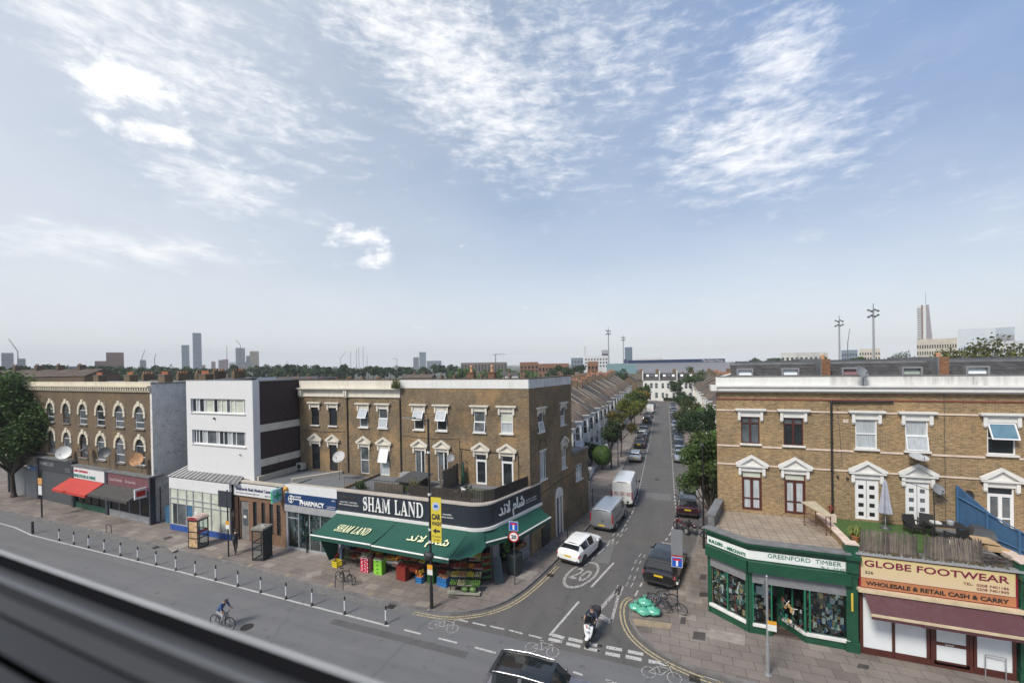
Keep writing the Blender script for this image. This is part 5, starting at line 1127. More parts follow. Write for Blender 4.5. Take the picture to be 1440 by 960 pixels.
# shop walls under the fascia
mb=MB();fG3=fG2
mb.fbox(fG3,-.25,.35,.12,3.44,-.3,.0,GRYP);mb.fbox(fG3,1.7,3.9,.12,1.1,-.25,.0,GRYP);mb.fbox(fG3,3.05,3.9,1.1,3.44,-.25,.0,GRYP);mb.fbox(fG3,3.9,LG2,.12,3.44,-.25,-.05,BRICK)
mb.fbox(fG,.0,.25,.12,3.44,-.3,.0,GRYP);mb.build('pier',sh4)
mb=MB();mb.poly([fG.p(0,.12,-2.2),fG.p(11.5,.12,-2.2),fG.p(11.5,3.5,-2.2),fG.p(0,3.5,-2.2)],DARKIN);mb.poly([fG.p(0,3.44,0),fG.p(11.2,3.44,0),fG.p(11.5,3.44,-2.4),fG.p(0,3.44,-2.4)],DARKIN)
mb.poly([fG3.p(0,.12,-.9),fG3.p(3.2,.12,-.9),fG3.p(3.2,3.4,-.9),fG3.p(0,3.4,-.9)],DARKIN);mb.build('interior',sh4)
# awnings
AWN=mat('bottle_green_awning_cloth',(.006,.068,.047),.75,var=.12,scale=1.2,bump=.1,bs=8,space='world');YEL=mat('pale_yellow_lettering',(.85,.83,.52),.5)
def awning(tl,tr,bl,br,label,n=14,nx=8,sag=.10):
 tl,tr,bl,br=map(V,(tl,tr,bl,br))
 o=thing('green_awning',(tl+tr)/2,label,'awning','bottle green awnings of the grocery')
 mb=MB();tl,tr,bl,br=map(V,(tl,tr,bl,br));P={}
 for i in range(nx+1):
  for j in range(n+1):
   a,b_=i/nx,j/n;p=(tl.lerp(tr,a)).lerp(bl.lerp(br,a),b_);p.z-=sag*sin(pi*b_)*.6+.025*abs(sin(a*nx*pi*.5))*b_;P[i,j]=p
 vs=[P[i,j]for i in range(nx+1)for j in range(n+1)];k=n+1
 mb.add(vs,[(i*k+j,i*k+j+1,(i+1)*k+j+1,(i+1)*k+j)for i in range(nx)for j in range(n)],AWN,True);mb.build('cloth',o)
 mb=MB();mb.tube(bl,br,.055,.055,TRIM,8);mb.build('front_bar',o)
 mb=MB();d=V((0,0,-.27));o_=(br-bl).normalized().cross(ZZ)*.01
 mb.add([bl-V((0,0,.05))+o_,br-V((0,0,.05))+o_,br+d+o_,bl+d+o_],[(3,2,1,0)],AWN);mb.build('valance',o)
 mb=MB()
 for f_ in(.12,.88):
  a,b_=tl.lerp(tr,f_),bl.lerp(br,f_);mid=a.lerp(b_,.5)+V((0,0,-.28));mb.tube(a+V((0,0,-.1)),mid,.025,.025,TRIM,6);mb.tube(mid,b_+V((0,0,-.05)),.025,.025,TRIM,6)
 mb.build('folding_arm',o);return o,tl,tr,bl,br
aw1,*q1=awning((-22.45,23.55,3.46),(-17.25,23.55,3.46),(-22.85,21.55,2.62),(-17.85,21.55,2.62),'green awning with straight front reading Sham Land in pale yellow letters')
aw2,*q2=awning((-17.22,23.55,3.46),(-11.9,23.55,3.46),(-17.75,21.50,2.60),(-12.1,21.35,2.62),'green awning with an Arabic name in pale yellow, beside the collapsed corner cloth')
def on_awning(q,a,b_):tl,tr,bl,br=q;return tl.lerp(tr,a).lerp(bl.lerp(br,a),b_)
def awn_text(q,a0,a1,b0,hh,word,par,serif=True):
 p0=on_awning(q,a0,b0);p1=on_awning(q,a1,b0);up=(on_awning(q,a0,b0-.1)-p0).normalized();nn=(p1-p0).normalized().cross(up)
 if serif:put_letters(word,p0+nn*.03,(p1-p0),up,hh,(p1-p0).length,YEL,par,.02,.03,.12)
 else:text('lettering',word,p0+nn*.03,p1-p0,up,hh,YEL,par,(p1-p0).length,.02,bold=.008)
awn_text(q1,.26,.80,.72,.62,'SHAM LAND',aw1)
awn_text(q2,.34,.88,.62,.78,AR,aw2,False)
# slipped cloth round the corner
o=thing('slipped_awning_cloth',(-11.3,22.6,3),'slack green awning cloth drooping round the rounded corner of the grocery','awning',None)
mb=MB();n=12;rings=[]
topc=[(-11.9,23.5,3.44)]+[(a,b-.22,3.44)for a,b in arc[1:8]];topc=[V(topc[min(len(topc)-1,int(k*(len(topc)-1)/10))]).lerp(V(topc[min(len(topc)-1,int(k*(len(topc)-1)/10)+1)]),(k*(len(topc)-1)/10)%1)for k in range(11)]
botc=[V((-12.1,21.35,2.60)).lerp(V((-10.55,23.3,2.75)),k/10)+V((.42,-.30,.0))*sin(pi*k/10)for k in range(11)]
vs=[]
for k in range(11):
 for j in range(n+1):
  t=j/n;p=topc[k].lerp(botc[k],t);p.z-=.22*sin(pi*t)*(.4+.6*sin(pi*k/10))-.05*sin(k*2.2)*t;vs.append(p)
mb.add(vs,[(k*(n+1)+j,k*(n+1)+j+1,(k+1)*(n+1)+j+1,(k+1)*(n+1)+j)for k in range(10)for j in range(n)],AWN,True);mb.build('cloth',o)
aw3,*q3=awning((-11.05,24.0,3.46),(-10.2,25.0,3.46),(-10.75,23.6,2.85),(-9.75,24.85,2.85),'short green awning on the curved corner between the two long sides',8,4,.03)
s0,s1=fG2.p(.15,3.46,.2),fG2.p(4.75,3.46,.2);e0,e1=fG2.p(.35,2.75,1.15),fG2.p(5.0,2.75,1.05)
aw4,*q4=awning(tuple(s0),tuple(s1),tuple(e0),tuple(e1),'green awning over the side-street front of the grocery')
# railing round the terrace on the grocery roof, wooden fence, junk
def railing(pl,z0,z1,label,name='railing',gap=.14,m=BLACKM,slat=False,post=None):
 pl=[V((*p,0))for p in pl];mid=sum(pl,V((0,0,0)))/len(pl);o=thing(name,(mid.x,mid.y,z0),label,'railing')
 bars=MB();rails=MB()
 for a,b_ in zip(pl,pl[1:]):
  L_=(b_-a).length;d=(b_-a)/L_;k=int(L_/gap)
  for i in range(k+1):
   p=a+d*(i*L_/k)
   if slat:t=V((d.y,-d.x,0))*.015;w_=d*gap*.40;bars.hexa([p-w_-t+ZZ*z0,p+w_-t+ZZ*z0,p+w_+t+ZZ*z0,p-w_+t+ZZ*z0,p-w_-t+ZZ*(z1-.03),p+w_-t+ZZ*(z1-.03),p+w_+t+ZZ*(z1-.03),p-w_+t+ZZ*(z1-.03)],m)
   else:bars.tube(p+ZZ*z0,p+ZZ*z1,.012,.012,m,4,False)
  for z in(z0+.06,z1):rails.tube(a+ZZ*z,b_+ZZ*z,.022,.022,m,5)
 bars.build('bars',o);rails.build('rail',o);return o
railing([(-22.2,24.1),(-16.7,24.1)],5.12,5.95,'black iron railing with thin uprights along the roof edge above the Sham Land sign')
DKW=mat('dark_stained_wood',(.035,.028,.024),.8,var=.4)
rl=railing([(-16.6,24.1),(-11.95,24.1),(-11.2,24.35),(-10.65,24.95),(-9.5,28.6)],5.12,5.85,'dark close-boarded balustrade curving round the corner of the grocery roof','balustrade',.10,DKW,True)
WWD=mat('weathered_grey_wood',(.12,.10,.08),.85,var=.4,stretch=(8,8,1),scale=2)
def plank_fence(a,b_,z0,z1,label,gap=.14,m=WWD,name='wooden_fence',jag=.08):
 a,b_=V((*a,0)),V((*b_,0));L_=(b_-a).length;d=(b_-a)/L_;o=thing(name,((a.x+b_.x)/2,(a.y+b_.y)/2,z0),label,'fence');mb=MB();k=int(L_/gap);r=random.Random(k)
 for i in range(k):
  p,q=a+d*(i*L_/k),a+d*((i+.92)*L_/k);t=V((d.y,-d.x,0))*.012;zt=z1+r.uniform(-jag,jag);mb.hexa([p-t+ZZ*z0,q-t+ZZ*z0,q+t+ZZ*z0,p+t+ZZ*z0,p-t+ZZ*zt,q-t+ZZ*zt,q+t+ZZ*zt,p+t+ZZ*zt],m)
 mb.build('boards',o);mb=MB()
 for z in(z0+.25,z1-.35):mb.fbox(Fr((a.x,a.y),(d.x,d.y)),0,L_,z,z+.07,-.06,-.015,m)
 mb.build('rail',o);return o
plank_fence((-16.3,27.6),(-14.9,25.6),4.92,6.7,'leaning weathered plank fence dividing the grocery roof terrace')
plank_fence((-15.0,28.2),(-14.9,25.7),4.92,6.5,'second plank fence behind the first on the grocery roof terrace')
plank_fence((-20.2,24.9),(-17.6,24.75),4.92,5.55,'long low timber edge behind the thin black railing',.18,WWD,'timber_edging',.02)
weed((-21.4,24.9,4.95),.5,.6,160,'terrace_weed','green weeds at the left end of the thin black railing')
weed((-18.4,25.4,4.95),1.2,.45,260,'terrace_weed','tall straggly weeds below the tilted window on the roof terrace',(GR,GR2))
weed((-16.5,24.5,4.95),.3,1.3,120,'terrace_weed','dry climbing weed by the tall lamp post on the terrace edge',(GR,))
weed((-12.9,25.5,4.95),.6,.35,200,'terrace_weed','low green tuft in front of the corner house doors',(GR2,GR))
mb=MB();mb.box(-14.6,-11.2,25.4,27.6,4.902,4.93,mat('mossy_felt',(.09,.10,.07),.9,var=.4,space='world'));tag(mb.build('terrace_mat'),'mossy mat laid on the corner house terrace','mat')
mb=MB();r=random.Random(8)
for k in range(14):x=-14.3+r.uniform(0,1.2);y=26+r.uniform(0,1);mb.ball((x,y,5.0+r.uniform(0,.25)),r.uniform(.08,.2),r.choice([BLACKM,GC[5],DGREY,TRIM]),6,5,(1,1,.7),.25)
tag(mb.build('rubbish_heap'),'heap of dark bags and scraps by the plank fence on the terrace','rubbish',kind='stuff')
gp=thing('folded_green_parasol',(-14.55,28.1,4.92),'folded dark green parasol leaning in the corner of the terrace','parasol')
mb=MB();mb.lathe((-14.55,28.1,4.95),[(.06,0),(.16,.15),(.14,.8),(.07,1.6),(.03,1.75)],mat('faded_green_cloth',(.02,.08,.05),.9,var=.3),9);mb.build('cloth',gp);mb=MB();mb.tube((-14.55,28.1,4.92),(-14.55,28.1,6.8),.02,.02,WWD,6);mb.build('pole',gp)
mb=MB();mb.box(-20.0,-19.3,27.7,28.3,4.9,5.5,GC[5]);tag(mb.build('grey_cupboard'),'grey box standing against the brick wall on the terrace','box')
mb=MB();mb.hexa([(-18.9,25.6,5.5),(-16.9,25.4,5.5),(-16.6,27.2,5.8),(-18.6,27.4,5.8),(-18.9,25.6,5.56),(-16.9,25.4,5.56),(-16.6,27.2,5.86),(-18.6,27.4,5.86)],DGREY);mb.box(-18.6,-16.9,25.7,27.2,4.92,5.45,DKW);tag(mb.build('terrace_shed'),'low dark lean-to with a sloping felt top on the terrace','shed')
dish(PY(477,642.5,26.6),.50,radians(165),radians(35),'pale ridged dish on a pole on the pharmacy roof',mat('pale_mesh_dish',(.42,.41,.40),.6),foot=(PY(477,655,26.9).x,26.9,4.75))
dish(PY(634,644,27.4),.30,radians(165),radians(30),'grey dish above the plank fence on the grocery terrace',foot=(PY(634,650,27.8).x,27.8,5.6))
# ------------------------------------------------------------------ PHARMACY
sh5=thing('pharmacy_shop',(-25,23.8,0),'pharmacy with a white and navy fascia and an open glazed front','shop')
fP=Fr((-27.62,23.8),(1,0),(0,-1));LP=5.02
NV=mat('navy_sign',(.010,.040,.125),.3,var=.08);WS=mat('white_sign_plain',(.64,.64,.64),.4,var=.06,space='world')
mb=MB();mb.fbox(fP,0,LP,4.42,5.05,-.1,.06,WS);mb.build('upper_board',sh5)
mb=MB();mb.fbox(fP,0,LP,3.55,4.418,-.1,.10,NV);sg=mb.build('sign_board',sh5)
mb=MB();mb.torus(fP.p(.65,4.0,.12),(0,-1,0),.27,.025,LET,20,5);mb.fbox(fP,.61,.69,3.72,4.3,.101,.13,LET);mb.fbox(fP,.35,1.75,3.99,4.05,.101,.125,LET);mb.build('emblem',sg)
text('lettering','CHRISP',fP.p(.85,4.14,.105),fP.u,ZZ,.20,LET,sg,.8,.02);text('lettering','PHARMACY',fP.p(1.55,3.66,.105),fP.u,ZZ,.46,LET,sg,2.35,.05,bold=.012)
text('lettering','T: 020 8743',fP.p(4.1,3.75,.105),fP.u,ZZ,.10,LET,sg,.8,.01);text('lettering','020 8749',fP.p(4.1,3.62,.105),fP.u,ZZ,.10,LET,sg,.75,.01);text('lettering','NHS',fP.p(4.6,4.2,.105),fP.u,ZZ,.13,LET,sg,.3,.01)
mb=MB();mb.ball(fP.p(.16,4.75,.16),.17,mat('orange_light',(.6,.30,.04),.4),10,8);mb.build('alarm_box',sh5)
mb=MB();mb.fbox(fP,.0,LP,3.05,3.548,-.1,.16,mat('grey_shutter_box',(.42,.42,.43),.4,.3));mb.build('shutter_box',sh5)
mb=MB();
for a in(.08,1.25,2.35,3.4,4.9):mb.fbox(fP,a-.035,a+.035,.13,3.05,-.05,.04,ALU)
mb.fbox(fP,0,.2,.12,3.05,-.2,.05,mat('grey_post',(.25,.25,.27),.5));mb.fbox(fP,.1,4.95,.13,.3,-.05,.035,ALU);mb.fbox(fP,.1,1.25,2.5,2.56,-.05,.03,ALU);mb.build('shopfront_frame',sh5)
mb=MB();mb.fbox(fP,.1,4.95,.3,3.05,-.015,0,SHOPGLASS);mb.build('shop_window',sh5)
mb=MB();mb.poly([fP.p(0,.12,-1.6),fP.p(LP,.12,-1.6),fP.p(LP,3.6,-1.6),fP.p(0,3.6,-1.6)],mat('shop_back_wall',(.30,.34,.33),.8,var=.5,scale=2));mb.poly([fP.p(0,.13,0),fP.p(LP,.13,0),fP.p(LP,.13,-1.6),fP.p(0,.13,-1.6)],mat('shop_floor',(.20,.18,.15),.6));mb.poly([fP.p(0,.12,-1.6),fP.p(0,3.6,-1.6),fP.p(0,3.6,0),fP.p(0,.12,0)],WS);mb.build('interior',sh5)
goods(.3,4.6,-1.2,-.12,.3,2.4,240,'shop_goods','bottles and boxes inside the pharmacy window',[GC[0],GC[5],mat('aqua_pack',(.15,.35,.38),.5),mat('green_pack',(.1,.28,.12),.5),GC[1],TRIM],fP)
mb=MB();mb.box(-27.62,-22.6,23.9,YF,4.4,4.75,FELT);mb.build('flat_roof',sh5)
mb=MB()
for(a,b_,w_)in(((-27.7,24.1),(-22.7,24.1),.3),):mb.box(a[0],b_[0],a[1]-.02,a[1]+w_,4.752,5.0,weathered('pale_ledge',(.45,.41,.34),(.22,.19,.15),.6))
fD=Fr((-29.4,25.4),(-22.7+29.4,28.4-25.4));
mb.fbox(Fr((-28.6,25.2),(2.1,3.2)),0,3.9,4.752,5.02,-.16,.16,MATS['pale_ledge']);mb.build('parapet_ledge',sh5)
mb=MB();mb.box(-22.62,-22.5,24.2,YF-.02,4.4,5.1,BRICK);mb.build('party_wall',sh5)
# ------------------------------------------------------------------ MEDICAL CENTRE
sh6=thing('medical_centre',(-30.4,23.8,0),'single-storey brick medical centre with narrow slit windows and a white sign','building')
fM=Fr((-33.2,23.8),(1,0),(0,-1));LM=5.5
BRP=brickmat('pinkish_brown_brick',(.24,.135,.085),(.185,.10,.065),(.17,.12,.09),None,0,.2)
slits=[(1.98,2.42,.95,3.35),(2.92,3.32,.95,3.35),(3.78,4.18,.95,3.35),(4.55,4.97,.95,3.35)]
mb=MB();wall_holes(mb,fM,0,LM,.12,3.75,slits+[(.55,1.5,.13,3.3)],BRP,.18);mb.poly([fM.p(LM,.12,0),fM.p(LM,.12,-2),fM.p(LM,4.8,-2),fM.p(LM,4.8,0)],BRP);mb.fbox(fM,0,LM,3.75,4.6,-.2,-.0,BRP);mb.fbox(fM,0,.45,.12,3.6,.001,.12,mat('dark_brown_post',(.06,.03,.022),.6));mb.build('wall',sh6)
for h in slits:window(fM,h,sh6,'plain',BLACKM,GLASSD)
mb=MB();mb.fbox(fM,.55,1.5,.14,3.28,-.14,-.08,mat('grey_door',(.20,.19,.18),.5,var=.3));mb.fbox(fM,.75,1.3,1.3,2.6,-.079,-.065,GLASSM);mb.fbox(fM,.85,1.15,1.9,2.1,-.064,-.055,TRIM);mb.build('door',sh6)
mb=MB();mb.fbox(fM,.02,4.75,3.78,4.72,.002,.14,WS);sg=mb.build('sign_board',sh6)
DKB=mat('dark_blue_lettering',(.02,.03,.10),.4)
text('lettering','Shepherds Bush Medical Centre',fM.p(.3,4.22,.145),fM.u,ZZ,.34,DKB,sg,4.0,.01,bold=.010)
text('lettering','We are open to new patients register here',fM.p(.3,3.97,.145),fM.u,ZZ,.13,DKB,sg,2.6,.01);text('lettering','020 8740',fM.p(3.5,3.92,.145),fM.u,ZZ,.14,DKB,sg,1.0,.01)
mb=MB();mb.box(fM.p(4.95,0,0).x,fM.p(5.15,0,0).x,23.0,23.8,3.75,4.75,mat('aqua_sign_case',(.30,.55,.60),.4));pg=mb.build('pharmacy_cross_sign',sh6)
NG=mat('green_cross',(.03,.35,.16),.4)
mb=MB();fX=Fr((fM.p(5.15,0,0).x,23.0),(0,1),(1,0));mb.fbox(fX,.1,.7,4.17,4.35,.003,.03,NG);mb.fbox(fX,.31,.49,3.96,4.56,.004,.032,NG)
fX2=Fr((fM.p(4.95,0,0).x-.0,23.0),(1,0),(0,-1));mb.fbox(fX2,.02,.18,3.85,4.65,.002,.02,NG);mb.build('cross',pg)
mb=MB();mb.box(-33.2,-27.7,23.9,YF,4.62,4.8,FELT);mb.box(-33.2,-27.7,23.75,24.1,4.802,4.95,MATS['pale_ledge']);mb.build('flat_roof',sh6)
mb=MB();mb.box(-31.2,-31.0,24.2,28.4,4.8,5.25,MATS['pale_ledge']);mb.build('parapet_ledge',sh6)
o=thing('air_conditioner',(-30.8,28.1,4.8),'pale air-conditioning unit on the flat roof by the dark brick flank','air conditioner');mb=MB();mb.box(-31.1,-30.4,27.9,28.35,4.95,5.5,mat('ac_casing',(.48,.45,.38),.6,var=.2));mb.build('casing',o)
mb=MB();mb.torus((-30.75,27.89,5.22),(0,1,0),.2,.02,DGREY,16,5);mb.tube((-30.75,27.91,5.22),(-30.75,27.88,5.22),.18,.18,BLACKM,14);mb.build('fan_grille',o)
for x in(-31.0,-30.5):mb=MB();mb.box(x-.03,x+.03,27.9,28.35,4.8,4.948,DGREY);mb.build('foot',o)
# ------------------------------------------------------------------ WHITE MODERN BUILDING
wb=thing('white_office_building',(-35.4,24.1,0),'white rendered three-storey building with ribbon windows and a dark brick flank','building')
fW=Fr((-39.45,24.1),(1,0),(0,-1));LW=8.05
holes=[(.55,7.2,10.3,11.5),(.65,7.2,7.6,8.8)]
mb=MB();wall_holes(mb,fW,0,LW,5.0,13.05,holes,WHITEB,.3);mb.fbox(fW,-.0,LW,13.052,13.10,-.35,.02,LEAD)
mb.poly([fW.p(0,5,0),fW.p(0,13.05,0),fW.p(0,13.05,-9),fW.p(0,5,-9)],WHITEB);mb.build('front_wall',wb)
fK=Fr((-31.4,24.1),(0,1),(1,0));mb=MB();mb.poly([fK.p(.6,4.8,-.02),fK.p(9,4.8,-.02),fK.p(9,12.9,-.02),fK.p(.6,12.9,-.02)],BRICKD);mb.build('flank_wall',wb)
mb=MB();mb.fbox(fK,.006,.6,4.8,13.04,-.5,.03,WHITEB);mb.fbox(fK,.6,9,5.9,6.5,-.1,.03,STUCCO);mb.fbox(fK,.6,9,8.75,9.35,-.1,.03,STUCCO);mb.build('concrete_band',wb)
mb=MB();mb.fbox(fK,.55,9,12.9,13.0,-.4,.08,LEAD);mb.poly([fW.p(.1,12.8,-.3),fW.p(LW,12.8,-.3),fW.p(LW,12.8,-9),fW.p(.1,12.8,-9)],FELT);mb.build('roof',wb)
for hi,h in enumerate(holes):
 f=MB();frame_box(f,fW,*h,-.22,.07,.08,PVC);xs=[h[0]+k for k in((.55,.95,1.55,1.75,2.75,3.25,3.7,4.3,4.75,5.3,6.35)if hi==0 else(.35,.75,1.2,1.75,2.95,3.25,3.8,4.3,4.8,5.3,6.3))]
 for x in xs:f.fbox(fW,x-.035,x+.035,h[2]+.07,h[3]-.07,-.22,-.13,PVC)
 o=f.build('ribbon_window',wb);ex_=[h[0]+.07]+xs+[h[1]-.07]
 for i in range(len(ex_)-1):
  g=MB();gm=([GLASSD,CURT,GLASSD,CURT,BLIND,GLASSD,BLIND,BLIND,GLASSM,BLIND,BLIND,GLASSD]if hi==0 else[GLASSD,GLASSM,GLASSD,CURT,GLASSM,CURT,GLASSD,GLASSD,CURT,GLASSM,GLASSM,GLASSD])[i%12]
  g.poly([fW.p(ex_[i],h[2]+.07,-.18),fW.p(ex_[i+1],h[2]+.07,-.18),fW.p(ex_[i+1],h[3]-.07,-.18),fW.p(ex_[i],h[3]-.07,-.18)],gm);g.build('pane',o)
 m2=MB();m2.fbox(fW,h[0]-.05,h[1]+.05,h[2]-.07,h[2]-.002,.002,.09,TRIM);m2.build('window_sill',wb)
for a,z in((3.6,9.85),(6.6,6.95)):m2=MB();m2.ball(fW.p(a,z,.08),.09 if z>9 else .06,BLACKM);m2.build('wall_fitting',wb)
# glazed stair slot to its left
st=thing('stair_tower',(-40.2,25.6,0),'narrow glazed stair slot with white grid between the painted flank and the white building','building')
fT=Fr((-41.2,25.8),(1,0),(0,-1));mb=MB();mb.fbox(fT,0,1.72,5,12.2,-4,0,GLASSM);mb.build('glazing',st);mb=MB()
for z in(5,6.2,7.4,8.6,9.8,11,12.1):mb.fbox(fT,0,1.72,z,z+.09,.002,.06,PVC)
for a in(0,.55,1.1,1.62):mb.fbox(fT,a,a+.07,5,12.2,.003,.07,PVC)
mb.build('window_frame',st);mb=MB();mb.fbox(fT,-.2,1.75,12.202,13.0,-5,.0,LEAD);mb.build('roof',st)
# glazed lean-to shop with the blue base
ws=thing('white_fronted_shop',(-37,23.5,0),'empty shop with pale blinds, blue stallriser and a ribbed glass lean-to roof','shop')
fV=Fr((-40.75,23.4),(1,0),(0,-1));LV=7.5
mb=MB();mb.fbox(fV,0,LV,3.75,4.75,-.15,.05,WS);mb.build('fascia',ws)
mb=MB();mb.fbox(fV,0,LV,.13,.62,-.1,.04,mat('royal_blue_panel',(.02,.075,.30),.4));mb.build('stallriser',ws)
mb=MB()
for a in(0,1.0,2.15,3.0,4.15,5.2,6.3,7.44):mb.fbox(fV,a,a+.07,.62,3.75,-.05,.05,ALU)
for z in(.62,2.45,2.9):mb.fbox(fV,.07,LV,z,z+.07,-.04,.045,ALU)
mb.build('shopfront_frame',ws)
mb=MB();mb.fbox(fV,.05,LV-.05,.65,3.74,-.04,-.02,BLIND);mb.build('shop_window',ws)
mb=MB();mb.fbox(fV,.35,1.0,.65,2.45,-.019,-.01,GLASSD);mb.fbox(fV,2.2,2.95,1.5,2.4,-.019,-.008,mat('blue_poster',(.05,.14,.25),.4,var=.5,scale=8));mb.fbox(fV,1.1,2.1,.65,2.45,-.019,-.011,GLASSM);mb.fbox(fV,3.05,3.5,1.6,2.0,-.019,-.006,TRIM);mb.build('window_poster',ws)
RIB=mat('dirty_roof_glass',(.12,.12,.12),.35,var=.35,space='world');mb=MB()
rz=lambda t:4.75+1.05*t;ry=lambda t:23.35+1.6*t*1.0
mb.add([(-40.9,ry(0),rz(0)),(-32.4,ry(0),rz(0)),(-32.9,ry(.95),rz(.85)),(-39.9,ry(.95),rz(.85)),(-40.9,ry(0),rz(0)-.05),(-32.4,ry(0),rz(0)-.05),(-32.9,ry(.95),rz(.85)-.05),(-39.9,ry(.95),rz(.85)-.05)],[(0,1,2,3),(7,6,5,4),(0,4,5,1),(1,5,6,2),(2,6,7,3),(3,7,4,0)],RIB);rf=mb.build('glass_roof',ws)
mb=MB()
for k in range(17):
 t=k/16;a=V((-40.9,ry(0),rz(0)+.01)).lerp(V((-32.4,ry(0),rz(0)+.01)),t);b_=V((-39.9,ry(.95),rz(.85)+.01)).lerp(V((-32.9,ry(.95),rz(.85)+.01)),t);mb.tube(a,b_,.035,.035,TRIM,4)
mb.build('glazing_bars',rf)
# ------------------------------------------------------------------ alley between
mb=MB();CORR=mat('blue_corrugated_barrier',(.05,.14,.24),.5,var=.35)
al=thing('blue_hoarding',(-41.8,24.4,0),'blue corrugated hoarding closing the gap beside the painted flank wall','hoarding')
fH=Fr((-43.0,24.3),(2.2,.0));
for k in range(12):mb.fbox(fH,0,2.2,.13+k*.13,.13+k*.13+.10,-.03,.02+.03*(k%2),CORR)
mb.build('panel',al);mb=MB();mb.fbox(fH,1.95,2.15,.12,4.8,-.06,.0,BLACKM);mb.build('post',al)
mb=MB();mb.poly([(-43.2,30,0.1),(-40.6,30,.1),(-40.6,30,6),(-43.2,30,6)],BRICKD);mb.poly([(-40.76,24.3,.12),(-40.76,30,.12),(-40.76,30,5.4),(-40.76,24.3,4.6)][::-1],BRICKD);tag(mb.build('alley_wall'),'dark brick end wall deep in the gap between the two terraces','wall')
# ------------------------------------------------------------------ ARCHED VICTORIAN TERRACE (far left)
AO=V((-43.9,23.9,0));ad=V((-1,.045,0)).normalized();fA=Fr((AO.x+ad.x*30,AO.y+ad.y*30),(-ad.x,-ad.y));fA.n=V((fA.u.y,-fA.u.x,0))   # a runs left->right, a=30 is the right end
ARCHC=weathered('cream_arch_stone',(.60,.54,.42),(.18,.15,.11),.8)
def archwin(root,a,w_,zb,zs,m=ARCHC,gl=None):
 """round-headed window: hole from zb to the spring zs, voussoir ring above"""
 r=w_/2;ac=a;ring=MB()
 for k in range(7):
  t0,t1=pi*k/7+.02,pi*(k+1)/7-.02;R1=r+.30+(.12 if k==3 else 0)
  q=[(ac+r*cos(t0),zs+r*sin(t0)*1.1),(ac+R1*cos(t0),zs+R1*sin(t0)*1.1),(ac+R1*cos(t1),zs+R1*sin(t1)*1.1),(ac+r*cos(t1),zs+r*sin(t1)*1.1)];ring.fprism(fA,q,.003,.085+.04*(k==3),m)
 for s_ in(-1,1):
  x0,x1=(ac-r-.30,ac-r)if s_<0 else(ac+r,ac+r+.30);ring.fbox(fA,x0,x1,zs-.28,zs-.01,.003,.09,m)
 ring.build('window_arch',root)
 g=MB();o_=MB();fm=PVC if random.random()<.55 else BROWNF;gl=gl or random.choice([GLASSD,GLASSM,GLASSM])
 frame_box(o_,fA,ac-r,ac+r,zb,zs+r*.2,-.10,.05,.06,fm);o_.fbox(fA,ac-r+.05,ac+r-.05,(zb+zs)/2-.1,(zb+zs)/2-.04,-.1,-.03,fm);fo=o_.build('window',root)
 g.poly([fA.p(ac-r+.05,zb+.05,-.08),fA.p(ac+r-.05,zb+.05,-.08),fA.p(ac+r-.05,zs+.05,-.08),fA.p(ac-r+.05,zs+.05,-.08)],gl)
 g.build('pane',fo);g=MB();g.fprism(fA,[(ac+r*cos(t),zs+.06+r*sin(t)*1.1)for t in[pi*k/10 for k in range(11)]],-.09,-.08,gl);g.build('pane',fo)
 s2=MB();s2.fbox(fA,ac-r-.12,ac+r+.12,zb-.12,zb-.002,.002,.13,BRICKA if False else KERB);s2.build('window_sill',root)
WX=[]
for u in(242.8/3.693+0,):pass
def a_of(u,v):
 d=ray(u,v); # intersect with facade plane
 t=(V((fA.o.x,fA.o.y,0))-V((0,0,0))).dot(fA.n)/V((d.x,d.y,0)).dot(fA.n);p=CPOS+d*t;return(V((p.x,p.y,0))-fA.o).dot(fA.u),p.z
s_=3.693
ups=[a_of(x/s_,480+380/s_)for x in(265,345,438,525,630,725)]
A6=[u[0]for u in ups];step=(A6[-1]-A6[0])/5;A6=[A6[-1]-step*k for k in range(8)][::-1]
ZU=a_of(630/s_,480+445/s_)[1],a_of(630/s_,480+375/s_)[1];ZL=a_of(632/s_,480+628/s_)[1],a_of(632/s_,480+540/s_)[1]
WWA=a_of(652/s_,585)[0]-a_of(608/s_,585)[0]
bounds=[0,(A6[1]+A6[2])/2,(A6[3]+A6[4])/2,(A6[5]+A6[6])/2,30];bounds[-1]=30
labs=['sooty brick house with arched windows half hidden by the tree, leftmost of its row','sooty brick house with arched windows above the black shuttered cafe','sooty brick house with arched windows above the red awning','sooty brick house with arched windows at the painted flank, right end of its row']
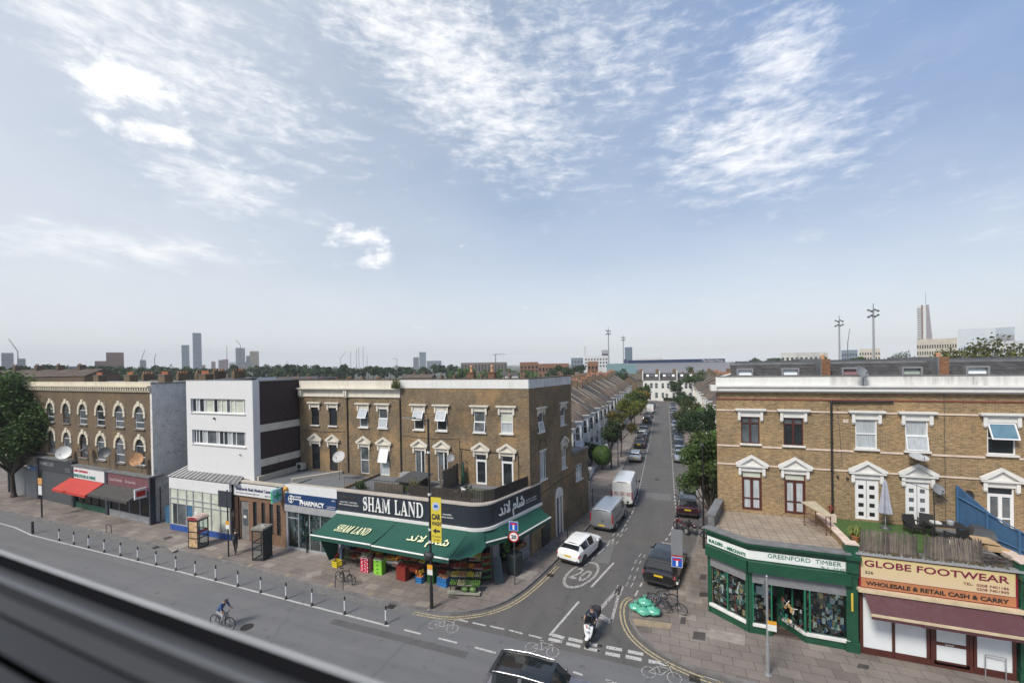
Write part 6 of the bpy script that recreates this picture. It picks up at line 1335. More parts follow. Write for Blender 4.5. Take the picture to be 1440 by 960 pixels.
# houses from left to right, two bays each
for hi in range(4):
 a0,a1=bounds[hi],bounds[hi+1];wins=[x for x in A6 if a0<x<a1]
 c=fA.p((a0+a1)/2,0);o=thing('arched_house',(c.x,c.y,0),labs[hi],'house','Victorian brick houses with arched windows at the left')
 hs=[]
 for x in wins:hs+=[(x-WWA/2,x+WWA/2,ZU[0],ZU[1]+WWA*.55),(x-WWA/2,x+WWA/2,ZL[0],ZL[1]+WWA*.55)]
 mb=MB();wall_holes(mb,fA,a0,a1,3.9,12.0,hs,BRICKA,.14)
 for x in wins:
  for zz_ in(ZU[1],ZL[1]):   # brick spandrels closing the corners of the round heads
   r=WWA/2;T=zz_+WWA*.55
   for sg_ in(-1,1):
    pts=[(x+sg_*r,T+.001),(x+sg_*r,zz_)]+[(x+sg_*r*cos(t),zz_+r*1.1*sin(t))for t in[pi/2*k/5 for k in range(1,6)]]+[(x,T+.001)]
    if sg_<0:pts=pts[::-1]
    mb.fprism(fA,pts[::-1]if sg_>0 and False else pts,-.13,.0015,BRICKA)
 mb.poly([fA.p(a1,0,-10),fA.p(a0,0,-10),fA.p(a0,12.6,-10),fA.p(a1,12.6,-10)],BRICKA);mb.poly([fA.p(a0+.012,4.2,-.2),fA.p(a0+.012,4.2,-9.99),fA.p(a0+.012,12,-9.99),fA.p(a0+.012,12,-.2)],BRICKA);mb.build('wall',o)
 mb=MB();mb.fbox(fA,a0,a1,12.002,12.10,-.1,.12,ARCHC);mb.fbox(fA,a0,a1,12.45,12.60,-.3,.34,ARCHC);mb.fbox(fA,a0,a1,12.102,12.448,-.3,.05,ARCHC);mb.fbox(fA,a0,a1,12.602,12.95,-.3,.06,ARCHC)
 k=a0+.1
 while k<a1-.1:mb.fbox(fA,k,k+.16,12.13,12.448,.051,.28,ARCHC);k+=.40
 mb.build('cornice',o)
 mb=MB();mb.poly([fA.p(a0,12.6,-.25),fA.p(a1,12.6,-.25),fA.p(a1,12.6,-10),fA.p(a0,12.6,-10)],FELT);rf=mb.build('roof',o)
 mb=MB();c1_=fA.p(a1-.5,0,-5);mb.fbox(fA,a1-1.5,a1-.3,12.61,13.45,-5.6,-4.8,BRICKA);mb.fbox(fA,a1-1.55,a1-.25,13.452,13.52,-5.65,-4.75,KERB);st_=mb.build('chimney',rf)
 for q in range(4):m3=MB();pp=fA.p(a1-1.38+q*.3,13.52,-5.2);m3.lathe(pp,[(.1,0),(.12,.05),(.09,.1),(.1,.35)],TERRA,8);m3.build('chimney_pot',st_)
 for x in wins:archwin(o,x,WWA,ZU[0],ZU[1]);archwin(o,x,WWA,ZL[0],ZL[1])
# painted flank wall
fw=thing('painted_flank_wall',(-43.6,27,0),'tall flank wall with peeling grey paint at the right end of the arched terrace','wall')
mb=MB();fF=Fr((AO.x+.02,AO.y),(0.0,1),(1,0));mb.fbox(fF,0.0,7.2,.12,12.75,-.25,.03,OLDPAINT);mb.build('wall',fw);mb=MB();mb.fbox(fF,-.05,7.3,12.752,12.86,-.3,.1,LEAD);mb.fbox(fF,6.9,7.1,.2,12.5,.031,.15,TRIM);mb.build('coping',fw)
# shops below the arched terrace
fO=Fr((fA.o.x-fA.n.x*-.35,fA.o.y+fA.n.y*.35),(fA.u.x,fA.u.y));fO.n=fA.n
def xa(u,v):
 d=ray(u,v);t=V((fO.o.x,fO.o.y,0)).dot(fO.n)/V((d.x,d.y,0)).dot(fO.n);p=CPOS+d*t;return(V((p.x,p.y,0))-fO.o).dot(fO.u),p.z
SHUTD=mat('dark_roller_shutter',(.060,.064,.070),.5,.2,var=.2)
def small_shop(a0,a1,label,name,fas_m,wall_fn,zf=(3.35,4.55),roof=True):
 c=fO.p((a0+a1)/2,0);o=thing(name,(c.x,c.y,0),label,'shop',None)
 mb=MB();mb.fbox(fO,a0,a1,zf[0],zf[1],-.1,.06,fas_m);sg=mb.build('sign_board',o)
 mb=MB();mb.fbox(fO,a0,a1,zf[1]+.002,zf[1]+.14,-1.0,.16,LEAD);mb.build('coping',o)
 for a in(a0,a1-.22):
  mb=MB();mb.fbox(fO,a,a+.22,.12,zf[1],-.3,.12,mat('dark_blue_grey_pilaster',(.035,.04,.055),.5,var=.3));mb.build('pilaster',o)
 wall_fn(o,a0+.22,a1-.22);return o,sg
try:pass
finally:pass
aA=[xa(x/s_,480+y/s_)[0]for x,y in((100,800),(205,840),(385,850),(560,870),(790,900))]
def w_shut(m):
 def f(o,a0,a1):mb=MB();slats(mb,fO,a0,a1,.13,3.35,-.12,-.02,m,26);mb.build('roller_shutter',o)
 return f
def w_glass(mats_,goods_lab,cols,riser=None):
 def f(o,a0,a1):
  mb=MB();n=4
  for k in range(n+1):a=a0+(a1-a0)*k/n;mb.fbox(fO,a-.03,a+.03,.13,3.2,-.1,.0,mats_[0])
  mb.fbox(fO,a0,a1,.13,.7,-.1,-.01,riser or mats_[1]);mb.fbox(fO,a0,a1,3.1,3.35,-.1,.0,mats_[0]);mb.build('shopfront_frame',o)
  g=MB();g.fbox(fO,a0,a1,.7,3.1,-.07,-.06,SHOPGLASS);g.build('shop_window',o);g=MB();g.poly([fO.p(a0,.13,-.8),fO.p(a1,.13,-.8),fO.p(a1,3.3,-.8),fO.p(a0,3.3,-.8)],DARKIN);g.build('interior',o)
  goods(a0+.2,a1-.3,-.6,-.2,.7,2.0,26,'shop_goods',goods_lab,cols,fO)
 return f
small_shop(aA[0]-2.5,aA[1],'shuttered grey shop with a blue strip sign half behind the tree','closed_shop',mat('grey_brick_fascia',(.20,.18,.15),.8,var=.4),w_shut(mat('pale_roller_shutter',(.16,.17,.18),.5,.2,var=.1)),(3.6,4.6))
mb=MB();mb.fbox(fO,aA[1]-2.3,aA[1]-.3,3.25,3.58,.0,.12,mat('blue_strip_sign',(.03,.12,.35),.4));mb.fbox(fO,aA[1]-2.2,aA[1]-1.7,3.3,3.52,.121,.13,TRIM);tag(mb.build('blue_sign'),'blue strip sign over the pale shuttered shop beside the tree','sign')
o1,sg1=small_shop(aA[1],aA[2],'cafe with a black fascia and closed dark shutters','closed_cafe',mat('black_sign',(.035,.038,.045),.4),w_shut(SHUTD),(3.4,4.7))
GL_=mat('grey_lettering',(.32,.33,.34),.5)
text('lettering','MILANO CAFE',fO.p(aA[1]+.6,3.95,.07),fO.u,ZZ,.5,GL_,sg1,3.0,.02);text('lettering','COFFEE SHOP',fO.p(aA[2]-1.5,3.6,.07),fO.u,ZZ,.16,GL_,sg1,1.0,.01);text('lettering','SANDWICHES',fO.p(aA[2]-1.5,3.85,.07),fO.u,ZZ,.16,GL_,sg1,1.0,.01)
o2,sg2=small_shop(aA[2],aA[3],'food shop with a white sign and a bright red awning','food_shop',WS,w_glass((BLACKM,GREENP),'green and red goods behind the window under the red awning',[GREENL,RED,GREENP,GC[7]],mat('green_panel',(.01,.08,.05),.5)),(3.15,4.35))
text('lettering','FINE FOOD & WINE',fO.p(aA[2]+.35,3.3,.07),fO.u,ZZ,.42,mat('teal_lettering',(.03,.22,.18),.4),sg2,4.1,.02,bold=.012);text('lettering','OPEN  OFF LICENCE',fO.p(aA[2]+.4,3.85,.07),fO.u,ZZ,.25,mat('red_lettering',(.5,.03,.04),.4),sg2,2.6,.02,bold=.01)
REDA=mat('red_awning_cloth',(.42,.035,.025),.7,var=.15)
o=thing('red_awning',(fO.p(aA[2]+2,3,0)),'bright red awning over the food shop at the left','awning')
mb=MB();a0,a1=aA[2]-.35,aA[3]-.45;mb.hexa([fO.p(a0-.3,2.25,1.35),fO.p(a1-.3,2.25,1.35),fO.p(a1,3.1,.08),fO.p(a0,3.1,.08),fO.p(a0-.3,2.28,1.35),fO.p(a1-.3,2.28,1.35),fO.p(a1,3.13,.08),fO.p(a0,3.13,.08)],REDA);mb.build('cloth',o);mb=MB();mb.fbox(fO,a0-.3,a1-.3,2.06,2.27,1.35,1.37,REDA);mb.build('valance',o)
mb=MB();mb.poly([fO.p(a1-.02,3.1,.09),fO.p(a1-.32,2.25,1.34),fO.p(a1-.32,2.1,1.34),fO.p(a1-.02,2.1,.09)],REDA);mb.build('side_panel',o)
o3,sg3=small_shop(aA[3],aA[4],'food shop with a dull pink sign and a dark sagging awning','corner_food_shop',mat('dull_pink_sign',(.16,.065,.075),.5,var=.2),w_glass((GRYP,GRYP),'pale packets behind the window under the dark awning',[GC[7],GC[2],TRIM],GRYP),(3.1,4.3))
text('lettering','Cakes & Sweets',fO.p(aA[3]+.5,3.55,.07),fO.u,ZZ,.4,mat('pale_pink_lettering',(.55,.4,.4),.5),sg3,2.3,.02);text('lettering','Groceries',fO.p(aA[3]+3.3,3.55,.07),fO.u,ZZ,.4,MATS['pale_pink_lettering'],sg3,1.7,.02)
o=thing('dark_awning',(fO.p(aA[3]+3,3,0)),'dull dark awning over the corner food shop beside the red one','awning')
mb=MB();a0,a1=aA[3]-.1,aA[4]-.9;DA=mat('dull_dark_cloth',(.055,.050,.048),.85,var=.3);mb.hexa([fO.p(a0-.2,2.45,1.3),fO.p(a1-.2,2.45,1.3),fO.p(a1,3.1,.08),fO.p(a0,3.1,.08),fO.p(a0-.2,2.48,1.3),fO.p(a1-.2,2.48,1.3),fO.p(a1,3.13,.08),fO.p(a0,3.13,.08)],DA);mb.build('cloth',o);mb=MB();mb.fbox(fO,a0-.2,a1-.2,2.27,2.46,1.3,1.33,DA);mb.build('valance',o)
mb=MB();q=fO.p(aA[4]-.7,0,.1);mb.hexa([(q.x,q.y-.9,2.6),(q.x+.15,q.y-.9,2.6),(q.x+.15,q.y,2.6),(q.x,q.y,2.6),(q.x,q.y-.9,3.5),(q.x+.15,q.y-.9,3.5),(q.x+.15,q.y,3.5),(q.x,q.y,3.5)],WS);mb.box(q.x+.151,q.x+.16,q.y-.8,q.y-.1,2.8,3.3,RED);tag(mb.build('projecting_sign'),'white projecting box sign with a red emblem at the end of the dark awning','sign')
def adish(px_,py_,r,lab,m=None,az_=150,el_=25):
 a,z=xa(px_/s_,480+py_/s_);p=fO.p(a,z,.35);dish(p,r,radians(az_),radians(el_),lab,m,foot=(p.x,p.y+.35,4.7))
adish(358,574,.66,'big white dish above the closed cafe, largest of the dishes on the left row',mat('white_dish',(.60,.60,.58),.5,var=.1),140,20)
adish(458,560,.46,'dark dish tilted upward above the red awning shop',DGREY,200,55)
adish(570,574,.50,'dark dish between the last two arched windows of the lower row',DGREY,140,20)
adish(736,608,.58,'rusty orange-stained dish above the corner food shop',mat('rusty_dish',(.42,.22,.10),.7,var=.5,scale=2),150,20)

for x,hh in((-25.74,lb),(-20.35,lc)):
 m2=MB();m2.tube((x,YF-.08,4.95),(x,YF-.08,11.3),.045,.045,BLACKM,8)
 for z in(6,8,10):m2.tube((x,YF-.08,z),(x,YF-.08,z+.08),.062,.062,BLACKM,8)
 m2.build('downpipe',hh)
m2=MB();m2.path([fL.p(-31.0,8.4,.03),fL.p(-28.4,8.3,.03),fL.p(-25.8,8.45,.03)],.014,BLACKM,4);m2.build('cable',la)
m2=MB();m2.path([fL.p(-20.2,8.35,.03),fL.p(-17.5,8.2,.03),fL.p(-15.0,8.3,.03),fL.p(-15.0,6.0,.03)],.014,BLACKM,4);m2.build('cable',lc)
# ------------------------------------------------------------------ VICTORIAN TERRACES along the side street
WH=weathered('white_painted_bay',(.68,.68,.65),(.36,.34,.31),.6,sc=1.2)
CRM=weathered('cream_painted_bay',(.62,.57,.46),(.32,.28,.22),.5,sc=1.2)
PALEB=weathered('pale_blue_bay',(.62,.66,.70),(.35,.35,.35),.4,sc=1.2)
def terrace_unit(name,wm,rm,label,W=5.0,HE=6.5,HR=9.6,DP=9.5):
 """one house, front to +x, party walls along y; origin on the pavement line at its centre"""
 o=thing(name,(0,0,0),label,'house');B=[]
 f=Fr((0,-W/2),(0,1),(1,0));fx=-1.3
 ff=Fr((fx,-W/2),(0,1),(1,0))
 door=(3.55,4.55,.3,2.9);uw=(3.5,4.5,3.9,5.6)
 mb=MB();wall_holes(mb,ff,0,W,0,HE,[door,uw],wm,.15)
 mb.poly([(fx,-W/2,0),(fx-DP,-W/2,0),(fx-DP,-W/2,HE),(fx-DP/2,-W/2,HR-.1),(fx,-W/2,HE)],BRICKA);mb.poly([(fx,W/2,HE),(fx-DP/2,W/2,HR-.1),(fx-DP,W/2,HE),(fx-DP,W/2,0),(fx,W/2,0)],BRICKA)
 mb.poly([(fx-DP,W/2,0),(fx-DP,-W/2,0),(fx-DP,-W/2,HE),(fx-DP,W/2,HE)][::-1],BRICKA);mb.build('wall',o)
 window(ff,uw,o,'sash',PVC,GLASSM,GLASSD)
 m2=MB();sill(m2,ff,uw[0],uw[1],uw[2]-.001,TRIM);m2.fbox(ff,uw[0]-.12,uw[1]+.12,uw[3]+.002,uw[3]+.18,.003,.08,TRIM);m2.build('window_sill',o)
 m2=MB();m2.fbox(ff,door[0]+.02,door[1]-.02,.3,2.4,-.12,-.06,mat('street_door',(.03,.04,.07),.4,var=.4));m2.fbox(ff,door[0],door[1],2.4,2.9,-.1,-.05,GLASSM);m2.build('door',o)
 # two-storey canted bay
 bp=[(fx,-W/2+.35),(-.35,-W/2+.85),(-.35,-W/2+2.35),(fx,-W/2+2.85)];by=MB()
 for i,(z0,z1)in enumerate(((.95,2.85),(3.95,5.7))):
  pass
 for(p,q),(a0r,a1r)in zip(zip(bp,bp[1:]),((.22,.86),(.14,.86),(.14,.78))):
  fr=Fr(p,(q[0]-p[0],q[1]-p[1]));L_=(V(q)-V(p)).length;fr.n=V((fr.u.y,-fr.u.x,0));hs=[(L_*a0r,L_*a1r,.95,2.85),(L_*a0r,L_*a1r,3.95,5.75)]
  wall_holes(by,fr,0,L_,0,HE,hs,wm,.1)
  for h in hs:B.append((fr,h))
 by.build('bay_wall',o)
 for fr,h in B:window(fr,h,o,'sash',PVC,GLASSM,random.choice([GLASSM,CURT,GLASSD]),b=-.08)
 m2=MB();k=0
 for z0,z1,d in((3.15,3.35,.10),(6.15,6.35,.08)):
  P=[(fx,-W/2+.25),(-.35+d,-W/2+.80),(-.35+d,-W/2+2.40),(fx,-W/2+2.95)];m2.prism(P,z0,z1,wm)
 m2.build('bay_cornice',o)
 # roof with hipped gablet over the bay
 r=MB();e=.25
 r.add([(fx+e,-W/2,HE),(fx+e,W/2,HE),(fx-DP/2,W/2,HR),(fx-DP/2,-W/2,HR),(fx-DP,-W/2,HE),(fx-DP,W/2,HE),(fx+e,-W/2,HE-.12),(fx+e,W/2,HE-.12)],[(0,1,2,3),(3,2,5,4),(6,7,1,0)],rm)
 yc=-W/2+1.6;r.add([(fx+e,yc-1.5,HE+.02),(-.15,yc-.95,HE+.02),(-.15,yc+.95,HE+.02),(fx+e,yc+1.5,HE+.02),(fx-.3,yc,HE+1.35),(fx-2.2,yc,HE+1.5)],[(0,1,4),(1,2,4),(2,3,4),(0,4,5),(3,5,4)],rm)
 r.add([(fx+e,yc-1.5,HE+.02),(-.15,yc-.95,HE+.02),(-.15,yc+.95,HE+.02),(fx+e,yc+1.5,HE+.02),(fx+e,yc-1.5,HE-.13),(-.15,yc-.95,HE-.13),(-.15,yc+.95,HE-.13),(fx+e,yc+1.5,HE-.13)],[(1,0,4,5),(2,1,5,6),(3,2,6,7),(4,7,6,5)],wm)
 ro=r.build('roof',o)
 pw=MB();pw.hexa([(fx+.2,W/2-.1,HE),(fx-DP/2,W/2-.1,HR),(fx-DP/2,W/2+.1,HR),(fx+.2,W/2+.1,HE),(fx+.2,W/2-.1,HE+.28),(fx-DP/2,W/2-.1,HR+.28),(fx-DP/2,W/2+.1,HR+.28),(fx+.2,W/2+.1,HE+.28)],mat('rendered_party_wall',(.24,.21,.18),.85,var=.35,space='world'));pw.build('party_wall',ro)
 c=MB();cx=fx-DP/2;c.box(cx-1.0,cx+.4,W/2-.28,W/2+.28,HR-.6,HR+1.15,BRICKA);c.box(cx-1.06,cx+.46,W/2-.34,W/2+.34,HR+1.152,HR+1.25,KERB);ch=c.build('chimney',ro)
 for k in range(5):p=MB();p.lathe((cx-.85+k*.28,W/2,HR+1.25),[(.10,0),(.12,.05),(.09,.12),(.085,.40),(.11,.44),(.08,.5)],random.choice([TERRA,TERRAP,TERRA]),7);p.build('chimney_pot',ch)
 # low garden wall
 g=MB();g.box(.9,1.1,-W/2,W/2-1.3,0,.85,wm);g.box(.86,1.14,-W/2,W/2-1.3,.852,.92,KERB);g.box(.8,1.2,W/2-1.35,W/2-1.0,0,1.15,wm);g.box(-1.3,1.0,-W/2-.06,-W/2+.06,0,.8,wm);g.build('garden_wall',o)
 return o
protoA=terrace_unit('bay_fronted_house',WH,TILEB,'x')
protoB=terrace_unit('bay_fronted_house',CRM,TILEG,'x')
protoC=terrace_unit('bay_fronted_house',WH,SLATE,'x')
protoD=terrace_unit('bay_fronted_house',PALEB,TILEB,'x')
index_kids()
gl,gr='bay-fronted houses down the left of the side street','bay-fronted houses down the right of the side street'
seqL=[protoB,protoA,protoD,protoA,protoC,protoA,protoB,protoA,protoC,protoA,protoA,protoD,protoB,protoA,protoC,protoA,protoA,protoB,protoA]
names={'B':'cream','A':'white','C':'white slate-roofed','D':'pale blue-grey'}
ordw=['first','second','third','fourth','fifth','sixth','seventh','eighth','ninth','tenth','eleventh','twelfth','thirteenth','fourteenth','fifteenth','sixteenth','seventeenth','eighteenth','nineteenth']
used=set()
def put(proto,x,y,rz,lab,grp):
 if proto.name in used:return dup(proto,(x,y,.12),rz,lab,grp)
 used.add(proto.name);proto.location=(x,y,.12);proto.rotation_euler=(0,0,rz);tag(proto,lab,None,grp);return proto
for i in range(19):
 p=seqL[i];nm={protoA:'white',protoB:'cream',protoC:'white slate-roofed',protoD:'pale blue-grey'}[p]
 y=44.3+i*5.02;y+=1.2 if i>=9 else 0
 put(p,-9.9,y,0,f'{nm} bay-fronted house, {ordw[i]} up the left side of the side street',gl).scale=(1,1,[.93,.97,1.0,1.03,.99,1.02,.98][i%7])
for i in range(17):
 p=[protoA,protoC,protoA,protoA,protoB][i%5];nm={protoA:'white',protoB:'cream',protoC:'white slate-roofed',protoD:'pale blue-grey'}[p]
 put(p,7.1,54+i*5.02,pi,f'{nm} bay-fronted house, {ordw[i]} up the right side of the side street',gr)
# brick return houses near the far end, and the houses closing the street
def end_house(x0,x1,wm,label,brick=False):
 o=thing('end_terrace_house',((x0+x1)/2,157,0),label,'house','houses closing the far end of the side street');f=Fr((x0,157),(1,0),(0,-1));W=x1-x0
 hs=[(.6,1.5,.9,2.9),(1.9,2.8,.2,2.6),(W-1.6,W-.6,.9,2.9),(.6,1.5,4.4,6.3),(2.4,3.4,4.4,6.3),(W-1.6,W-.6,4.4,6.3)]
 mb=MB();wall_holes(mb,f,0,W,0,7.4,hs,wm,.15);mb.build('wall',o)
 for h in hs:window(f,h,o,'sash',PVC,GLASSM,random.choice([GLASSD,GLASSM]))
 mb=MB();mb.add([f.p(0,7.4,.2),f.p(W,7.4,.2),f.p(W,9.7,-3.2),f.p(0,9.7,-3.2),f.p(0,7.4,-8),f.p(W,7.4,-8)],[(0,1,2,3),(3,2,5,4)],SLATE if not brick else TILEG);r=mb.build('roof',o)
 mb=MB();mb.fbox(f,-.15,.15,7.2,10.6,-3.6,.3,wm if not brick else BRICKA);mb.build('party_wall',r)
 if not brick:
  for a in(1.2,2.7,4.2):m3=MB();m3.hexa([f.p(a,8.55,-1.05),f.p(a+.8,8.55,-1.05),f.p(a+.8,9.2,-1.85),f.p(a,9.2,-1.85),f.p(a,8.62,-1.0),f.p(a+.8,8.62,-1.0),f.p(a+.8,9.27,-1.8),f.p(a,9.27,-1.8)],SKYL if a!=2.7 else GLASSM);m3.build('rooflight',r)
 mb=MB();mb.fbox(f,W-1.4,W-.2,8.5,11.1,-4.2,-3.2,BRICKA);c=mb.build('chimney',r)
 for k in range(3):p=MB();p.lathe(f.p(W-1.2+k*.35,11.1,-3.7),[(.1,0),(.1,.4)],TERRA,7);p.build('chimney_pot',c)
 return o
end_house(-7.9,-2.2,WH,'white house with three rooflights facing down the side street, left of the three')
end_house(-2.2,3.6,WH,'white house facing down the side street, middle of the three')
end_house(3.6,9.0,WH,'white house facing down the side street, right of the three')
end_house(9.0,15,BRICKA,'brown brick house to the right of the white houses closing the street',True)
end_house(15,21,BRICKA,'brown brick house at the far right end of the closing row',True)
end_house(-14,-7.9,BRICKA,'brown brick house to the left of the white houses closing the street',True)
for x,lab in((-12.5,'brick gable house on the left at the far junction of the side street'),):
 o=thing('gable_house',(x,139,0),lab,'house');f=Fr((x-1,138.6),(1,0),(0,-1));mb=MB();wall_holes(mb,f,0,4.4,0,7.6,[(1.4,2.5,4.2,6)],BRICKA,.15);mb.fprism(f,[(0,7.6),(4.4,7.6),(2.2,9.3)],-8,0,BRICKA);mb.build('wall',o);window(f,(1.4,2.5,4.2,6),o,'sash',PVC)
 mb=MB();mb.add([f.p(-.2,7.5,.1),f.p(2.2,9.4,.1),f.p(4.6,7.5,.1),f.p(-.2,7.5,-8),f.p(2.2,9.4,-8),f.p(4.6,7.5,-8)],[(0,1,4,3),(1,2,5,4)],SLATE);mb.build('roof',o)
mb=MB();mb.box(-3,4,155.2,155.5,.1,1.1,WH);tag(mb.build('front_wall'),'low white wall across the far end of the side street','wall')
# roofs behind the main-road rows, seen over the parapets: more streets of houses
def block(x,y,w_,d_,h,wm,rm,label,name='roof_row',rz=0,grp=None,ridge=1.8,pots=4,cat='house'):
 o=thing(name,(x,y,0),label,cat,grp);mb=MB();mb.box(-w_/2,w_/2,-d_/2,d_/2,0,h,wm);a=mb.build('wall',o,world=False)
 mb=MB();mb.add([(-w_/2-.1,-d_/2-.15,h),(w_/2+.1,-d_/2-.15,h),(w_/2+.1,0,h+ridge),(-w_/2-.1,0,h+ridge),(w_/2+.1,d_/2+.15,h),(-w_/2-.1,d_/2+.15,h)],[(0,1,2,3),(3,2,4,5),(1,4,2),(0,3,5)],rm);r=mb.build('roof',o,world=False)
 k=int(w_/5.5)
 for i in range(k):
  xx=-w_/2+(i+1)*w_/(k+1);mb=MB();mb.box(xx-.3,xx+.3,-.8,.8,h+ridge-.7,h+ridge+1.0,BRICKA);c=mb.build('chimney',r,world=False)
  for q in range(pots):p=MB();p.lathe((xx,-.6+q*.4,h+ridge+1.0),[(.1,0),(.12,.05),(.09,.4)],random.choice([TERRA,TERRAP,BRICKW]),6);p.build('chimney_pot',c,world=False)
 o.rotation_euler=(0,0,rz);return o
rg='rows of roofs behind the main-road buildings'
block(-42,64,24,9,7.6,BRICKA,SLATE,'slate-roofed row behind the brick houses with the grocery',grp=rg)
block(-70,62,28,9,8.4,BRICKA,TILEB,'tile-roofed row behind the white office building',grp=rg)
block(-75,44,22,9,10.6,BRICKW,TILEB,'brown roof row behind the arched terrace, nearest the tree',grp=rg)
block(-58,41,12,8,10.9,BRICKW,SLATE,'slate roof behind the right end of the arched terrace',grp=rg)
block(-50,96,34,9,7.2,BRICKA,TILEB,'brown roof row further behind the grocery block',grp=rg)
block(-90,95,40,9,8.0,BRICKA,SLATE,'long slate roof row far behind the white office building',grp=rg)
block(-56,128,46,9,7.6,BRICKA,TILEB,'brown roof row in front of the tree belt',grp=rg)
block(22,62,12,9,8.4,BRICKA,SLATE,'slate roof just visible left of the right-hand parapet',rz=pi/2,grp=rg)
for i in range(6):block(19,60+i*15,14,8,7.2,BRICKA,random.choice([TILEB,SLATE,TILEG]),f'brown-roofed row behind the right side of the street, {ordw[i]} back',rz=pi/2,grp=rg)
for i in range(6):block(-24.5,64+i*15,14,8.5,7.6,BRICKA,random.choice([TILEB,SLATE,TILEG]),f'brown-roofed row behind the left side of the street, {ordw[i]} back',rz=pi/2,grp=rg)
# ------------------------------------------------------------------ TREES
def leafmat(name,c,var=.5):
 m,n,l,b=newmat(name);b.inputs['Roughness'].default_value=.6;b.inputs['Specular IOR Level'].default_value=.3
 g=n.new('ShaderNodeNewGeometry');q=n.new('ShaderNodeTexNoise');q.inputs['Scale'].default_value=1.1;q.inputs['Detail'].default_value=5;q.inputs['Roughness'].default_value=.7;l.new(g.outputs['Position'],q.inputs[0])
 oi=n.new('ShaderNodeObjectInfo');f=mathn(n,l,'ADD',ramp(n,l,q.outputs['Fac'],.3,.7,1-var,1+var),mathn(n,l,'MULTIPLY',mathn(n,l,'SUBTRACT',oi.outputs['Random'],.5),.25))
 v=n.new('ShaderNodeVectorMath');v.operation='SCALE';v.inputs[0].default_value=c;l.new(f,v.inputs['Scale']);l.new(v.outputs[0],b.inputs['Base Color'])
 tr=n.new('ShaderNodeBsdfTranslucent');l.new(v.outputs[0],tr.inputs[0]);x=n.new('ShaderNodeMixShader');x.inputs[0].default_value=.28;l.new(b.outputs[0],x.inputs[1]);l.new(tr.outputs[0],x.inputs[2]);l.new(x.outputs[0],n['Material Output'].inputs[0])
 return m
LG=leafmat('green_leaves',(.060,.105,.028));LDK=leafmat('dark_green_leaves',(.035,.070,.026));LYG=leafmat('yellowing_leaves',(.15,.15,.025));LOR=leafmat('orange_turning_leaves',(.22,.14,.02));LBR=leafmat('brown_green_leaves',(.075,.085,.030));LBG=leafmat('bright_green_leaves',(.085,.16,.03))
BARK=mat('grey_brown_bark',(.075,.058,.045),.9,var=.4,stretch=(1,1,.2),scale=8)
def leaf_cloud(mb,clumps,n,size,mats,rr,flat=1.):
 """leaf-sized faces scattered through overlapping clumps"""
 tot=sum(c[1]**2 for c in clumps)
 for(c,R)in clumps:
  k=int(n*R*R/tot)
  for i in range(k):
   d=V((rr.gauss(0,1),rr.gauss(0,1),rr.gauss(0,1))).normalized();rad=R*(rr.random()**.4)*rr.uniform(.75,1.12);p=c+V((d.x*rad,d.y*rad,d.z*rad*flat*.85))
   s_=size*rr.uniform(.5,1.3);a=V((rr.uniform(-1,1),rr.uniform(-1,1),rr.uniform(-.6,.6))).normalized();b_=a.cross(V((rr.uniform(-1,1),rr.uniform(-1,1),rr.uniform(-1,1)))).normalized()
   m=mats[0]if rr.random()>.25 or len(mats)<2 else mats[1]
   mb.add([p-a*s_-b_*s_*.35,p+b_*s_*.6,p+a*s_-b_*s_*.2,p-b_*s_*.7],[(0,1,2,3)],m)
def tree(name,label,loc,h,r_,mats,n=5200,size=.13,seed=1,trunk_h=.38,cat='tree',group=None,flat=1.,cl=16,tr=.14):
 rr=random.Random(seed);o=thing(name,loc,label,cat,group);x,y,z=loc;base=V(loc);mb=MB()
 th=h*trunk_h;lean=V((rr.uniform(-.15,.15),rr.uniform(-.15,.15),0));top=base+V((0,0,th))+lean
 mb.tube(base,base+V((0,0,th*.15)),tr*1.5,tr,BARK,9,False);mb.tube(base+V((0,0,th*.15)),top,tr,tr*.75,BARK,9,False);t_=mb.build('trunk',o)
 clumps=[];cc=base+V((0,0,h-r_*.95*flat));lb=MB()
 for i in range(cl):
  d=V((rr.gauss(0,1),rr.gauss(0,1),rr.gauss(0,.9))).normalized()*r_*rr.uniform(.35,.78);d.z*=flat*(h-th)/(2*r_)*1.0 if flat==1 else flat;p=cc+d
  if p.z<base.z+th*.85:p.z=base.z+th*.85+rr.random()*.5
  clumps.append((p,r_*rr.uniform(.24,.42)));m_=top.lerp(p,.5)+V((rr.uniform(-.2,.2),rr.uniform(-.2,.2),-.1))*r_*.4;lb.tube(top-V((0,0,rr.uniform(0,th*.15))),m_,tr*.5,tr*.28,BARK,6,False);lb.tube(m_,p,tr*.28,tr*.08,BARK,5,False)
 lb.build('limbs',o);c=MB();leaf_cloud(c,clumps,n,size,mats,rr,1.);c.build('crown',o);return o
sg_='street trees along the side street'
tree('street_tree','bushy brown-green tree by the dark parked car, nearest on the right pavement',(3.05,35.4,.12),8.3,2.85,[LG,LBR],12000,.12,11,.28,group=sg_,cl=26)
tree('street_tree','round dark tree on the right pavement beyond the nearest one',(4.0,62.5,.12),8.0,2.9,[LDK,LG],6500,.15,12,.34,group=sg_,cl=20)
tree('street_tree','spreading dull green tree far up the right pavement',(4.2,88,.12),7.2,3.6,[LBR,LG],5200,.18,13,.3,group=sg_)
tree('street_tree','small dark tree furthest up the right pavement',(4.0,112,.12),7.0,3.0,[LDK,LG],3600,.2,14,.3,group=sg_)
tree('street_tree','thin brownish tree on the left pavement behind the round hedge',(-6.35,62.5,.12),7.3,2.5,[LBR,LOR],5200,.13,15,.34,group=sg_,tr=.11)
tree('street_tree','dark thin tree just behind the lamp post on the left pavement',(-6.9,55.5,.12),6.6,1.9,[LDK,LBR],3600,.13,16,.36,group=sg_,tr=.10)
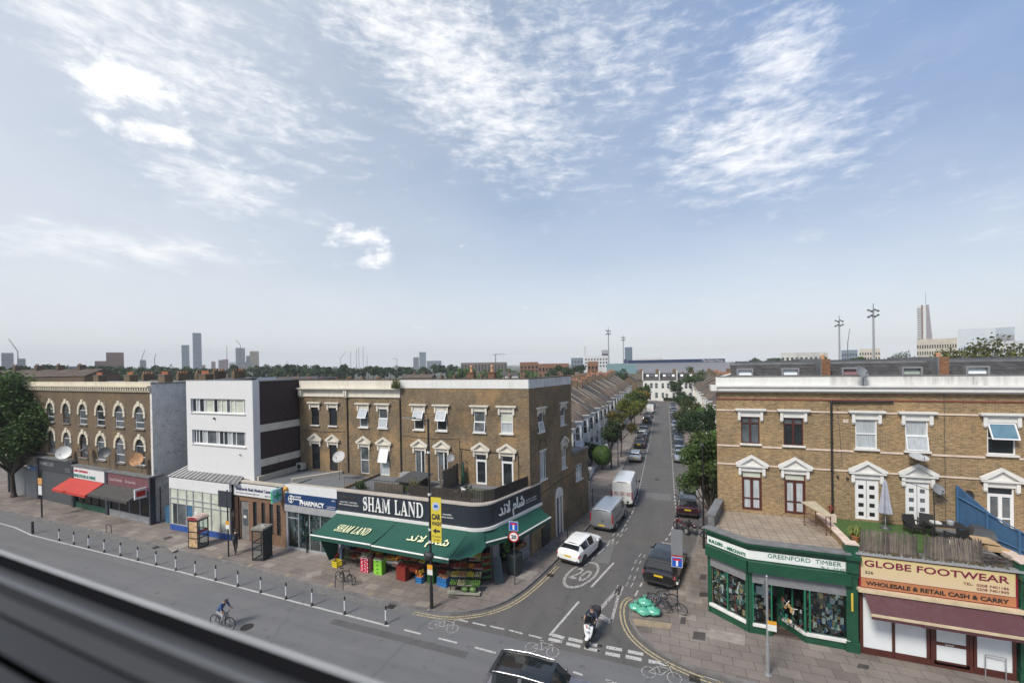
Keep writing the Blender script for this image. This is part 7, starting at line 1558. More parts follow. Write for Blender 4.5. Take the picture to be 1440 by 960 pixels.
tree('street_tree','yellow-green tree on the left pavement, brighter than its neighbours',(-6.4,82,.12),8.2,3.0,[LYG,LG],5600,.17,17,.36,group=sg_)
tree('street_tree','full green tree behind the yellow-green one on the left pavement',(-6.4,92,.12),8.2,3.0,[LG,LYG],4600,.18,18,.34,group=sg_)
tree('street_tree','orange turning tree on the left pavement near the far end',(-6.3,112,.12),8.0,3.2,[LOR,LYG],4400,.2,19,.3,group=sg_)
tree('street_tree','small green tree behind the orange one on the left pavement',(-6.3,128,.12),8.0,2.4,[LG],2600,.22,20,.3,group=sg_)
tree('garden_tree','bright green climbing bush against the right-hand houses',(6.6,78,.12),6.8,2.0,[LBG,LG],3400,.16,21,.25,group=None)
tree('garden_tree','bright green garden bush beside the right brick house corner',(6.3,58,.12),5.4,1.7,[LBG,LG],3000,.14,22,.2,group=None)
tree('garden_tree','dark tree in front of the white houses closing the street',(3.4,151,.12),8.0,3.0,[LDK,LBR],2600,.25,23,.3)
tree('garden_bush','dark shrub behind the front garden of the third left house',(-9.6,56.5,.12),3.4,1.5,[LDK],2600,.12,25,.2)
# round clipped hedge ball
rr=random.Random(31);mb=MB();cb_=V((-7.9,54.2,2.0))
for i in range(5200):
 d=V((rr.gauss(0,1),rr.gauss(0,1),rr.gauss(0,1))).normalized();p=cb_+V((d.x*1.25,d.y*1.25,d.z*1.3))*rr.uniform(.9,1.02);s_2=.07;a=d.cross(V((rr.uniform(-1,1),rr.uniform(-1,1),1))).normalized()*s_2;b_=(d+V((rr.uniform(-.5,.5),rr.uniform(-.5,.5),rr.uniform(-.5,.5)))).cross(a).normalized()*s_2;mb.add([p-a,p+b_,p+a,p-b_],[(0,1,2,3)],LBG if i%2 else LG)
hb=thing('clipped_bush',(-7.9,54.2,.12),'round clipped pale green bush in a front garden beside the left pavement','bush');mb.build('crown',hb);mb=MB();mb.tube((-7.9,54.2,.1),(-7.9,54.2,1.6),.1,.07,BARK,7);mb.ball((-7.9,54.2,2.0),1.1,LDK,12,9);mb.build('trunk',hb)
# hedge rows in gardens
for(x,y,l_,lab)in((-9.3,47.5,2.2,'low green hedge in front of the second left bay house'),(1.5,154.8,5,'dark hedge before the white houses closing the street')):
 mb=MB();
 for i in range(1600):p=V((x+rr.uniform(-.5,.5)*(l_ if y>100 else 1.4),y+rr.uniform(-.5,.5)*(1 if y>100 else l_),.3+rr.uniform(0,1.0)));a=V((rr.uniform(-1,1),rr.uniform(-1,1),rr.uniform(-1,1)))*.1;b_=a.orthogonal()*.8;mb.add([p-a,p+b_,p+a,p-b_],[(0,1,2,3)],LDK)
 tag(mb.build('hedge'),lab,'hedge')
# big plane tree at the left edge
tree('roadside_tree','tall dense roadside tree standing at the kerb, cut by the left edge',(-68.6,23.9,.12),14.3,6.0,[LG,LDK],26000,.17,41,.2,cl=44,tr=.22)
# front walls, ramp and gate near the left extension
o=thing('garden_boundary',(-7.4,41,0),'white boundary wall with a red brick panel in front of the first left house','wall')
mb=MB();mb.box(-8.6,-7.9,38.4,42.2,.1,1.15,WH);mb.build('low_wall',o);mb=MB();mb.box(-9.8,-8.62,42.2,42.6,.1,1.5,BRICKO);mb.box(-9.9,-7.8,42.15,42.65,1.502,1.6,CREAMB);mb.build('brick_panel',o)
mb=MB();mb.box(-7.95,-7.5,42.0,42.5,.1,1.9,CREAMB);mb.build('gate_pier',o)
# ------------------------------------------------------------------ DISTANCE
def tower(u0,u1,vt,D,label,wm,name='tower_block',depth=None,floors=0,cat='tower',base=0,sub=None,cols=0,gm=None):
 a,b_=PD(u0,vt,D),PD(u1,vt,D);W=(V((b_.x,b_.y))-V((a.x,a.y))).length;u=V((b_.x-a.x,b_.y-a.y,0)).normalized();f=Fr((a.x,a.y),(u.x,u.y));f.n=V((u.y,-u.x,0));z1=(a.z+b_.z)/2;depth=depth or W
 o=thing(name,((a.x+b_.x)/2,(a.y+b_.y)/2,0),label,cat);mb=MB();mb.fbox(f,0,W,base,z1,-depth,0,wm);mb.build('wall',o)
 if floors:
  mb=MB();gm=gm or GLASSD
  for k in range(floors):
   z=8+(z1-8-1.5)*k/floors;h=(z1-8)/floors*.45
   if cols:
    for c in range(cols):a0=W*(c+.22)/cols;mb.fbox(f,a0,a0+W*.5/cols,z,z+h,.01,.25,gm)
   else:mb.fbox(f,W*.03,W*.97,z,z+h,.01,.25,gm)
  mb.build('window_band',o)
 return o,f,W,z1
C_=lambda n_,c,r=.6:mat(n_,c,r,var=.12,scale=.05,space='world')
BT=C_('blue_tower_glass',(.07,.115,.17),.2);TBR=C_('brick_tower',(.26,.14,.11));TW=C_('white_concrete',(.55,.55,.55));TGR=C_('grey_concrete',(.25,.26,.28));TYE=C_('yellow_cladding',(.42,.33,.16));TBL=C_('blue_grey_block',(.13,.17,.22));BTL=C_('pale_blue_band',(.16,.22,.29),.3)
D1=1500
tower(255,266,485,D1,'shorter of the two blue glass towers on the left skyline',BT,'glass_tower',floors=22,gm=BTL)
tower(270.5,283,468,D1,'taller of the two blue glass towers on the left skyline',BT,'glass_tower',floors=30,gm=BTL)
tower(149,174,495.5,700,'red-brown brick tower block with vertical stripes behind the arched terrace',TBR,floors=1,cols=9)
tower(133,150,507.5,700,'lower red-brown block attached left of the striped tower',TBR,floors=3,cols=5)
tower(1.5,19,496,1300,'rounded grey tower block at the far left of the skyline',TGR,floors=10);tower(24,36,504,1300,'unfinished grey block below the leftmost crane',TGR,floors=6)
tower(196.5,205.5,506,1500,'small mauve-grey block with a crane, right of the striped tower',TBL,floors=6)
tower(66,90,514,600,'pale blue-grey low block behind the arched terrace roofs',TBL,floors=3);tower(80,113,515,620,'long low grey block behind the arched terrace roofs',TGR,floors=2)
for(a,b_,c,lab,m,fl)in((297,303,508,'thin brown block left in the cluster of far towers',TBR,4),(307,314,506,'brown block in the cluster of far towers',TBR,5),(313,321,505,'reddish block in the middle of the far cluster',mat('red_far_block',(.30,.10,.09),.6),5),(331,344.5,489,'tall grey tower with a crane on top in the far cluster',TGR,18),(351,364,493.5,'tower with yellow-brown cladding at the right of the far cluster',TYE,16),(346,352,500,'thin blue tower between the grey and yellow towers',BT,8),(322,331,509,'low pale block left of the grey crane tower',TW,3),(344,356,508,'mauve block below the thin blue tower',TBL,4),(284,289,513,'small brown block right of the tall blue tower',TBR,2)):
 tower(a,b_,c,D1,lab,m,floors=fl)
tower(581,589,502,1400,'shorter dark block beside the central far tower',TBL,floors=7);tower(589.5,599,495,1400,'dark blue-green tower in the middle of the skyline',mat('dark_teal_tower',(.05,.10,.12),.3),floors=10,gm=BTL);tower(600,621,507,1350,'low grey block right of the dark teal tower',TBL,floors=3,cols=4)
tower(648,713,509.5,420,'long glass-fronted college building behind the roof chimneys',mat('brown_grey_block',(.16,.13,.12),.6),'office_block',floors=3,cols=14,cat='building',depth=20)
tower(878.5,889,488,900,'blue-grey tower behind the floodlights in the middle distance',mat('blue_mid_tower',(.05,.10,.14),.4),floors=14,gm=BT);tower(876,881.5,505,420,'dark blue stand corner block beneath the second floodlight',mat('navy_cladding',(.015,.03,.09),.5),'stand_block',cat='building')
tower(822,855,500,600,'white hospital-like block with a chimney, left of the first floodlight',TW,'white_block',floors=3,cols=8,cat='building');tower(821,824,487,600,'slim white chimney stack rising from the white block',TW,'chimney_tower',cat='chimney');tower(846,855,492,640,'grey plant tower on top of the white block',TGR,floors=3,cat='building');tower(803,820,503,650,'dark grey block left of the white block',TBL,'office_block',floors=2,cols=4,cat='building')
tower(826,841,508,230,'red brick gabled block right of the tree belt',BRICKO,'brick_block',cat='building',depth=14,floors=2,cols=3)
tower(731,757,509,300,'red brick building with dark gables behind the corner house',BRICKO,'brick_block',floors=2,cols=5,cat='building',depth=14);tower(757,800,511,330,'long red brick row between the two tree clumps',BRICKO,'brick_block',floors=1,cols=9,cat='building',depth=12)
tower(893,932,503,1000,'pale rounded arena roof behind the stadium stand',TW,'arena',cat='building',depth=80)
# stadium stand : long roof, white-blue seating back
a,b_=PD(895,508,205),PD(1040,504,215)
o=thing('stadium_stand',((a.x+b_.x)/2,(a.y+b_.y)/2,0),'long stadium stand with a grey roof, navy edge and pale blue rear wall','stadium')
u=V((b_.x-a.x,b_.y-a.y,0));W=u.length;f=Fr((a.x,a.y),(u.x,u.y));f.n=V((f.u.y,-f.u.x,0))
NVC=mat('navy_cladding',(0,0,0));PB=mat('pale_blue_cladding',(.24,.36,.42),.5,var=.2,scale=.4,space='world');RG=mat('grey_profiled_roof',(.17,.165,.17),.5,var=.12,stretch=(4,1,1),space='world')
mb=MB();mb.fbox(f,-12,W,0,8.6,-20,0,PB);mb.build('rear_wall',o)
mb=MB();mb.add([f.p(-12,8.6,.3),f.p(W,8.6,.3),f.p(W,13.3,-20),f.p(-12,13.3,-20)],[(0,1,2,3)],RG);mb.build('roof',o)
mb=MB();mb.fbox(f,-2,W,13.3,14.9,-20.5,-20,NVC);fs_=mb.build('fascia',o)
text('lettering','The Kiyan Prince',f.p(W*.76,13.55,-19.95),f.u,ZZ,1.5,TRIM,fs_,W*.22,.05)
tower(853,895,511.5,200,'pale turquoise low stand left of the grey stadium roof',mat('turquoise_cladding',(.16,.27,.29),.5,var=.15),'stadium_wing',cat='building',depth=8)
def floodlight(u,vt,D,label):
 p=PD(u,vt,D);q=PD(u+1.2,528,D);q.z=0;o=thing('floodlight_mast',(q.x,q.y,0),label,'floodlight','stadium floodlight masts');mb=MB();mb.tube((p.x,p.y,0),(p.x,p.y,p.z-1),.42,.25,STEEL,8);mb.build('mast',o)
 d=V((-p.x,-p.y,0)).normalized();s_3=V((-d.y,d.x,0))
 fm_=MB();fm_.tube(p-ZZ*3-s_3*1.2,p-ZZ*3+s_3*1.2,.12,.12,DGREY,5);fm_.tube(p-ZZ*1.2-s_3*1.2,p-ZZ*1.2+s_3*1.2,.12,.12,DGREY,5);fm_.tube(p-ZZ*5,p+ZZ*1.0,.1,.1,DGREY,5);fm_.build('head_frame',o)
 for k in range(8):
  c=p+s_3*(-1.15+.76*(k%4))-ZZ*(3.2-.4*(k%2)if k<4 else 1.0+.5*(k%2))+d*(.5 if k%2 else-.4);m3=MB();m3.ball(c,.40,DGREY,7,5,(1,1,.8));m3.build('lamp',o)
floodlight(855.3,462,240,'tallest floodlight mast left of the blue-grey tower');floodlight(876.3,472,300,'shorter floodlight mast beside the blue-grey tower')
floodlight(1228,431,175,'tallest right-hand floodlight mast over the slate mansards');floodlight(1180,447,215,'slimmer floodlight mast left of the tallest right-hand one')
def crane(u,v,u2,v2,ub,D,label,m=DGREY):
 p,q=PD(u,v,D),PD(u2,v2,D);o=thing('tower_crane',(p.x,p.y,0),label,'crane');k=D/1400
 b0=PD(ub,v,D);mb=MB();mb.tube((b0.x,b0.y,0),b0,.9*k,.9*k,m,4);mb.build('mast',o);mb=MB();mb.tube(p,q,.8*k,.5*k,m,4);mb.build('jib',o)
crane(25,494,12,476,25,1300,'luffing crane at the far left above the unfinished block');crane(199,505,204,491,200,1500,'crane on the mauve-grey block');crane(217,505,219.5,497,217.5,1500,'small crane right of the mauve-grey block')
crane(338,485,331,477,338,1500,'crane topping the grey tower of the far cluster');crane(319,500,319,486,319,1500,'thin mast crane in the far cluster');crane(402,515,404,507,402,1500,'far crane above the trees right of the cluster')
crane(696,498,712,498,697,500,'horizontal crane behind the corner building chimneys');crane(558,504,552,504,558,1000,'far crane above the central trees')
for i,(u,v)in enumerate(((493,497),(501,493),(504.5,491),(510.5,490),(516,503))):crane(u,v,u+.3,v-3,u,1800,['leftmost','second','third','fourth','rightmost'][i]+' of five thin cranes over the stadium shell in the left distance')
crane(479,503,487,494,479,1800,'leaning crane left of the five thin ones');crane(1192,483,1195,462,1192,500,'leaning crane by the slimmer right floodlight')
# right skyline
tower(1098,1165,495.5,420,'row of pale flats with flat projecting roofs right of centre',mat('pale_flats',(.50,.49,.46),.6,var=.3,scale=.2,space='world'),'flats',floors=2,cols=10,cat='building',depth=15)
tower(1183,1206,492,500,'glassy grey block between the right floodlights',TBL,'office_block',floors=3,cols=6,cat='building');tower(1208,1238,490,520,'cream old civic block behind the right floodlights',mat('cream_far_block',(.50,.46,.38),.6),'office_block',floors=3,cols=8,cat='building')
# white sail-topped tower
D2=700;a,b_=PD(1289,430,D2),PD(1310,430,D2);u=V((b_.x-a.x,b_.y-a.y,0));W=u.length;f=Fr((a.x,a.y),(u.x,u.y));f.n=V((f.u.y,-f.u.x,0));zt=a.z
o=thing('white_tapering_tower',((a.x+b_.x)/2,(a.y+b_.y)/2,0),'slim white tower with a tapering right edge and a spire','tower')
mb=MB();mb.fbox(f,0,W*.62,0,zt,-12,0,TW);mb.fbox(f,W*.30,W*.42,20,zt+.5,.02,.8,mat('brown_tower_panel',(.15,.09,.07),.6));mb.build('main_shaft',o)
mb=MB();mb.fprism(f,[(W*.63,0),(W*1.22,0),(W*.82,zt+.5),(W*.63,zt+.5)],-10,-.3,mat('mauve_cladding',(.23,.21,.235),.5));mb.build('tapered_wing',o)
mb=MB();mb.tube(f.p(W*.62,zt-5,-3),f.p(W*.62,zt+17,-3),.35,.2,TGR,5);mb.build('spire',o);mb=MB()
for k in range(22):z=14+(zt-16)*k/22;mb.fbox(f,W*.03,W*.28,z,z+1.1,.02,.3,GLASSM)
mb.build('window_band',o)
tower(1289,1346,476,330,'long cream stone office block below the white tapering tower',mat('stone_office',(.46,.42,.35),.7,var=.2,scale=.3,space='world'),'stone_office_block',floors=4,cols=16,cat='building',depth=20)
tower(1347,1400,462,520,'pale blue-grey office with vertical fins on the right skyline',mat('pale_fin_office',(.50,.54,.58),.4),'fin_office_block',floors=1,cols=14,cat='building',depth=40);tower(1400,1427,460,540,'plain grey-blue end of the fin-clad office',mat('grey_blue_side',(.38,.43,.48),.4),'office_wing',floors=3,cat='building',depth=40,gm=TGR)
tower(1370,1445,480,300,'low glazed studio block at the right edge of the skyline',mat('pale_studio',(.48,.49,.50),.5),'studio_block',floors=3,cols=18,cat='building',depth=14)
# far tree belts : read as one mass
def belt(u0,u1,D,vt,seed,label,mats=(LDK,LG),amp=5,dens=1.):
 rr=random.Random(seed);mb=MB();a=u0
 while a<u1:
  v=vt+rr.uniform(-amp,amp)*.6;p=PD(a,v,D*rr.uniform(.92,1.1));R=D/110*rr.uniform(1.1,2.1);c=V((p.x,p.y,p.z-R*.75))
  cl_=[(c+V((rr.uniform(-1,1)*R*.7,rr.uniform(-1,1)*R*.5,rr.uniform(-.7,.35)*R)),R*rr.uniform(.35,.6))for _ in range(7)];leaf_cloud(mb,cl_,int(420*dens),D/110*.28,list(mats),rr)
  for q_ in cl_[:4]:mb.ball(q_[0]-V((0,0,R*.25)),q_[1]*.8,mats[0],7,5,(1,1,1),.2)
  mb.tube(V((c.x,c.y,0)),c,R*.10,R*.05,BARK,5,False);a+=583*R*1.15/D
 o=mb.build('tree_belt');tag(o,label,'trees',kind='stuff');return o
belt(-10,250,360,514,1,'distant dark treetops behind the roofs at the left');belt(215,480,340,514.5,2,'broad belt of treetops in front of the far left towers');belt(390,645,300,513,3,'green tree belt above the cream cornices');belt(640,760,280,519,4,'thin treetops behind the roof chimneys',(LBG,LG))
belt(775,822,200,514,5,'dark clump of trees left of the red brick gable',(LDK,LDK),3);belt(1060,1120,380,503,8,'small green clump right of the stadium name');belt(930,1290,1400,507,9,'thin far line of treetops on the right horizon',(LBR,LDK),2,.4)
belt(0,900,1700,514,10,'faint tree line along the left horizon',(LDK,LBR),2,.35)
for(u,v,D,R,lab,mm)in((870,515,150,4.2,'round dark tree in front of the stadium wing',[LDK,LG]),(974,513,150,4.0,'feathery tree in front of the stadium stand',[LG,LBR]),(700,522,170,3.5,'light green garden tree behind the parapet',[LBG,LG]),(160,514,190,7,'big dark tree rising behind the arched terrace roofs',[LDK,LG]),(1265,488,210,5.5,'dark tree under the white tapering tower',[LDK,LG]),(1382,484,120,10,'broad olive-brown tree crown at the right above the mansards',[LBR,LYG]),(1205,498,200,3,'small green tree by the glassy block',[LG,LBG])):
 p=PD(u,v,D);tree('distant_tree',lab,(p.x,p.y,0),p.z,R,mm,2400 if R<9 else 9000,.25 if R<6 else .34,int(u),.3,flat=.55 if R>9 else 1.,cl=14 if R<9 else 30)
# mid-distance low roofs : one house each
rr=random.Random(77);k=0
kinds=[('brown-tiled',TILEB,BRICKA),('slate-roofed',SLATE,BRICKA),('red-brick',TILEB,BRICKO),('white-walled',SLATE,TW)]
for(u,v,D,w_,kk,lab)in((420,529,240,20,3,'long white shed roof left of the cream cornice'),(330,530,220,16,1,'pale flat shed behind the white office building'),(590,526,200,14,0,'brown roof behind the plain white parapet'),(715,523,190,8,3,'small white gable behind the corner building'),(800,528,150,14,0,'brown hipped roof at the start of the left terrace'),(845,526,170,18,1,'grey roof below the red brick gable'),(890,527,185,14,1,'slate roofs with rooflights at the left end of the stadium'),(1000,528,170,18,0,'brown roofs right of the white end houses'),(960,527,175,10,3,'white flat roof in front of the stadium'),(40,520,150,34,0,'long brown roof at the far left behind the tree')):
 p=PD(u,v,D);c_,rm,wm_=kinds[kk];block(p.x,p.y,w_,9,max(4,p.z-1.6),wm_,rm,lab,'distant_house',rz=atan2(-p.x,p.y)*0+rr.uniform(-.15,.15)+radians(20),ridge=1.6,pots=2)
# ------------------------------------------------------------------ VEHICLES
def carpaint(name,col,metal=.3):return mat(name,col,.28,metal,var=.06,scale=.6,coat=.8)
CG=mat('car_glass',(.012,.015,.018),.05,var=.1,spec=.8);CHR=mat('silver_trim',(.55,.55,.56),.25,.9,var=.05)
TAIL=mat('tail_lamp',(.30,.008,.012),.2,var=.1,coat=1);HEADL=mat('head_lamp',(.55,.58,.60),.1,var=.1,coat=1);YPL=mat('yellow_plate',(.62,.42,.02),.4,var=.03);WPL=mat('white_plate',(.7,.7,.68),.4,var=.03)
BLKP=mat('black_plastic',(.025,.025,.027),.6,var=.15)
# t (0 rear .. 1 front), sill z, belt z, belt half width, roof z, roof half width
HATCH=[(0,.42,.72,.80,.76,.70),(.012,.30,.84,.93,.93,.80),(.045,.26,.95,.96,1.06,.80),(.055,.26,.96,.96,1.09,.79),(.175,.24,1.0,1.0,1.33,.64),(.235,.22,.99,1.0,1.375,.66),(.38,.2,.95,1.0,1.44,.69),(.40,.2,.95,1.0,1.445,.69),(.55,.2,.92,1.0,1.44,.69),(.585,.2,.91,1.0,1.41,.69),(.735,.22,.90,.99,1.00,.80),(.76,.22,.89,.985,.955,.80),(.90,.24,.80,.95,.86,.74),(.965,.27,.68,.86,.70,.62),(1.,.36,.55,.66,.58,.5)]
SUV=[(0,.50,.85,.86,.92,.76),(.012,.40,.96,.95,1.06,.84),(.045,.36,1.04,.98,1.12,.87),(.055,.36,1.05,.98,1.14,.86),(.11,.34,1.08,1.0,1.60,.74),(.15,.32,1.08,1.0,1.64,.75),(.34,.3,1.07,1.0,1.69,.76),(.37,.3,1.07,1.0,1.69,.76),(.57,.3,1.06,1.0,1.65,.75),(.60,.3,1.06,1.0,1.62,.74),(.715,.32,1.05,1.0,1.17,.83),(.74,.32,1.04,.99,1.12,.84),(.91,.34,.98,.96,1.03,.80),(.975,.38,.84,.90,.88,.70),(1.,.46,.70,.78,.74,.62)]
SALOON=[(0,.42,.74,.80,.80,.70),(.012,.32,.86,.93,.93,.80),(.05,.27,.90,.96,.97,.82),(.13,.25,.92,.98,1.0,.82),(.24,.22,.92,1.0,1.36,.69),(.27,.2,.92,1.0,1.39,.69),(.42,.2,.91,1.0,1.42,.69),(.445,.2,.91,1.0,1.42,.69),(.58,.2,.90,1.0,1.38,.68),(.60,.2,.90,1.0,1.36,.68),(.735,.22,.88,.99,.98,.80),(.76,.22,.87,.98,.94,.80),(.90,.24,.78,.95,.84,.74),(.965,.27,.66,.88,.69,.64),(1.,.36,.54,.70,.57,.52)]
def vehicle(name,label,L,W,prof,pm,roof_m=None,hs=1.,plate=YPL,rails=False,cat='car',van=False,group=None,glass_top=((3,4),(9,10)),side=((4,6,'rear'),(7,9,'front')),wheel_r=.33,wx=(.19,.81),frontplate=WPL,hub=None):
 o=thing(name,(0,0,0),label,cat,group);n=len(prof);w=W/2
 def ring(s):
  t,zb,zh,bh,zr,rh=s;y=(t-.5)*L;zb*=1;zh*=hs;zr*=hs
  h=[(0,zb),(.80*w*bh,zb),(.97*w*bh,zb+.10),(w*bh,zb+(zh-zb)*.45),(w*bh*.995,zb+(zh-zb)*.80),(w*bh*.955,zh),(w*rh*1.0,zr-.045),(w*rh*.86,zr-.005),(w*rh*.45,zr+.018),(0,zr+.025)]
  if van:h=h[:6]+[(w*(rh*.55+.42*min(1,bh)),max(zh+.01,zr-.24)),(w*rh*.97,max(zh+.03,zr-.07)),(w*rh*.72,zr),(0,zr+.02)]
  return[V((x,y,z))for x,z in h]
 R=[ring(s)for s in prof];K=len(R[0]);body=MB();parts={}
 def quad(mb,i,j,sgn,m):
  q=[R[i][j],R[i][j+1],R[i+1][j+1],R[i+1][j]]
  if sgn<0:q=[V((-p.x,p.y,p.z))for p in q][::-1]
  mb.add(q[::-1],[(0,1,2,3)],m,True)
 sidesegs={}
 for(a,b_,nm)in side:
  for i in range(a,b_):sidesegs[i]=nm
 for i in range(n-1):
  for sgn in(1,-1):
   for j in range(K-1):
    m=pm;tgt=body
    if j==0:m=BLKP
    if j>=6 and any(a<=i<b_ for a,b_ in glass_top):tgt=parts.setdefault('windscreen' if i>=glass_top[-1][0]else 'rear_window',MB());m=CG
    elif j==5 and i in sidesegs:tgt=parts.setdefault(('side_window',sidesegs[i],sgn),MB());m=CG
    elif j==5 and any(a<=i<b_ for a,b_ in glass_top):m=pm
    elif j>=6 and roof_m and 3<i<n-5:m=roof_m
    if j in(1,):m=BLKP
    quad(tgt,i,j,sgn,m)
 for k,rev in((0,False),(n-1,True)):
  full=R[k]+[V((-p.x,p.y,p.z))for p in R[k][::-1]][1:-1];body.add(full if not rev else full[::-1],[tuple(range(len(full)))],pm)
 bo=body.build('body',o,40)
 for k,mb in parts.items():mb.build(k if isinstance(k,str)else k[0],o,60)
 yr,yf=-L/2,L/2
 for yy in wx:
  for sgn in(-1,1):
   y=(yy-.5)*L;x=sgn*w;r=wheel_r;t=MB();a=MB()
   a.tube((x-sgn*.10,y,r+.01),(x+sgn*.006,y,r+.01),r*1.17,r*1.17,BLKP,22);a.build('wheel_arch',bo)
   prof_t=[(r*.66,-.09),(r*.95,-.10),(r,-.07),(r,.07),(r*.95,.10),(r*.66,.10)];q=V((1,0,0)).to_track_quat('Z','Y').to_matrix()if sgn>0 else V((-1,0,0)).to_track_quat('Z','Y').to_matrix()
   wh=bpy.data.objects.new('wheel',None);COL.objects.link(wh);wh.parent=o
   t.lathe((x-sgn*.075,y,r),prof_t,RUBBER,22,q);t.build('tyre',wh)
   rm=MB();rm.lathe((x-sgn*.075,y,r),[(r*.68,.085),(r*.66,.06),(r*.55,.05)],hub or CHR,22,q)
   for s5 in range(5):
    an=2*pi*s5/5;c0_=V((x+sgn*.014,y,r));rm.tube(c0_+V((0,cos(an)*r*.10,sin(an)*r*.10)),c0_+V((0,cos(an)*r*.64,sin(an)*r*.64)),.030,.024,hub or CHR,5)
   rm.tube((x-sgn*.05,y,r),(x+sgn*.034,y,r),.06,.05,hub or CHR,8);rm.tube((x-sgn*.09,y,r),(x+sgn*.011,y,r),r*.66,r*.66,BLKP,18);rm.build('rim',wh)
 zl=prof[1][2]*hs
 for sgn in(-1,1):
  if van:
   m3=MB();m3.box(sgn*w*.93-.05,sgn*w*.93+.05,yr-.012,yr+.12,.85,1.55,TAIL);m3.build('tail_lamp',o)
  else:
   m3=MB();xi,xo=sgn*w*.60,sgn*w*.955;m3.hexa([(min(xi,xo),yr+.03-.02,zl-.14),(max(xi,xo),yr+.03-.02,zl-.14),(max(xi,xo),yr+.35,zl-.14),(min(xi,xo),yr+.35,zl-.14),(min(xi,xo),yr+.07,zl+.03),(max(xi,xo),yr+.07,zl+.03),(max(xi,xo),yr+.35,zl+.03),(min(xi,xo),yr+.35,zl+.03)],TAIL);m3.build('tail_lamp',o)
  zf=prof[-2][2]*hs;m3=MB();xi,xo=sgn*w*.52,sgn*w*.90;yq=(prof[-2][0]-.5)*L
  m3.hexa([(min(xi,xo),yq-.22,zf-.12),(max(xi,xo),yq-.22,zf-.12),(max(xi,xo)*.98,yq-.5,zf-.05),(min(xi,xo),yq-.5,zf-.05),(min(xi,xo),yq+.04 if sgn*xi<sgn*xo and False else yq+.0,zf-.10),(max(xi,xo),yq-.02,zf-.10),(max(xi,xo)*.98,yq-.45,zf+.12),(min(xi,xo),yq-.35,zf+.12)],HEADL);m3.build('headlight',o)
  m3=MB();ym=(prof[9 if not van else-4][0]-.5)*L+.28;zm=prof[9][2]*hs+.08 if not van else 1.2;m3.ball((sgn*(w+.10),ym,zm),.10,pm if not van else BLKP,8,6,(1,.7,.75 if not van else 1.3));m3.tube((sgn*(w-.08),ym,zm-.03),(sgn*(w+.05),ym,zm-.02),.025,.025,BLKP,5);m3.build('wing_mirror',o)
 if plate:m3=MB();zp=.62 if not van else .62;zp=zl-.13 if not van else .58;m3.box(-.26,.26,yr-.012,yr+.03,zp-.06,zp+.055,plate);m3.box(-.20,.20,yr-.014,yr-.0125,zp-.022,zp+.020,BLKP)if False else None;m3.build('number_plate',o)
 m3=MB();m3.box(-.26,.26,yf-.06,yf+.006,.44,.55,frontplate);m3.build('number_plate',o)
 m3=MB();m3.box(-w*.80,w*.80,yr-.010,yr+.08,prof[0][1]-.10,prof[0][1]+.03,BLKP);m3.build('rear_bumper',o)
 m3=MB();m3.box(-w*.5,w*.5,yf-.05,yf+.004,prof[-1][1]+.02,prof[-1][1]+.14,BLKP);m3.build('grille',o)
 if not van:
  s4=prof[4];ys=(s4[0]-.5)*L;zs=s4[4]*hs;m3=MB();ww=w*s4[5]*.98;m3.hexa([(-ww,ys-.16,zs-.045),(ww,ys-.16,zs-.045),(ww,ys+.10,zs-.03),(-ww,ys+.10,zs-.03),(-ww,ys-.14,zs-.01),(ww,ys-.14,zs-.01),(ww,ys+.10,zs+.012),(-ww,ys+.10,zs+.012)],pm if not roof_m else BLKP);m3.build('rear_spoiler',o)
  m3=MB();m3.tube((0,ys-.02,prof[3][4]*hs+.01),(w*.45,ys-.28,prof[3][4]*hs+.08),.010,.008,BLKP,5);m3.build('wiper',o)
  for sgn in(-1,1):
   for k in(.44,.64):m3=MB();m3.box(sgn*w*.985-.012,sgn*w*.985+.016,(k-.5)*L-.09,(k-.5)*L+.09,prof[7][2]*hs-.16,prof[7][2]*hs-.13,pm);m3.build('door_handle',o)
 if rails:
  for sgn in(-1,1):
   m3=MB();pts=[V((sgn*(w*s[5]-.03),(s[0]-.5)*L,s[4]*hs+.03))for s in prof[4:9]];m3.path(pts,.026,CHR,6);m3.build('roof_rail',o)
 return o
VAN=[(0,.42,1.05,.90,1.86,.80),(.006,.36,1.05,.97,1.93,.84),(.02,.34,1.05,.99,1.96,.85),(.30,.30,1.05,1.0,1.99,.85),(.60,.30,1.05,1.0,1.98,.85),(.62,.30,1.05,1.0,1.975,.85),(.70,.30,1.05,1.0,1.96,.84),(.76,.30,1.05,1.0,1.92,.82),(.78,.3,1.05,1.0,1.88,.80),(.885,.32,1.03,.99,1.28,.82),(.92,.33,1.02,.97,1.18,.82),(.98,.36,.88,.90,.98,.72),(1.,.44,.72,.80,.80,.62)]
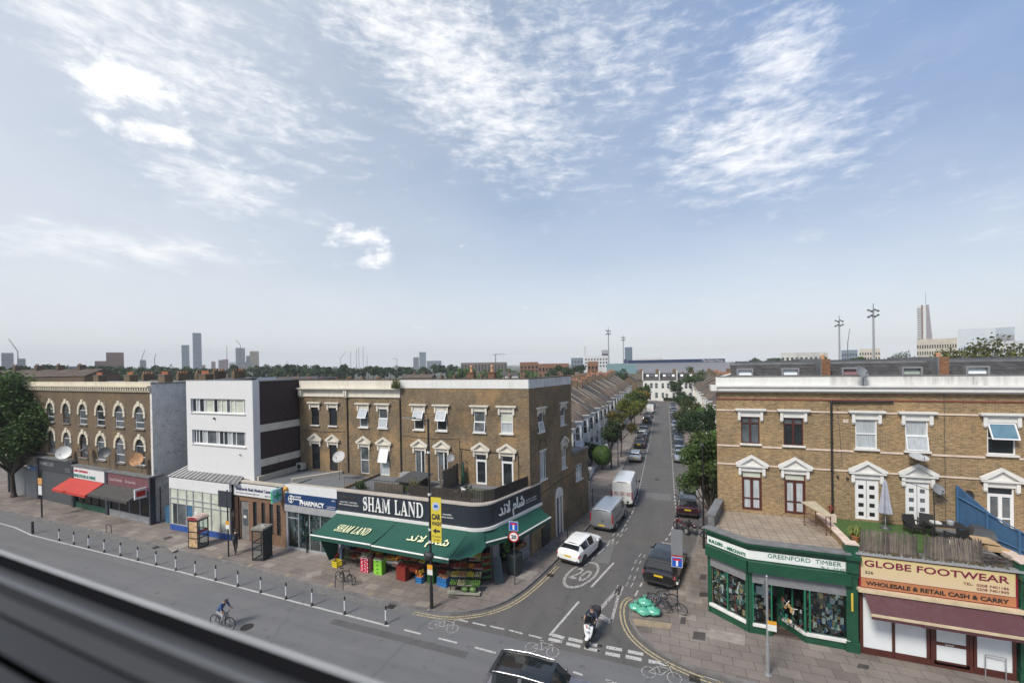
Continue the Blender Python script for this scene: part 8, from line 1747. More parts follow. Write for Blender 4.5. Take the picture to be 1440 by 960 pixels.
def van(name,label,L,W,hs,pm,loc,rz,wn=True):
 pr=[(t,zb,zh if i<3 or True else zh,bh,zr,rh)for i,(t,zb,zh,bh,zr,rh)in enumerate(VAN)]
 pr=[(t,zb,zh,bh,(zr*hs if zr>1.3 else zr*(1+(hs-1)*.5)),rh)for(t,zb,zh,bh,zr,rh)in pr]
 o=vehicle(name,label,L,W,pr,pm,glass_top=((8,9),),side=((5,7,'cab'),),van=True,cat='van',wheel_r=.34,wx=(.20,.80))
 w=W/2;yr=-L/2;zt=VAN[1][4]*hs
 m3=MB();m3.box(-.008,.008,yr-.005,yr+.02,.45,zt-.1,BLKP);
 for z in(.62,):m3.box(-w*.8,w*.8,yr-.004,yr+.02,z-.008,z,BLKP)
 m3.build('door_seam',o)
 m3=MB();m3.box(-.45,.45,yr-.03,yr+.02,zt-.07,zt-.03,BLKP);m3.build('high_brake_lamp',o)
 m3=MB();m3.box(.05,.2,yr-.04,yr,.95,1.0,BLKP);m3.build('door_handle',o)
 for sgn in(-1,1):   # side door runner
  m3=MB();m3.box(sgn*w*.985-.012,sgn*w*.985+.014,-L*.38,L*.08,1.0,1.02,BLKP);m3.build('door_rail',o)
 m3=MB()
 for k in range(5):m3.box(-w*.6,w*.6,yr+.6+k*L*.13,yr+.62+k*L*.13,zt+.02,zt+.06,pm)
 m3.build('roof_rib',o)
 o.location=loc;o.rotation_euler=(0,0,rz);return o
def heading(p,q):d=V(q)-V(p);return atan2(-d.x,d.y)
def place_rear(o,pt,rz,L):o.location=(pt[0]-sin(rz)*L/2,pt[1]+cos(rz)*L/2,0);o.rotation_euler=(0,0,rz);return o
PW,PBK,PSI,PGR,PNV,PRD,PMR=carpaint('white_car_paint',(.78,.78,.76),0),carpaint('black_car_paint',(.012,.012,.014)),carpaint('silver_car_paint',(.42,.44,.46),.7),carpaint('grey_car_paint',(.14,.15,.165),.5),carpaint('navy_car_paint',(.025,.040,.075),.4),carpaint('red_car_paint',(.38,.02,.02),.2),carpaint('maroon_car_paint',(.045,.012,.020),.4)
PBR=carpaint('bronze_car_paint',(.16,.13,.10),.5)
# --- named vehicles near the junction
c1=vehicle('hatchback','white hatchback turning out beside the corner kerb, by the 20 marking',4.45,1.80,HATCH,PW,hub=DGREY);place_rear(c1,(-6.55,28.0),radians(-14),4.45)
van('panel_van','silver low-roof panel van parked on the left behind the white hatchback',5.1,1.98,.98,PSI,(-4.82,37.0,0),radians(-8))
wv=van('panel_van','tall white panel van parked on the left in front of the silver one',5.9,2.02,1.30,PW,(-4.05,43.9,0),radians(-2))
text('lettering','EZE',V((-4.05-.80,43.9-2.95-.03,1.25)),V((1,-.035,0)),ZZ,.42,mat('faded_red_lettering',(.55,.30,.26),.6),None,1.55,.006)
lt=[x for x in COL.objects if x.name.startswith('lettering')][-1];M_=wv.matrix_world
bpy.context.view_layer.update();lt.parent=wv;lt.matrix_parent_inverse=wv.matrix_world.inverted()
rr_=vehicle('black_suv','glossy black four-by-four with a yellow rear plate parked beside the green bags',4.85,2.02,SUV,PBK,roof_m=CG,hs=1.05);place_rear(rr_,(-.62,26.75),radians(-11),4.85)
d2=vehicle('dark_suv','dark maroon four-by-four parked on the right under the nearest tree',4.6,1.9,SUV,PMR,roof_m=CG);place_rear(d2,(1.62,39.6),radians(-2),4.6)
se=vehicle('estate_suv','slate-grey estate with silver roof rails on the main road, cut by the bottom edge',4.8,1.9,SUV,carpaint('slate_grey_car_paint',(.17,.165,.19),.5),roof_m=CG,rails=True,hs=1.02);se.location=(-4.85,15.9,0);se.rotation_euler=(0,0,radians(-90))
# --- parked rows
index_kids()
pA=vehicle('parked_car','x',4.2,1.76,HATCH,PGR,group='x');pB=vehicle('parked_car','x',4.5,1.78,SALOON,PGR,group='x');pC=vehicle('parked_car','x',4.4,1.84,SUV,PGR,group='x')
index_kids();usedc=set()
def parked(proto,x,y,rz,pm,lab,grp):
 if proto.name in usedc:c=dup(proto,(x,y,0),rz,lab,grp,None,{PGR:pm})
 else:
  usedc.add(proto.name);c=proto;c.location=(x,y,0);c.rotation_euler=(0,0,rz);tag(c,lab,None,grp)
  if pm is not PGR:
   for o in KIDS[c.name]:
    for sl in o.material_slots:
     if sl.material is PGR:sl.link='OBJECT';sl.material=pm
 return c
gL,gR='cars parked along the left kerb of the side street','cars parked along the right kerb of the side street'
Lc=[(895,651,pA,PSI,'silver hatchback standing alone nearest in the left parked row'),(900.5,631,pB,PBK,'black saloon with the silver hatchback in front of it, left row'),(903,623.5,pC,PBK,'dark tall car boxed in between black saloon and white car, left row'),(907,617,pA,PW,'white hatchback in the middle of the left parked row'),(908,611,pB,PGR,'grey car just beyond the white hatchback, left row'),(913,596,pC,PBK,'black car after the gap in the left row'),(915.5,588.5,pB,PNV,'navy saloon beyond the black car after the gap'),(920.5,575.5,pA,PGR,'grey hatchback beyond the parked white van at the far end'),(921.5,571.5,pB,PBK,'dark car furthest up the left row')]
for(u,v,p,pm,lab)in Lc:q=G(u,v);parked(p,-4.25,q.y+2.1,0 if p is not pB else 0,pm,lab,gL)
q=G(917.5,581);fv=van('panel_van','small white van parked far up the left row',5.0,1.95,1.05,PW,(-4.2,q.y+2.5,0),0)
Rc=[(652,pA,PRD,'red hatchback half hidden by the nearest tree, right row'),(644.5,pA,PW,'white hatchback just beyond the red one, right row'),(636,pC,PBK,'black tall car beyond the white hatchback, right row'),(628.5,pB,PSI,'pale silver saloon in the right row below the round dark tree'),(618.5,pC,PBR,'bronze tall car in the right row beside the round dark tree'),(611,pB,PNV,'navy saloon in the middle of the right row'),(604,pA,PSI,'silver hatchback beyond the navy saloon, right row'),(597,pB,PBK,'black saloon far up the right row'),(591,pC,PGR,'grey tall car far up the right row'),(586,pA,PNV,'navy hatchback far up the right row'),(581,pB,PGR,'grey saloon near the end of the right row'),(577,pA,PBK,'black hatchback second from the end of the right row'),(573.5,pB,PSI,'silver saloon at the far end of the right row')]
for(v,p,pm,lab)in Rc:q=G(955,v);parked(p,1.75,q.y+2.1,pi,pm,lab,gR)
# ------------------------------------------------------------------ two-wheelers
def bicycle(label,loc,rz,tilt=0.,m=BLKP,group=None,name='bicycle'):
 o=thing(name,(0,0,0),label,'bicycle',group)
 for y in(-.52,.52):
  w_=bpy.data.objects.new('wheel',None);COL.objects.link(w_);w_.parent=o
  t=MB();t.torus((0,y,.34),(1,0,0),.325,.027,RUBBER,26,5);t.build('tyre',w_);s_5=MB()
  for k in range(14):a=2*pi*k/14;s_5.tube((0.02*(-1)**k,y,.34),(0,y+.31*cos(a),.34+.31*sin(a)),.0035,.0035,STEEL,3,False)
  s_5.torus((0,y,.34),(1,0,0),.302,.009,STEEL,26,4);s_5.build('rim',w_)
 f=MB();BB,ST,HT,HB=V((0,-.08,.30)),V((0,-.22,.80)),V((0,.36,.86)),V((0,.39,.72))
 for a,b_ in((BB,ST),(ST,HT),(HB,BB),(ST,V((0,-.52,.34))),(BB,V((0,-.52,.34))),(HT,HB)):f.tube(a,b_,.025,.025,m,6)
 f.tube(HB,(0.05,.52,.34),.014,.012,m,6);f.tube(HB,(-.05,.52,.34),.014,.012,m,6);f.build('frame',o)
 h=MB();h.tube(HT,HT+V((0,.02,.10)),.014,.014,m,6);h.path([(-.28,.28,1.0),(-.12,.38,.98),(.12,.38,.98),(.28,.28,1.0)],.014,m,6);h.build('handlebar',o)
 s_6=MB();s_6.tube(ST,ST+V((0,-.03,.14)),.013,.013,STEEL,6);s_6.hexa([(-.07,-.38,.93),(.07,-.38,.93),(.02,-.10,.94),(-.02,-.10,.94),(-.08,-.38,.97),(.08,-.38,.97),(.025,-.10,.975),(-.025,-.10,.975)],BLKP);s_6.build('saddle',o)
 c=MB();c.torus((.04,-.08,.30),(1,0,0),.09,.012,DGREY,14,4);c.tube((.05,-.08,.30),(.07,.05,.20),.012,.012,DGREY,5);c.tube((-.05,-.08,.30),(-.07,-.21,.40),.012,.012,DGREY,5);c.box(.06,.15,.02,.10,.19,.21,BLKP);c.box(-.15,-.06,-.25,-.17,.39,.41,BLKP);c.build('crankset',o)
 o.location=loc;o.rotation_euler=(0,tilt,rz);return o
q=G(484,821,.12);bicycle('black bicycle locked to the hoops on the wide pavement in front of the fruit stalls',(q.x,q.y+.15,.12),radians(-93),radians(4))
q=G(925,861,.12)
bicycle('dark bicycle leaning against the others, nearest the green bags',(q.x-.15,q.y+.25,.12),radians(-100),radians(10),mat('dark_blue_frame',(.03,.04,.08),.4))
bicycle('dark bicycle behind the first one, between the green bags and the blue sign post',(q.x+.25,q.y+.75,.12),radians(-78),radians(-8))
bicycle('bicycle with its front wheel nearest the blue sign post',(q.x+.75,q.y+.42,.12),radians(-110),radians(12),DGREY)
def motorbike(label,loc,rz,pm,name='motorbike'):
 o=thing(name,(0,0,0),label,'motorbike','motorbikes parked in the bay on the right')
 for y in(-.66,.68):
  w_=bpy.data.objects.new('wheel',None);COL.objects.link(w_);w_.parent=o
  t=MB();t.torus((0,y,.30),(1,0,0),.24,.065,RUBBER,22,7);t.build('tyre',w_);t=MB();t.tube((-.03,y,.30),(.03,y,.30),.17,.17,STEEL,14);t.build('rim',w_)
 b=MB();b.ball((0,.12,.80),.2,pm,10,8,(.75,1.35,.75));b.ball((0,-.48,.78),.16,pm,8,6,(.8,1.7,.6));b.ball((0,.05,.48),.22,DGREY,9,7,(.8,1.3,.9));b.ball((0,.55,.78),.2,pm,9,7,(.8,.7,1.1));b.build('body',o)
 s=MB();s.hexa([(-.13,-.62,.86),(.13,-.62,.86),(.12,.02,.84),(-.12,.02,.84),(-.11,-.62,.93),(.11,-.62,.93),(.10,.0,.90),(-.10,.0,.90)],BLKP);s.build('seat',o)
 f=MB();f.tube((.08,.68,.30),(.06,.42,1.0),.025,.025,STEEL,6);f.tube((-.08,.68,.30),(-.06,.42,1.0),.025,.025,STEEL,6);f.tube((-.36,.34,1.05),(.36,.34,1.05),.018,.018,BLKP,6);f.build('front_fork',o)
 e=MB();e.tube((.14,.0,.30),(.16,-.75,.42),.045,.06,CHR,8);e.build('exhaust',o)
 m_=MB();m_.hexa([(-.16,.66,.88),(.16,.66,.88),(.14,.50,.88),(-.14,.50,.88),(-.11,.52,1.22),(.11,.52,1.22),(.10,.49,1.22),(-.10,.49,1.22)],CG);m_.build('windshield',o)
 t=MB();t.box(-.17,.17,-.98,-.66,.86,1.12,BLKP);t.build('top_box',o)
 for sgn in(-1,1):m_=MB();m_.ball((sgn*.40,.36,1.18),.06,BLKP,6,5,(1,.4,.8));m_.build('mirror',o)
 o.location=loc;o.rotation_euler=(0,radians(6),rz);return o
motorbike('dark red motorbike standing at an angle in the bay, left of the pair',(.95,36.6,0),radians(35),carpaint('dark_red_bike_paint',(.13,.012,.018),.2));motorbike('dark motorbike with a grey top box against the kerb, right of the pair',(2.0,35.9,0),radians(65),PMR)
# ------------------------------------------------------------------ PEOPLE
SKIN=mat('skin',(.42,.24,.16),.55,var=.08);HAIRD=mat('dark_hair',(.02,.014,.010),.7)
def cloth(n_,c):return mat(n_,c,.85,var=.25,scale=9)
def hand_pts(w_,d,side,curl=.5):
 """five finger chains rooted in the palm; d = direction of the hand, side = across the palm"""
 d=V(d).normalized();side=V(side).normalized();nn=d.cross(side);out=[]
 for k,(off,ln)in enumerate(((-.036,.070),(-.012,.082),(.012,.076),(.034,.060))):
  r0=V(w_)+d*.085+side*off;k1=r0+d*ln*.5-nn*ln*.15*curl;k2=k1+d*ln*.35-nn*ln*.5*curl;out.append([r0,k1,k2])
 r0=V(w_)+d*.03-side*.035;out.append([r0,r0-side*.03+d*.03,r0-side*.035+d*.065-nn*.012]);return out
def figure(label,J,mats_,hair=HAIRD,helmet=None,face=(0,1,0),group=None,hairlen=1.0,loc=(0,0,0),rz=0,s=1.0):
 """J: joints pelvis, chest, neck, head, and L/R shoulder elbow wrist hip knee ankle toe; one continuous skin"""
 face=V(face).normalized();vs=[];es=[];rad=[];tg=[]
 def av(p,r,t,link=None):
  vs.append(V(p));rad.append(r);tg.append(t)
  if link is not None:es.append((link,len(vs)-1))
  return len(vs)-1
 pel=av(J['pelvis'],(.15,.12),'legs');mid=av(V(J['pelvis']).lerp(V(J['chest']),.5),(.145,.11),'top',pel);ch=av(J['chest'],(.165,.125),'top',mid)
 nk=av(J['neck'],(.062,.062),'skin',ch);hd=av(J['head'],(.085,.10),'skin',nk);av(V(J['head'])+(V(J['head'])-V(J['neck'])).normalized()*.09,(.075,.085),'skin',hd)
 for sd_ in 'LR':
  sh_=av(J['shoulder'+sd_],(.07,.07),'top',ch);e_=av(J['elbow'+sd_],(.048,.048),'sleeve',sh_);wr_=av(J['wrist'+sd_],(.030,.036),'skin',e_)
  dr=(V(J['wrist'+sd_])-V(J['elbow'+sd_])).normalized();sdv=dr.cross(V((0,0,1)));sdv=sdv.normalized()if sdv.length>.1 else V((0,1,0));pm_=av(V(J['wrist'+sd_])+dr*.06,(.018,.04),'skin',wr_)
  for chn in hand_pts(J['wrist'+sd_],dr,sdv):
   pv=pm_
   for p in chn:pv=av(p,(.009,.009),'skin',pv)
  hp=av(J['hip'+sd_],(.095,.095),'legs',pel);kn=av(J['knee'+sd_],(.062,.062),'legs',hp);an=av(J['ankle'+sd_],(.042,.045),'legs',kn);av(J['toe'+sd_],(.04,.03),'shoe',an)
 me=bpy.data.meshes.new('body');me.from_pydata([tuple(v)for v in vs],es,[]);ob=bpy.data.objects.new('body',me);COL.objects.link(ob)
 sk=ob.modifiers.new('skin','SKIN');sk.use_smooth_shade=True
 for i,r in enumerate(rad):me.skin_vertices[0].data[i].radius=r
 me.skin_vertices[0].data[0].use_root=True
 sb=ob.modifiers.new('sub','SUBSURF');sb.levels=1;sb.render_levels=1
 dg=bpy.context.evaluated_depsgraph_get();dg.update();m2=bpy.data.meshes.new_from_object(ob.evaluated_get(dg));bpy.data.objects.remove(ob)
 tags=['top','sleeve','legs','skin','shoe'];m2.materials.clear()
 for t in tags:m2.materials.append(mats_[t])
 def seg_tag(c):
  best=None
  for a,b_ in es:
   ab=vs[b_]-vs[a];t=max(0,min(1,(c-vs[a]).dot(ab)/max(1e-9,ab.length_squared)));d=(c-(vs[a]+ab*t)).length-(rad[a][0]*(1-t)+rad[b_][0]*t)*.6
   if best is None or d<best[0]:
    tt=tg[a]if t<.5 else tg[b_]
    if tg[a]=='sleeve' and tg[b_]=='skin':tt='sleeve' if t<mats_.get('sl',.15)else 'skin'
    if tg[a]=='legs' and tg[b_]=='shoe':tt='legs' if t<.2 else 'shoe'
    if tg[a]=='legs' and tg[b_]=='top':tt='legs' if t<.25 else 'top'
    if tg[a]=='top' and tg[b_]=='skin':tt='top' if t<.6 else 'skin'
    if tg[a]=='top' and tg[b_]=='sleeve':tt='top'
    best=(d,tt)
  return tags.index(best[1])
 for p in m2.polygons:p.material_index=seg_tag(p.center);p.use_smooth=True
 m2.name='body';root=thing('person',(0,0,0),label,'person',group);o=bpy.data.objects.new('body',m2);COL.objects.link(o);o.parent=root
 H_=V(J['head']);up=(H_-V(J['neck'])).normalized();rt=face.cross(up).normalized();q=Matrix((rt,face,up)).transposed()
 hm=MB();hm.ball((0,0,0),.115,helmet or hair,12,8,(.86,1.0,.98));hm.v=[q@V((v.x,v.y-.022,max(v.z,-.02-.08*(v.y<-.02)*hairlen)))+H_+up*.045 for v in hm.v];hm.build('helmet' if helmet else 'hair',root)
 fc=MB();c0_=H_+face*.088
 for sx_ in(-1,1):fc.ball(c0_+rt*sx_*.032+up*.01,.010,BLKP,6,5);fc.ball(H_+rt*sx_*.088,.02,mats_['skin'],6,5,(.5,1,1.3))
 fc.ball(c0_+face*.010-up*.015,.014,mats_['skin'],6,5,(.8,1,1.4));fc.box(0,0,0,0,0,0,BLKP)if False else None;fc.ball(c0_-up*.048,.014,mat('lips',(.25,.09,.08),.6),6,4,(1.6,.5,.5));fc.build('face',root)
 root.location=loc;root.rotation_euler=(0,0,rz);root.scale=(s,s,s);return root
def outfit(top,legs,sleeve=None,shoe=None,sl=.15):return{'top':top,'legs':legs,'sleeve':sleeve or top,'skin':SKIN,'shoe':shoe or BLKP,'sl':sl}
# walker, seen from behind, mid-stride, head down
WJ=dict(pelvis=(0,0,.95),chest=(0,.08,1.30),neck=(0,.15,1.47),head=(0,.20,1.57),shoulderL=(-.20,.10,1.39),shoulderR=(.20,.10,1.39),elbowL=(-.27,.05,1.12),elbowR=(.27,.10,1.12),wristL=(-.25,.22,.92),wristR=(.25,.28,.95),hipL=(-.10,0,.90),hipR=(.10,0,.90),kneeL=(-.10,.16,.50),kneeR=(.11,-.06,.49),ankleL=(-.10,.20,.09),ankleR=(.11,-.32,.13),toeL=(-.10,.35,.04),toeR=(.11,-.20,.03))
q=G(331,778,.12);figure('person in dark clothes walking away past the black phone box, head bent',WJ,outfit(cloth('black_jacket',(.018,.019,.022)),cloth('dark_trousers',(.03,.028,.028)),sl=.9),loc=(q.x,q.y,.12),rz=radians(35),s=1.05)
bp_=thing('backpack',(q.x,q.y,1.3),'navy backpack on the back of the walking person','backpack');b_=MB();c_=V((q.x,q.y,1.36))+V((sin(radians(-35))*-1*.0,0,0))
bd=V((-sin(radians(35)),cos(radians(35)),0));b_.ball(c_-bd*.16,.22,mat('navy_nylon',(.02,.028,.05),.7),10,8,(.8,.8,1.15));b_.build('bag',bp_);b_=MB();b_.ball(c_-bd*.32-ZZ*.06,.12,MATS['navy_nylon'],8,6,(1.1,.7,1.0));b_.build('pocket',bp_)
# shopper bending over the stall, blue jeans, grey top
BJ=dict(pelvis=(0,0,.98),chest=(0,.30,1.20),neck=(0,.47,1.22),head=(0,.56,1.18),shoulderL=(-.19,.36,1.22),shoulderR=(.19,.36,1.22),elbowL=(-.24,.50,.97),elbowR=(.24,.50,.97),wristL=(-.18,.68,.88),wristR=(.18,.68,.88),hipL=(-.10,0,.93),hipR=(.10,0,.93),kneeL=(-.13,.06,.50),kneeR=(.13,.02,.50),ankleL=(-.14,-.03,.09),ankleR=(.15,-.10,.09),toeL=(-.15,.12,.04),toeR=(.17,.05,.04))
q=G(479,791,.12);figure('person in blue jeans and grey top bending over produce under the left awning',BJ,outfit(cloth('blue_grey_top',(.14,.17,.23)),cloth('faded_jeans',(.16,.23,.34)),sl=.8,shoe=TRIM),face=(0,.6,-.8),loc=(q.x,q.y,.12),rz=radians(-30),s=1.0)
# scooter rider
def scooter(loc,rz):
 o=thing('scooter',(0,0,0),'white delivery scooter waiting at the give-way line with its rider','scooter');WS_=carpaint('white_scooter_paint',(.76,.76,.76),0)
 for y in(-.62,.64):
  w_=bpy.data.objects.new('wheel',None);COL.objects.link(w_);w_.parent=o;t=MB();t.torus((0,y,.25),(1,0,0),.19,.06,RUBBER,22,7);t.build('tyre',w_);t=MB();t.tube((-.035,y,.25),(.035,y,.25),.14,.14,DGREY,14);t.build('rim',w_)
 b=MB();b.add([(-.10,.50,.35),(.10,.50,.35),(.20,.46,.62),(-.20,.46,.62),(.24,.40,.92),(-.24,.40,.92),(.13,.36,1.06),(-.13,.36,1.06),(0,.60,.55),(0,.58,.90)],[(0,8,3),(1,2,8),(8,2,4,9),(8,9,5,3),(9,4,6),(9,7,5),(9,6,7)],WS_,True)
 b.add([(-.20,.44,.40),(.20,.44,.40),(.24,.38,.92),(-.24,.38,.92)],[(0,1,2,3)],BLKP);b.build('front_shield',o)
 f=MB();f.ball((0,.66,.46),.14,WS_,10,7,(.75,1.3,.55));f.build('front_mudguard',o)
 f=MB();f.box(-.17,.17,-.15,.42,.26,.34,BLKP);f.build('footboard',o)
 r_=MB();r_.ball((0,-.48,.56),.24,WS_,12,8,(.85,1.75,.95));r_.build('rear_fairing',o)
 s=MB();s.hexa([(-.15,-.85,.76),(.15,-.85,.76),(.13,-.05,.72),(-.13,-.05,.72),(-.12,-.85,.84),(.12,-.85,.84),(.10,-.07,.79),(-.10,-.07,.79)],BLKP);s.build('seat',o)
 h=MB();h.tube((0,.42,.9),(0,.36,1.10),.03,.03,BLKP,6);h.tube((-.34,.30,1.08),(.34,.30,1.08),.02,.02,BLKP,6);h.build('handlebar',o)
 w_=MB();w_.hexa([(-.19,.47,1.0),(.19,.47,1.0),(.19,.46,1.0),(-.19,.46,1.0),(-.15,.36,1.42),(.15,.36,1.42),(.15,.35,1.42),(-.15,.35,1.42)],glassmat('smoked_screen',(.35,.38,.40),.7));w_.build('windshield',o)
 l=MB();l.ball((0,.60,.78),.07,HEADL,8,6,(1.5,.6,1));l.build('headlight',o)
 for sg_2 in(-1,1):m_=MB();m_.ball((sg_2*.36,.34,1.24),.06,BLKP,6,5,(1,.4,.8));m_.tube((sg_2*.30,.32,1.08),(sg_2*.36,.34,1.22),.008,.008,BLKP,4);m_.build('mirror',o)
 p=MB();p.box(-.09,.09,.585,.605,.93,1.11,TRIM);pl_=p.build('learner_plate',o);text('lettering','L',(.045,.607,.96),(-1,0,0),ZZ,.17,RED,pl_,.08,.004,bold=.01)
 t=MB();t.box(-.20,.20,-1.15,-.78,.80,1.15,BLKP);t.build('top_box',o)
 o.location=loc;o.rotation_euler=(0,0,rz);return o
q=G(833,893);scl=V((q.x,q.y-.35,0));sr=radians(172);scooter((scl.x,scl.y,0),sr)
SJ=dict(pelvis=(0,-.38,.86),chest=(0,-.24,1.22),neck=(0,-.19,1.42),head=(0,-.16,1.53),shoulderL=(-.20,-.22,1.34),shoulderR=(.20,-.22,1.34),elbowL=(-.30,-.02,1.12),elbowR=(.30,-.02,1.12),wristL=(-.28,.20,1.08),wristR=(.28,.20,1.08),hipL=(-.10,-.34,.84),hipR=(.10,-.34,.84),kneeL=(-.22,.10,.80),kneeR=(.24,.06,.78),ankleL=(-.20,.10,.38),ankleR=(.34,-.02,.10),toeL=(-.20,.24,.36),toeR=(.36,.13,.04))
figure('rider in a black helmet and navy T-shirt sitting on the white scooter',SJ,outfit(cloth('navy_tshirt',(.02,.028,.055)),cloth('dark_jeans',(.03,.032,.04)),sl=.0),helmet=mat('black_helmet',(.02,.02,.022),.2,coat=1),loc=(scl.x,scl.y,0),rz=sr)
# cyclist
q=G(308,886);cq=V((q.x,q.y+.2,0));cr=radians(-84)
bicycle('bicycle ridden by the person in blue on the main road',(cq.x,cq.y,0),cr,0,DGREY)
CJ=dict(pelvis=(0,-.24,.98),chest=(0,.05,1.30),neck=(0,.17,1.44),head=(0,.25,1.52),shoulderL=(-.19,.10,1.38),shoulderR=(.19,.10,1.38),elbowL=(-.25,.20,1.12),elbowR=(.25,.20,1.12),wristL=(-.27,.28,1.05),wristR=(.27,.28,1.05),hipL=(-.10,-.22,.93),hipR=(.10,-.22,.93),kneeL=(-.12,.10,.66),kneeR=(.12,.18,.74),ankleL=(-.12,-.02,.24),ankleR=(.12,-.0,.40),toeL=(-.12,.12,.22),toeR=(.12,.14,.40))
figure('cyclist in a blue T-shirt riding along the main road, lower left',CJ,outfit(cloth('blue_tshirt',(.05,.11,.24)),cloth('pale_grey_shorts',(.30,.32,.34)),sl=.0),loc=(cq.x,cq.y,0),rz=cr)
# ------------------------------------------------------------------ STREET FURNITURE
WBD=mat('greyish_white_band',(.60,.60,.59),.5,var=.12)
bl=thing('bollard',(0,0,0),'x','bollard','x');m_=MB();m_.tube((0,0,0),(0,0,.98),.045,.045,BLKP,10);m_.ball((0,0,.98),.045,BLKP,10,6);m_.build('post',bl);m_=MB();m_.tube((0,0,.22),(0,0,.80),.052,.052,WBD,12,False);m_.build('reflective_band',bl);m_=MB();m_.tube((0,0,0),(0,0,.03),.10,.10,BLKP,12);m_.build('base',bl)
index_kids();first=True
BP=[(83.4,760),(104,764.7),(124.7,770),(146.9,776),(169.7,781),(194,787.5),(219.7,794),(247.5,801.5),(274.8,808.6),(303.6,815.7),(334.8,824),(367,832.7),(402.5,841.7),(439,851),(485,863),(542.8,877)]
LBL='thin black post with a pale band in the line guarding the cycle lane'
for i,(u,v)in enumerate(BP):
 q=G(u,v);lab=LBL;grp='cycle lane bollards of the same look'
 if first:first=False;bl.location=(q.x,q.y,0);tag(bl,lab,None,grp)
 else:dup(bl,(q.x,q.y,0),0,lab,grp)
q=G(46,750);o=thing('dark_bollard',(q.x,q.y,0),'plain dark bollard at the far left end of the cycle lane line','bollard');m_=MB();m_.tube((q.x,q.y,0),(q.x,q.y,1.05),.09,.08,BLKP,10);m_.build('post',o);m_=MB();m_.tube((q.x,q.y,.8),(q.x,q.y,.9),.095,.095,DGREY,10,False);m_.build('band',o)
# cycle hoops
def hoop(u,v,lab,rz=0):
 q=G(u,v,.12);o=MB();pts=[(-.35,0,0),(-.33,0,.55),(-.27,0,.68),(-.15,0,.72),(.15,0,.72),(.27,0,.68),(.33,0,.55),(.35,0,0)];c,s=cos(rz),sin(rz)
 o.path([(q.x+a*c-b*s,q.y+a*s+b*c,.12+z)for a,b,z in pts],.025,BLKP,7);ob=o.build('cycle_stand');tag(ob,lab,'cycle stand','cycle hoops on the left pavement');return ob
hoop(153,749,'empty cycle hoop on the pavement in front of the red awning shop',.05);hoop(478,822,'left cycle hoop holding the black bicycle',pi/2*.9);hoop(489,826,'right cycle hoop holding the black bicycle',pi/2*.9)
# lamp posts
def lamp(loc,h,arm,label,grp='street lamps',r=.075,tall=True):
 x,y,z=loc;o=thing('street_lamp',loc,label,'street lamp',grp);m_=MB();m_.tube((x,y,z),(x,y,z+1.3),r*1.35,r*1.3,BLACKM,12);m_.tube((x,y,z+1.3),(x,y,z+h),r,r*.75,BLACKM,12);m_.build('post',o)
 m_=MB();a=V(arm);top=V((x,y,z+h));m_.tube(top-ZZ*.1,top+a*.75-ZZ*.02,.035,.03,BLACKM,6);m_.build('arm',o)
 m_=MB();d=a.normalized();s_=V((-d.y,d.x,0));e=top+a;m_.hexa([e-d*.45-s_*.14-ZZ*.06,e+d*.3-s_*.11-ZZ*.03,e+d*.3+s_*.11-ZZ*.03,e-d*.45+s_*.14-ZZ*.06,e-d*.45-s_*.10+ZZ*.05,e+d*.3-s_*.07+ZZ*.02,e+d*.3+s_*.07+ZZ*.02,e-d*.45+s_*.10+ZZ*.05],DGREY);m_.build('lantern',o);return o
q=G(607,855,.12);LP0=q.copy();lo=lamp((q.x,q.y,.12),10.85,(-1.2,-.25,.05),'tall black lamp post at the corner kerb carrying the yellow car wash sign')
m_=MB()
for z in(3.9,4.6,6.6,9.0):m_.tube((q.x,q.y,z),(q.x,q.y,z+.12),.10,.10,WBD,10)
m_.build('cable_tie',lo)
def board(c,ux,w_,h,t,m):
 mb=MB();ux=V(ux).normalized();f=Fr((c[0],c[1]),(ux.x,ux.y));f.n=V((ux.y,-ux.x,0));mb.fbox(f,-w_/2,w_/2,c[2]-h/2,c[2]+h/2,0,t,m);return mb,f
YSG=mat('yellow_board',(.62,.50,.05),.5,var=.08);m_,f=board((q.x+.42,q.y+.0,5.25),(1,.1,0),.62,2.55,.03,YSG)
o=thing('car_wash_sign',(q.x+.42,q.y,5.2),'tall yellow car wash sign with a black arrow fixed to the lamp post','sign');m_.build('board',o)
text('lettering','CAR',f.p(-.27,5.28,.031),f.u,ZZ,.42,BLKP,o,.54,.006,bold=.025);text('lettering','WASH',f.p(-.28,4.93,.031),f.u,ZZ,.33,BLKP,o,.56,.006,bold=.012)
m_=MB();m_.fprism(f,[(-.22,4.62),(-.02,4.45),(-.02,4.56),(.22,4.56),(.22,4.68),(-.02,4.68),(-.02,4.79)],.031,.036,BLKP);m_.build('arrow',o)
text('lettering','75 metres',f.p(-.25,4.27,.031),f.u,ZZ,.13,BLKP,o,.5,.006);text('lettering','on left',f.p(-.18,4.08,.031),f.u,ZZ,.13,BLKP,o,.36,.006)
m_=MB();m_.fprism(f,[(.25*cos(t)*.9,6.02+.25*sin(t))for t in[2*pi*k/16 for k in range(16)]],.031,.036,mat('pale_roundel',(.45,.50,.58),.5));m_.fprism(f,[(-.12,5.95),(.10,5.95),(.13,6.02),(.05,6.12),(-.07,6.12),(-.14,6.03)],.037,.042,PBLUE if 'PBLUE' in globals()else BLUE);m_.build('car_emblem',o)
m_=MB();m_.ball((q.x-.05,q.y-.1,3.15),.26,BLKP,8,6,(1.3,.8,1.0),.2);tag(m_.build('black_bag'),'black bag tied half way up the tall lamp post','bag')
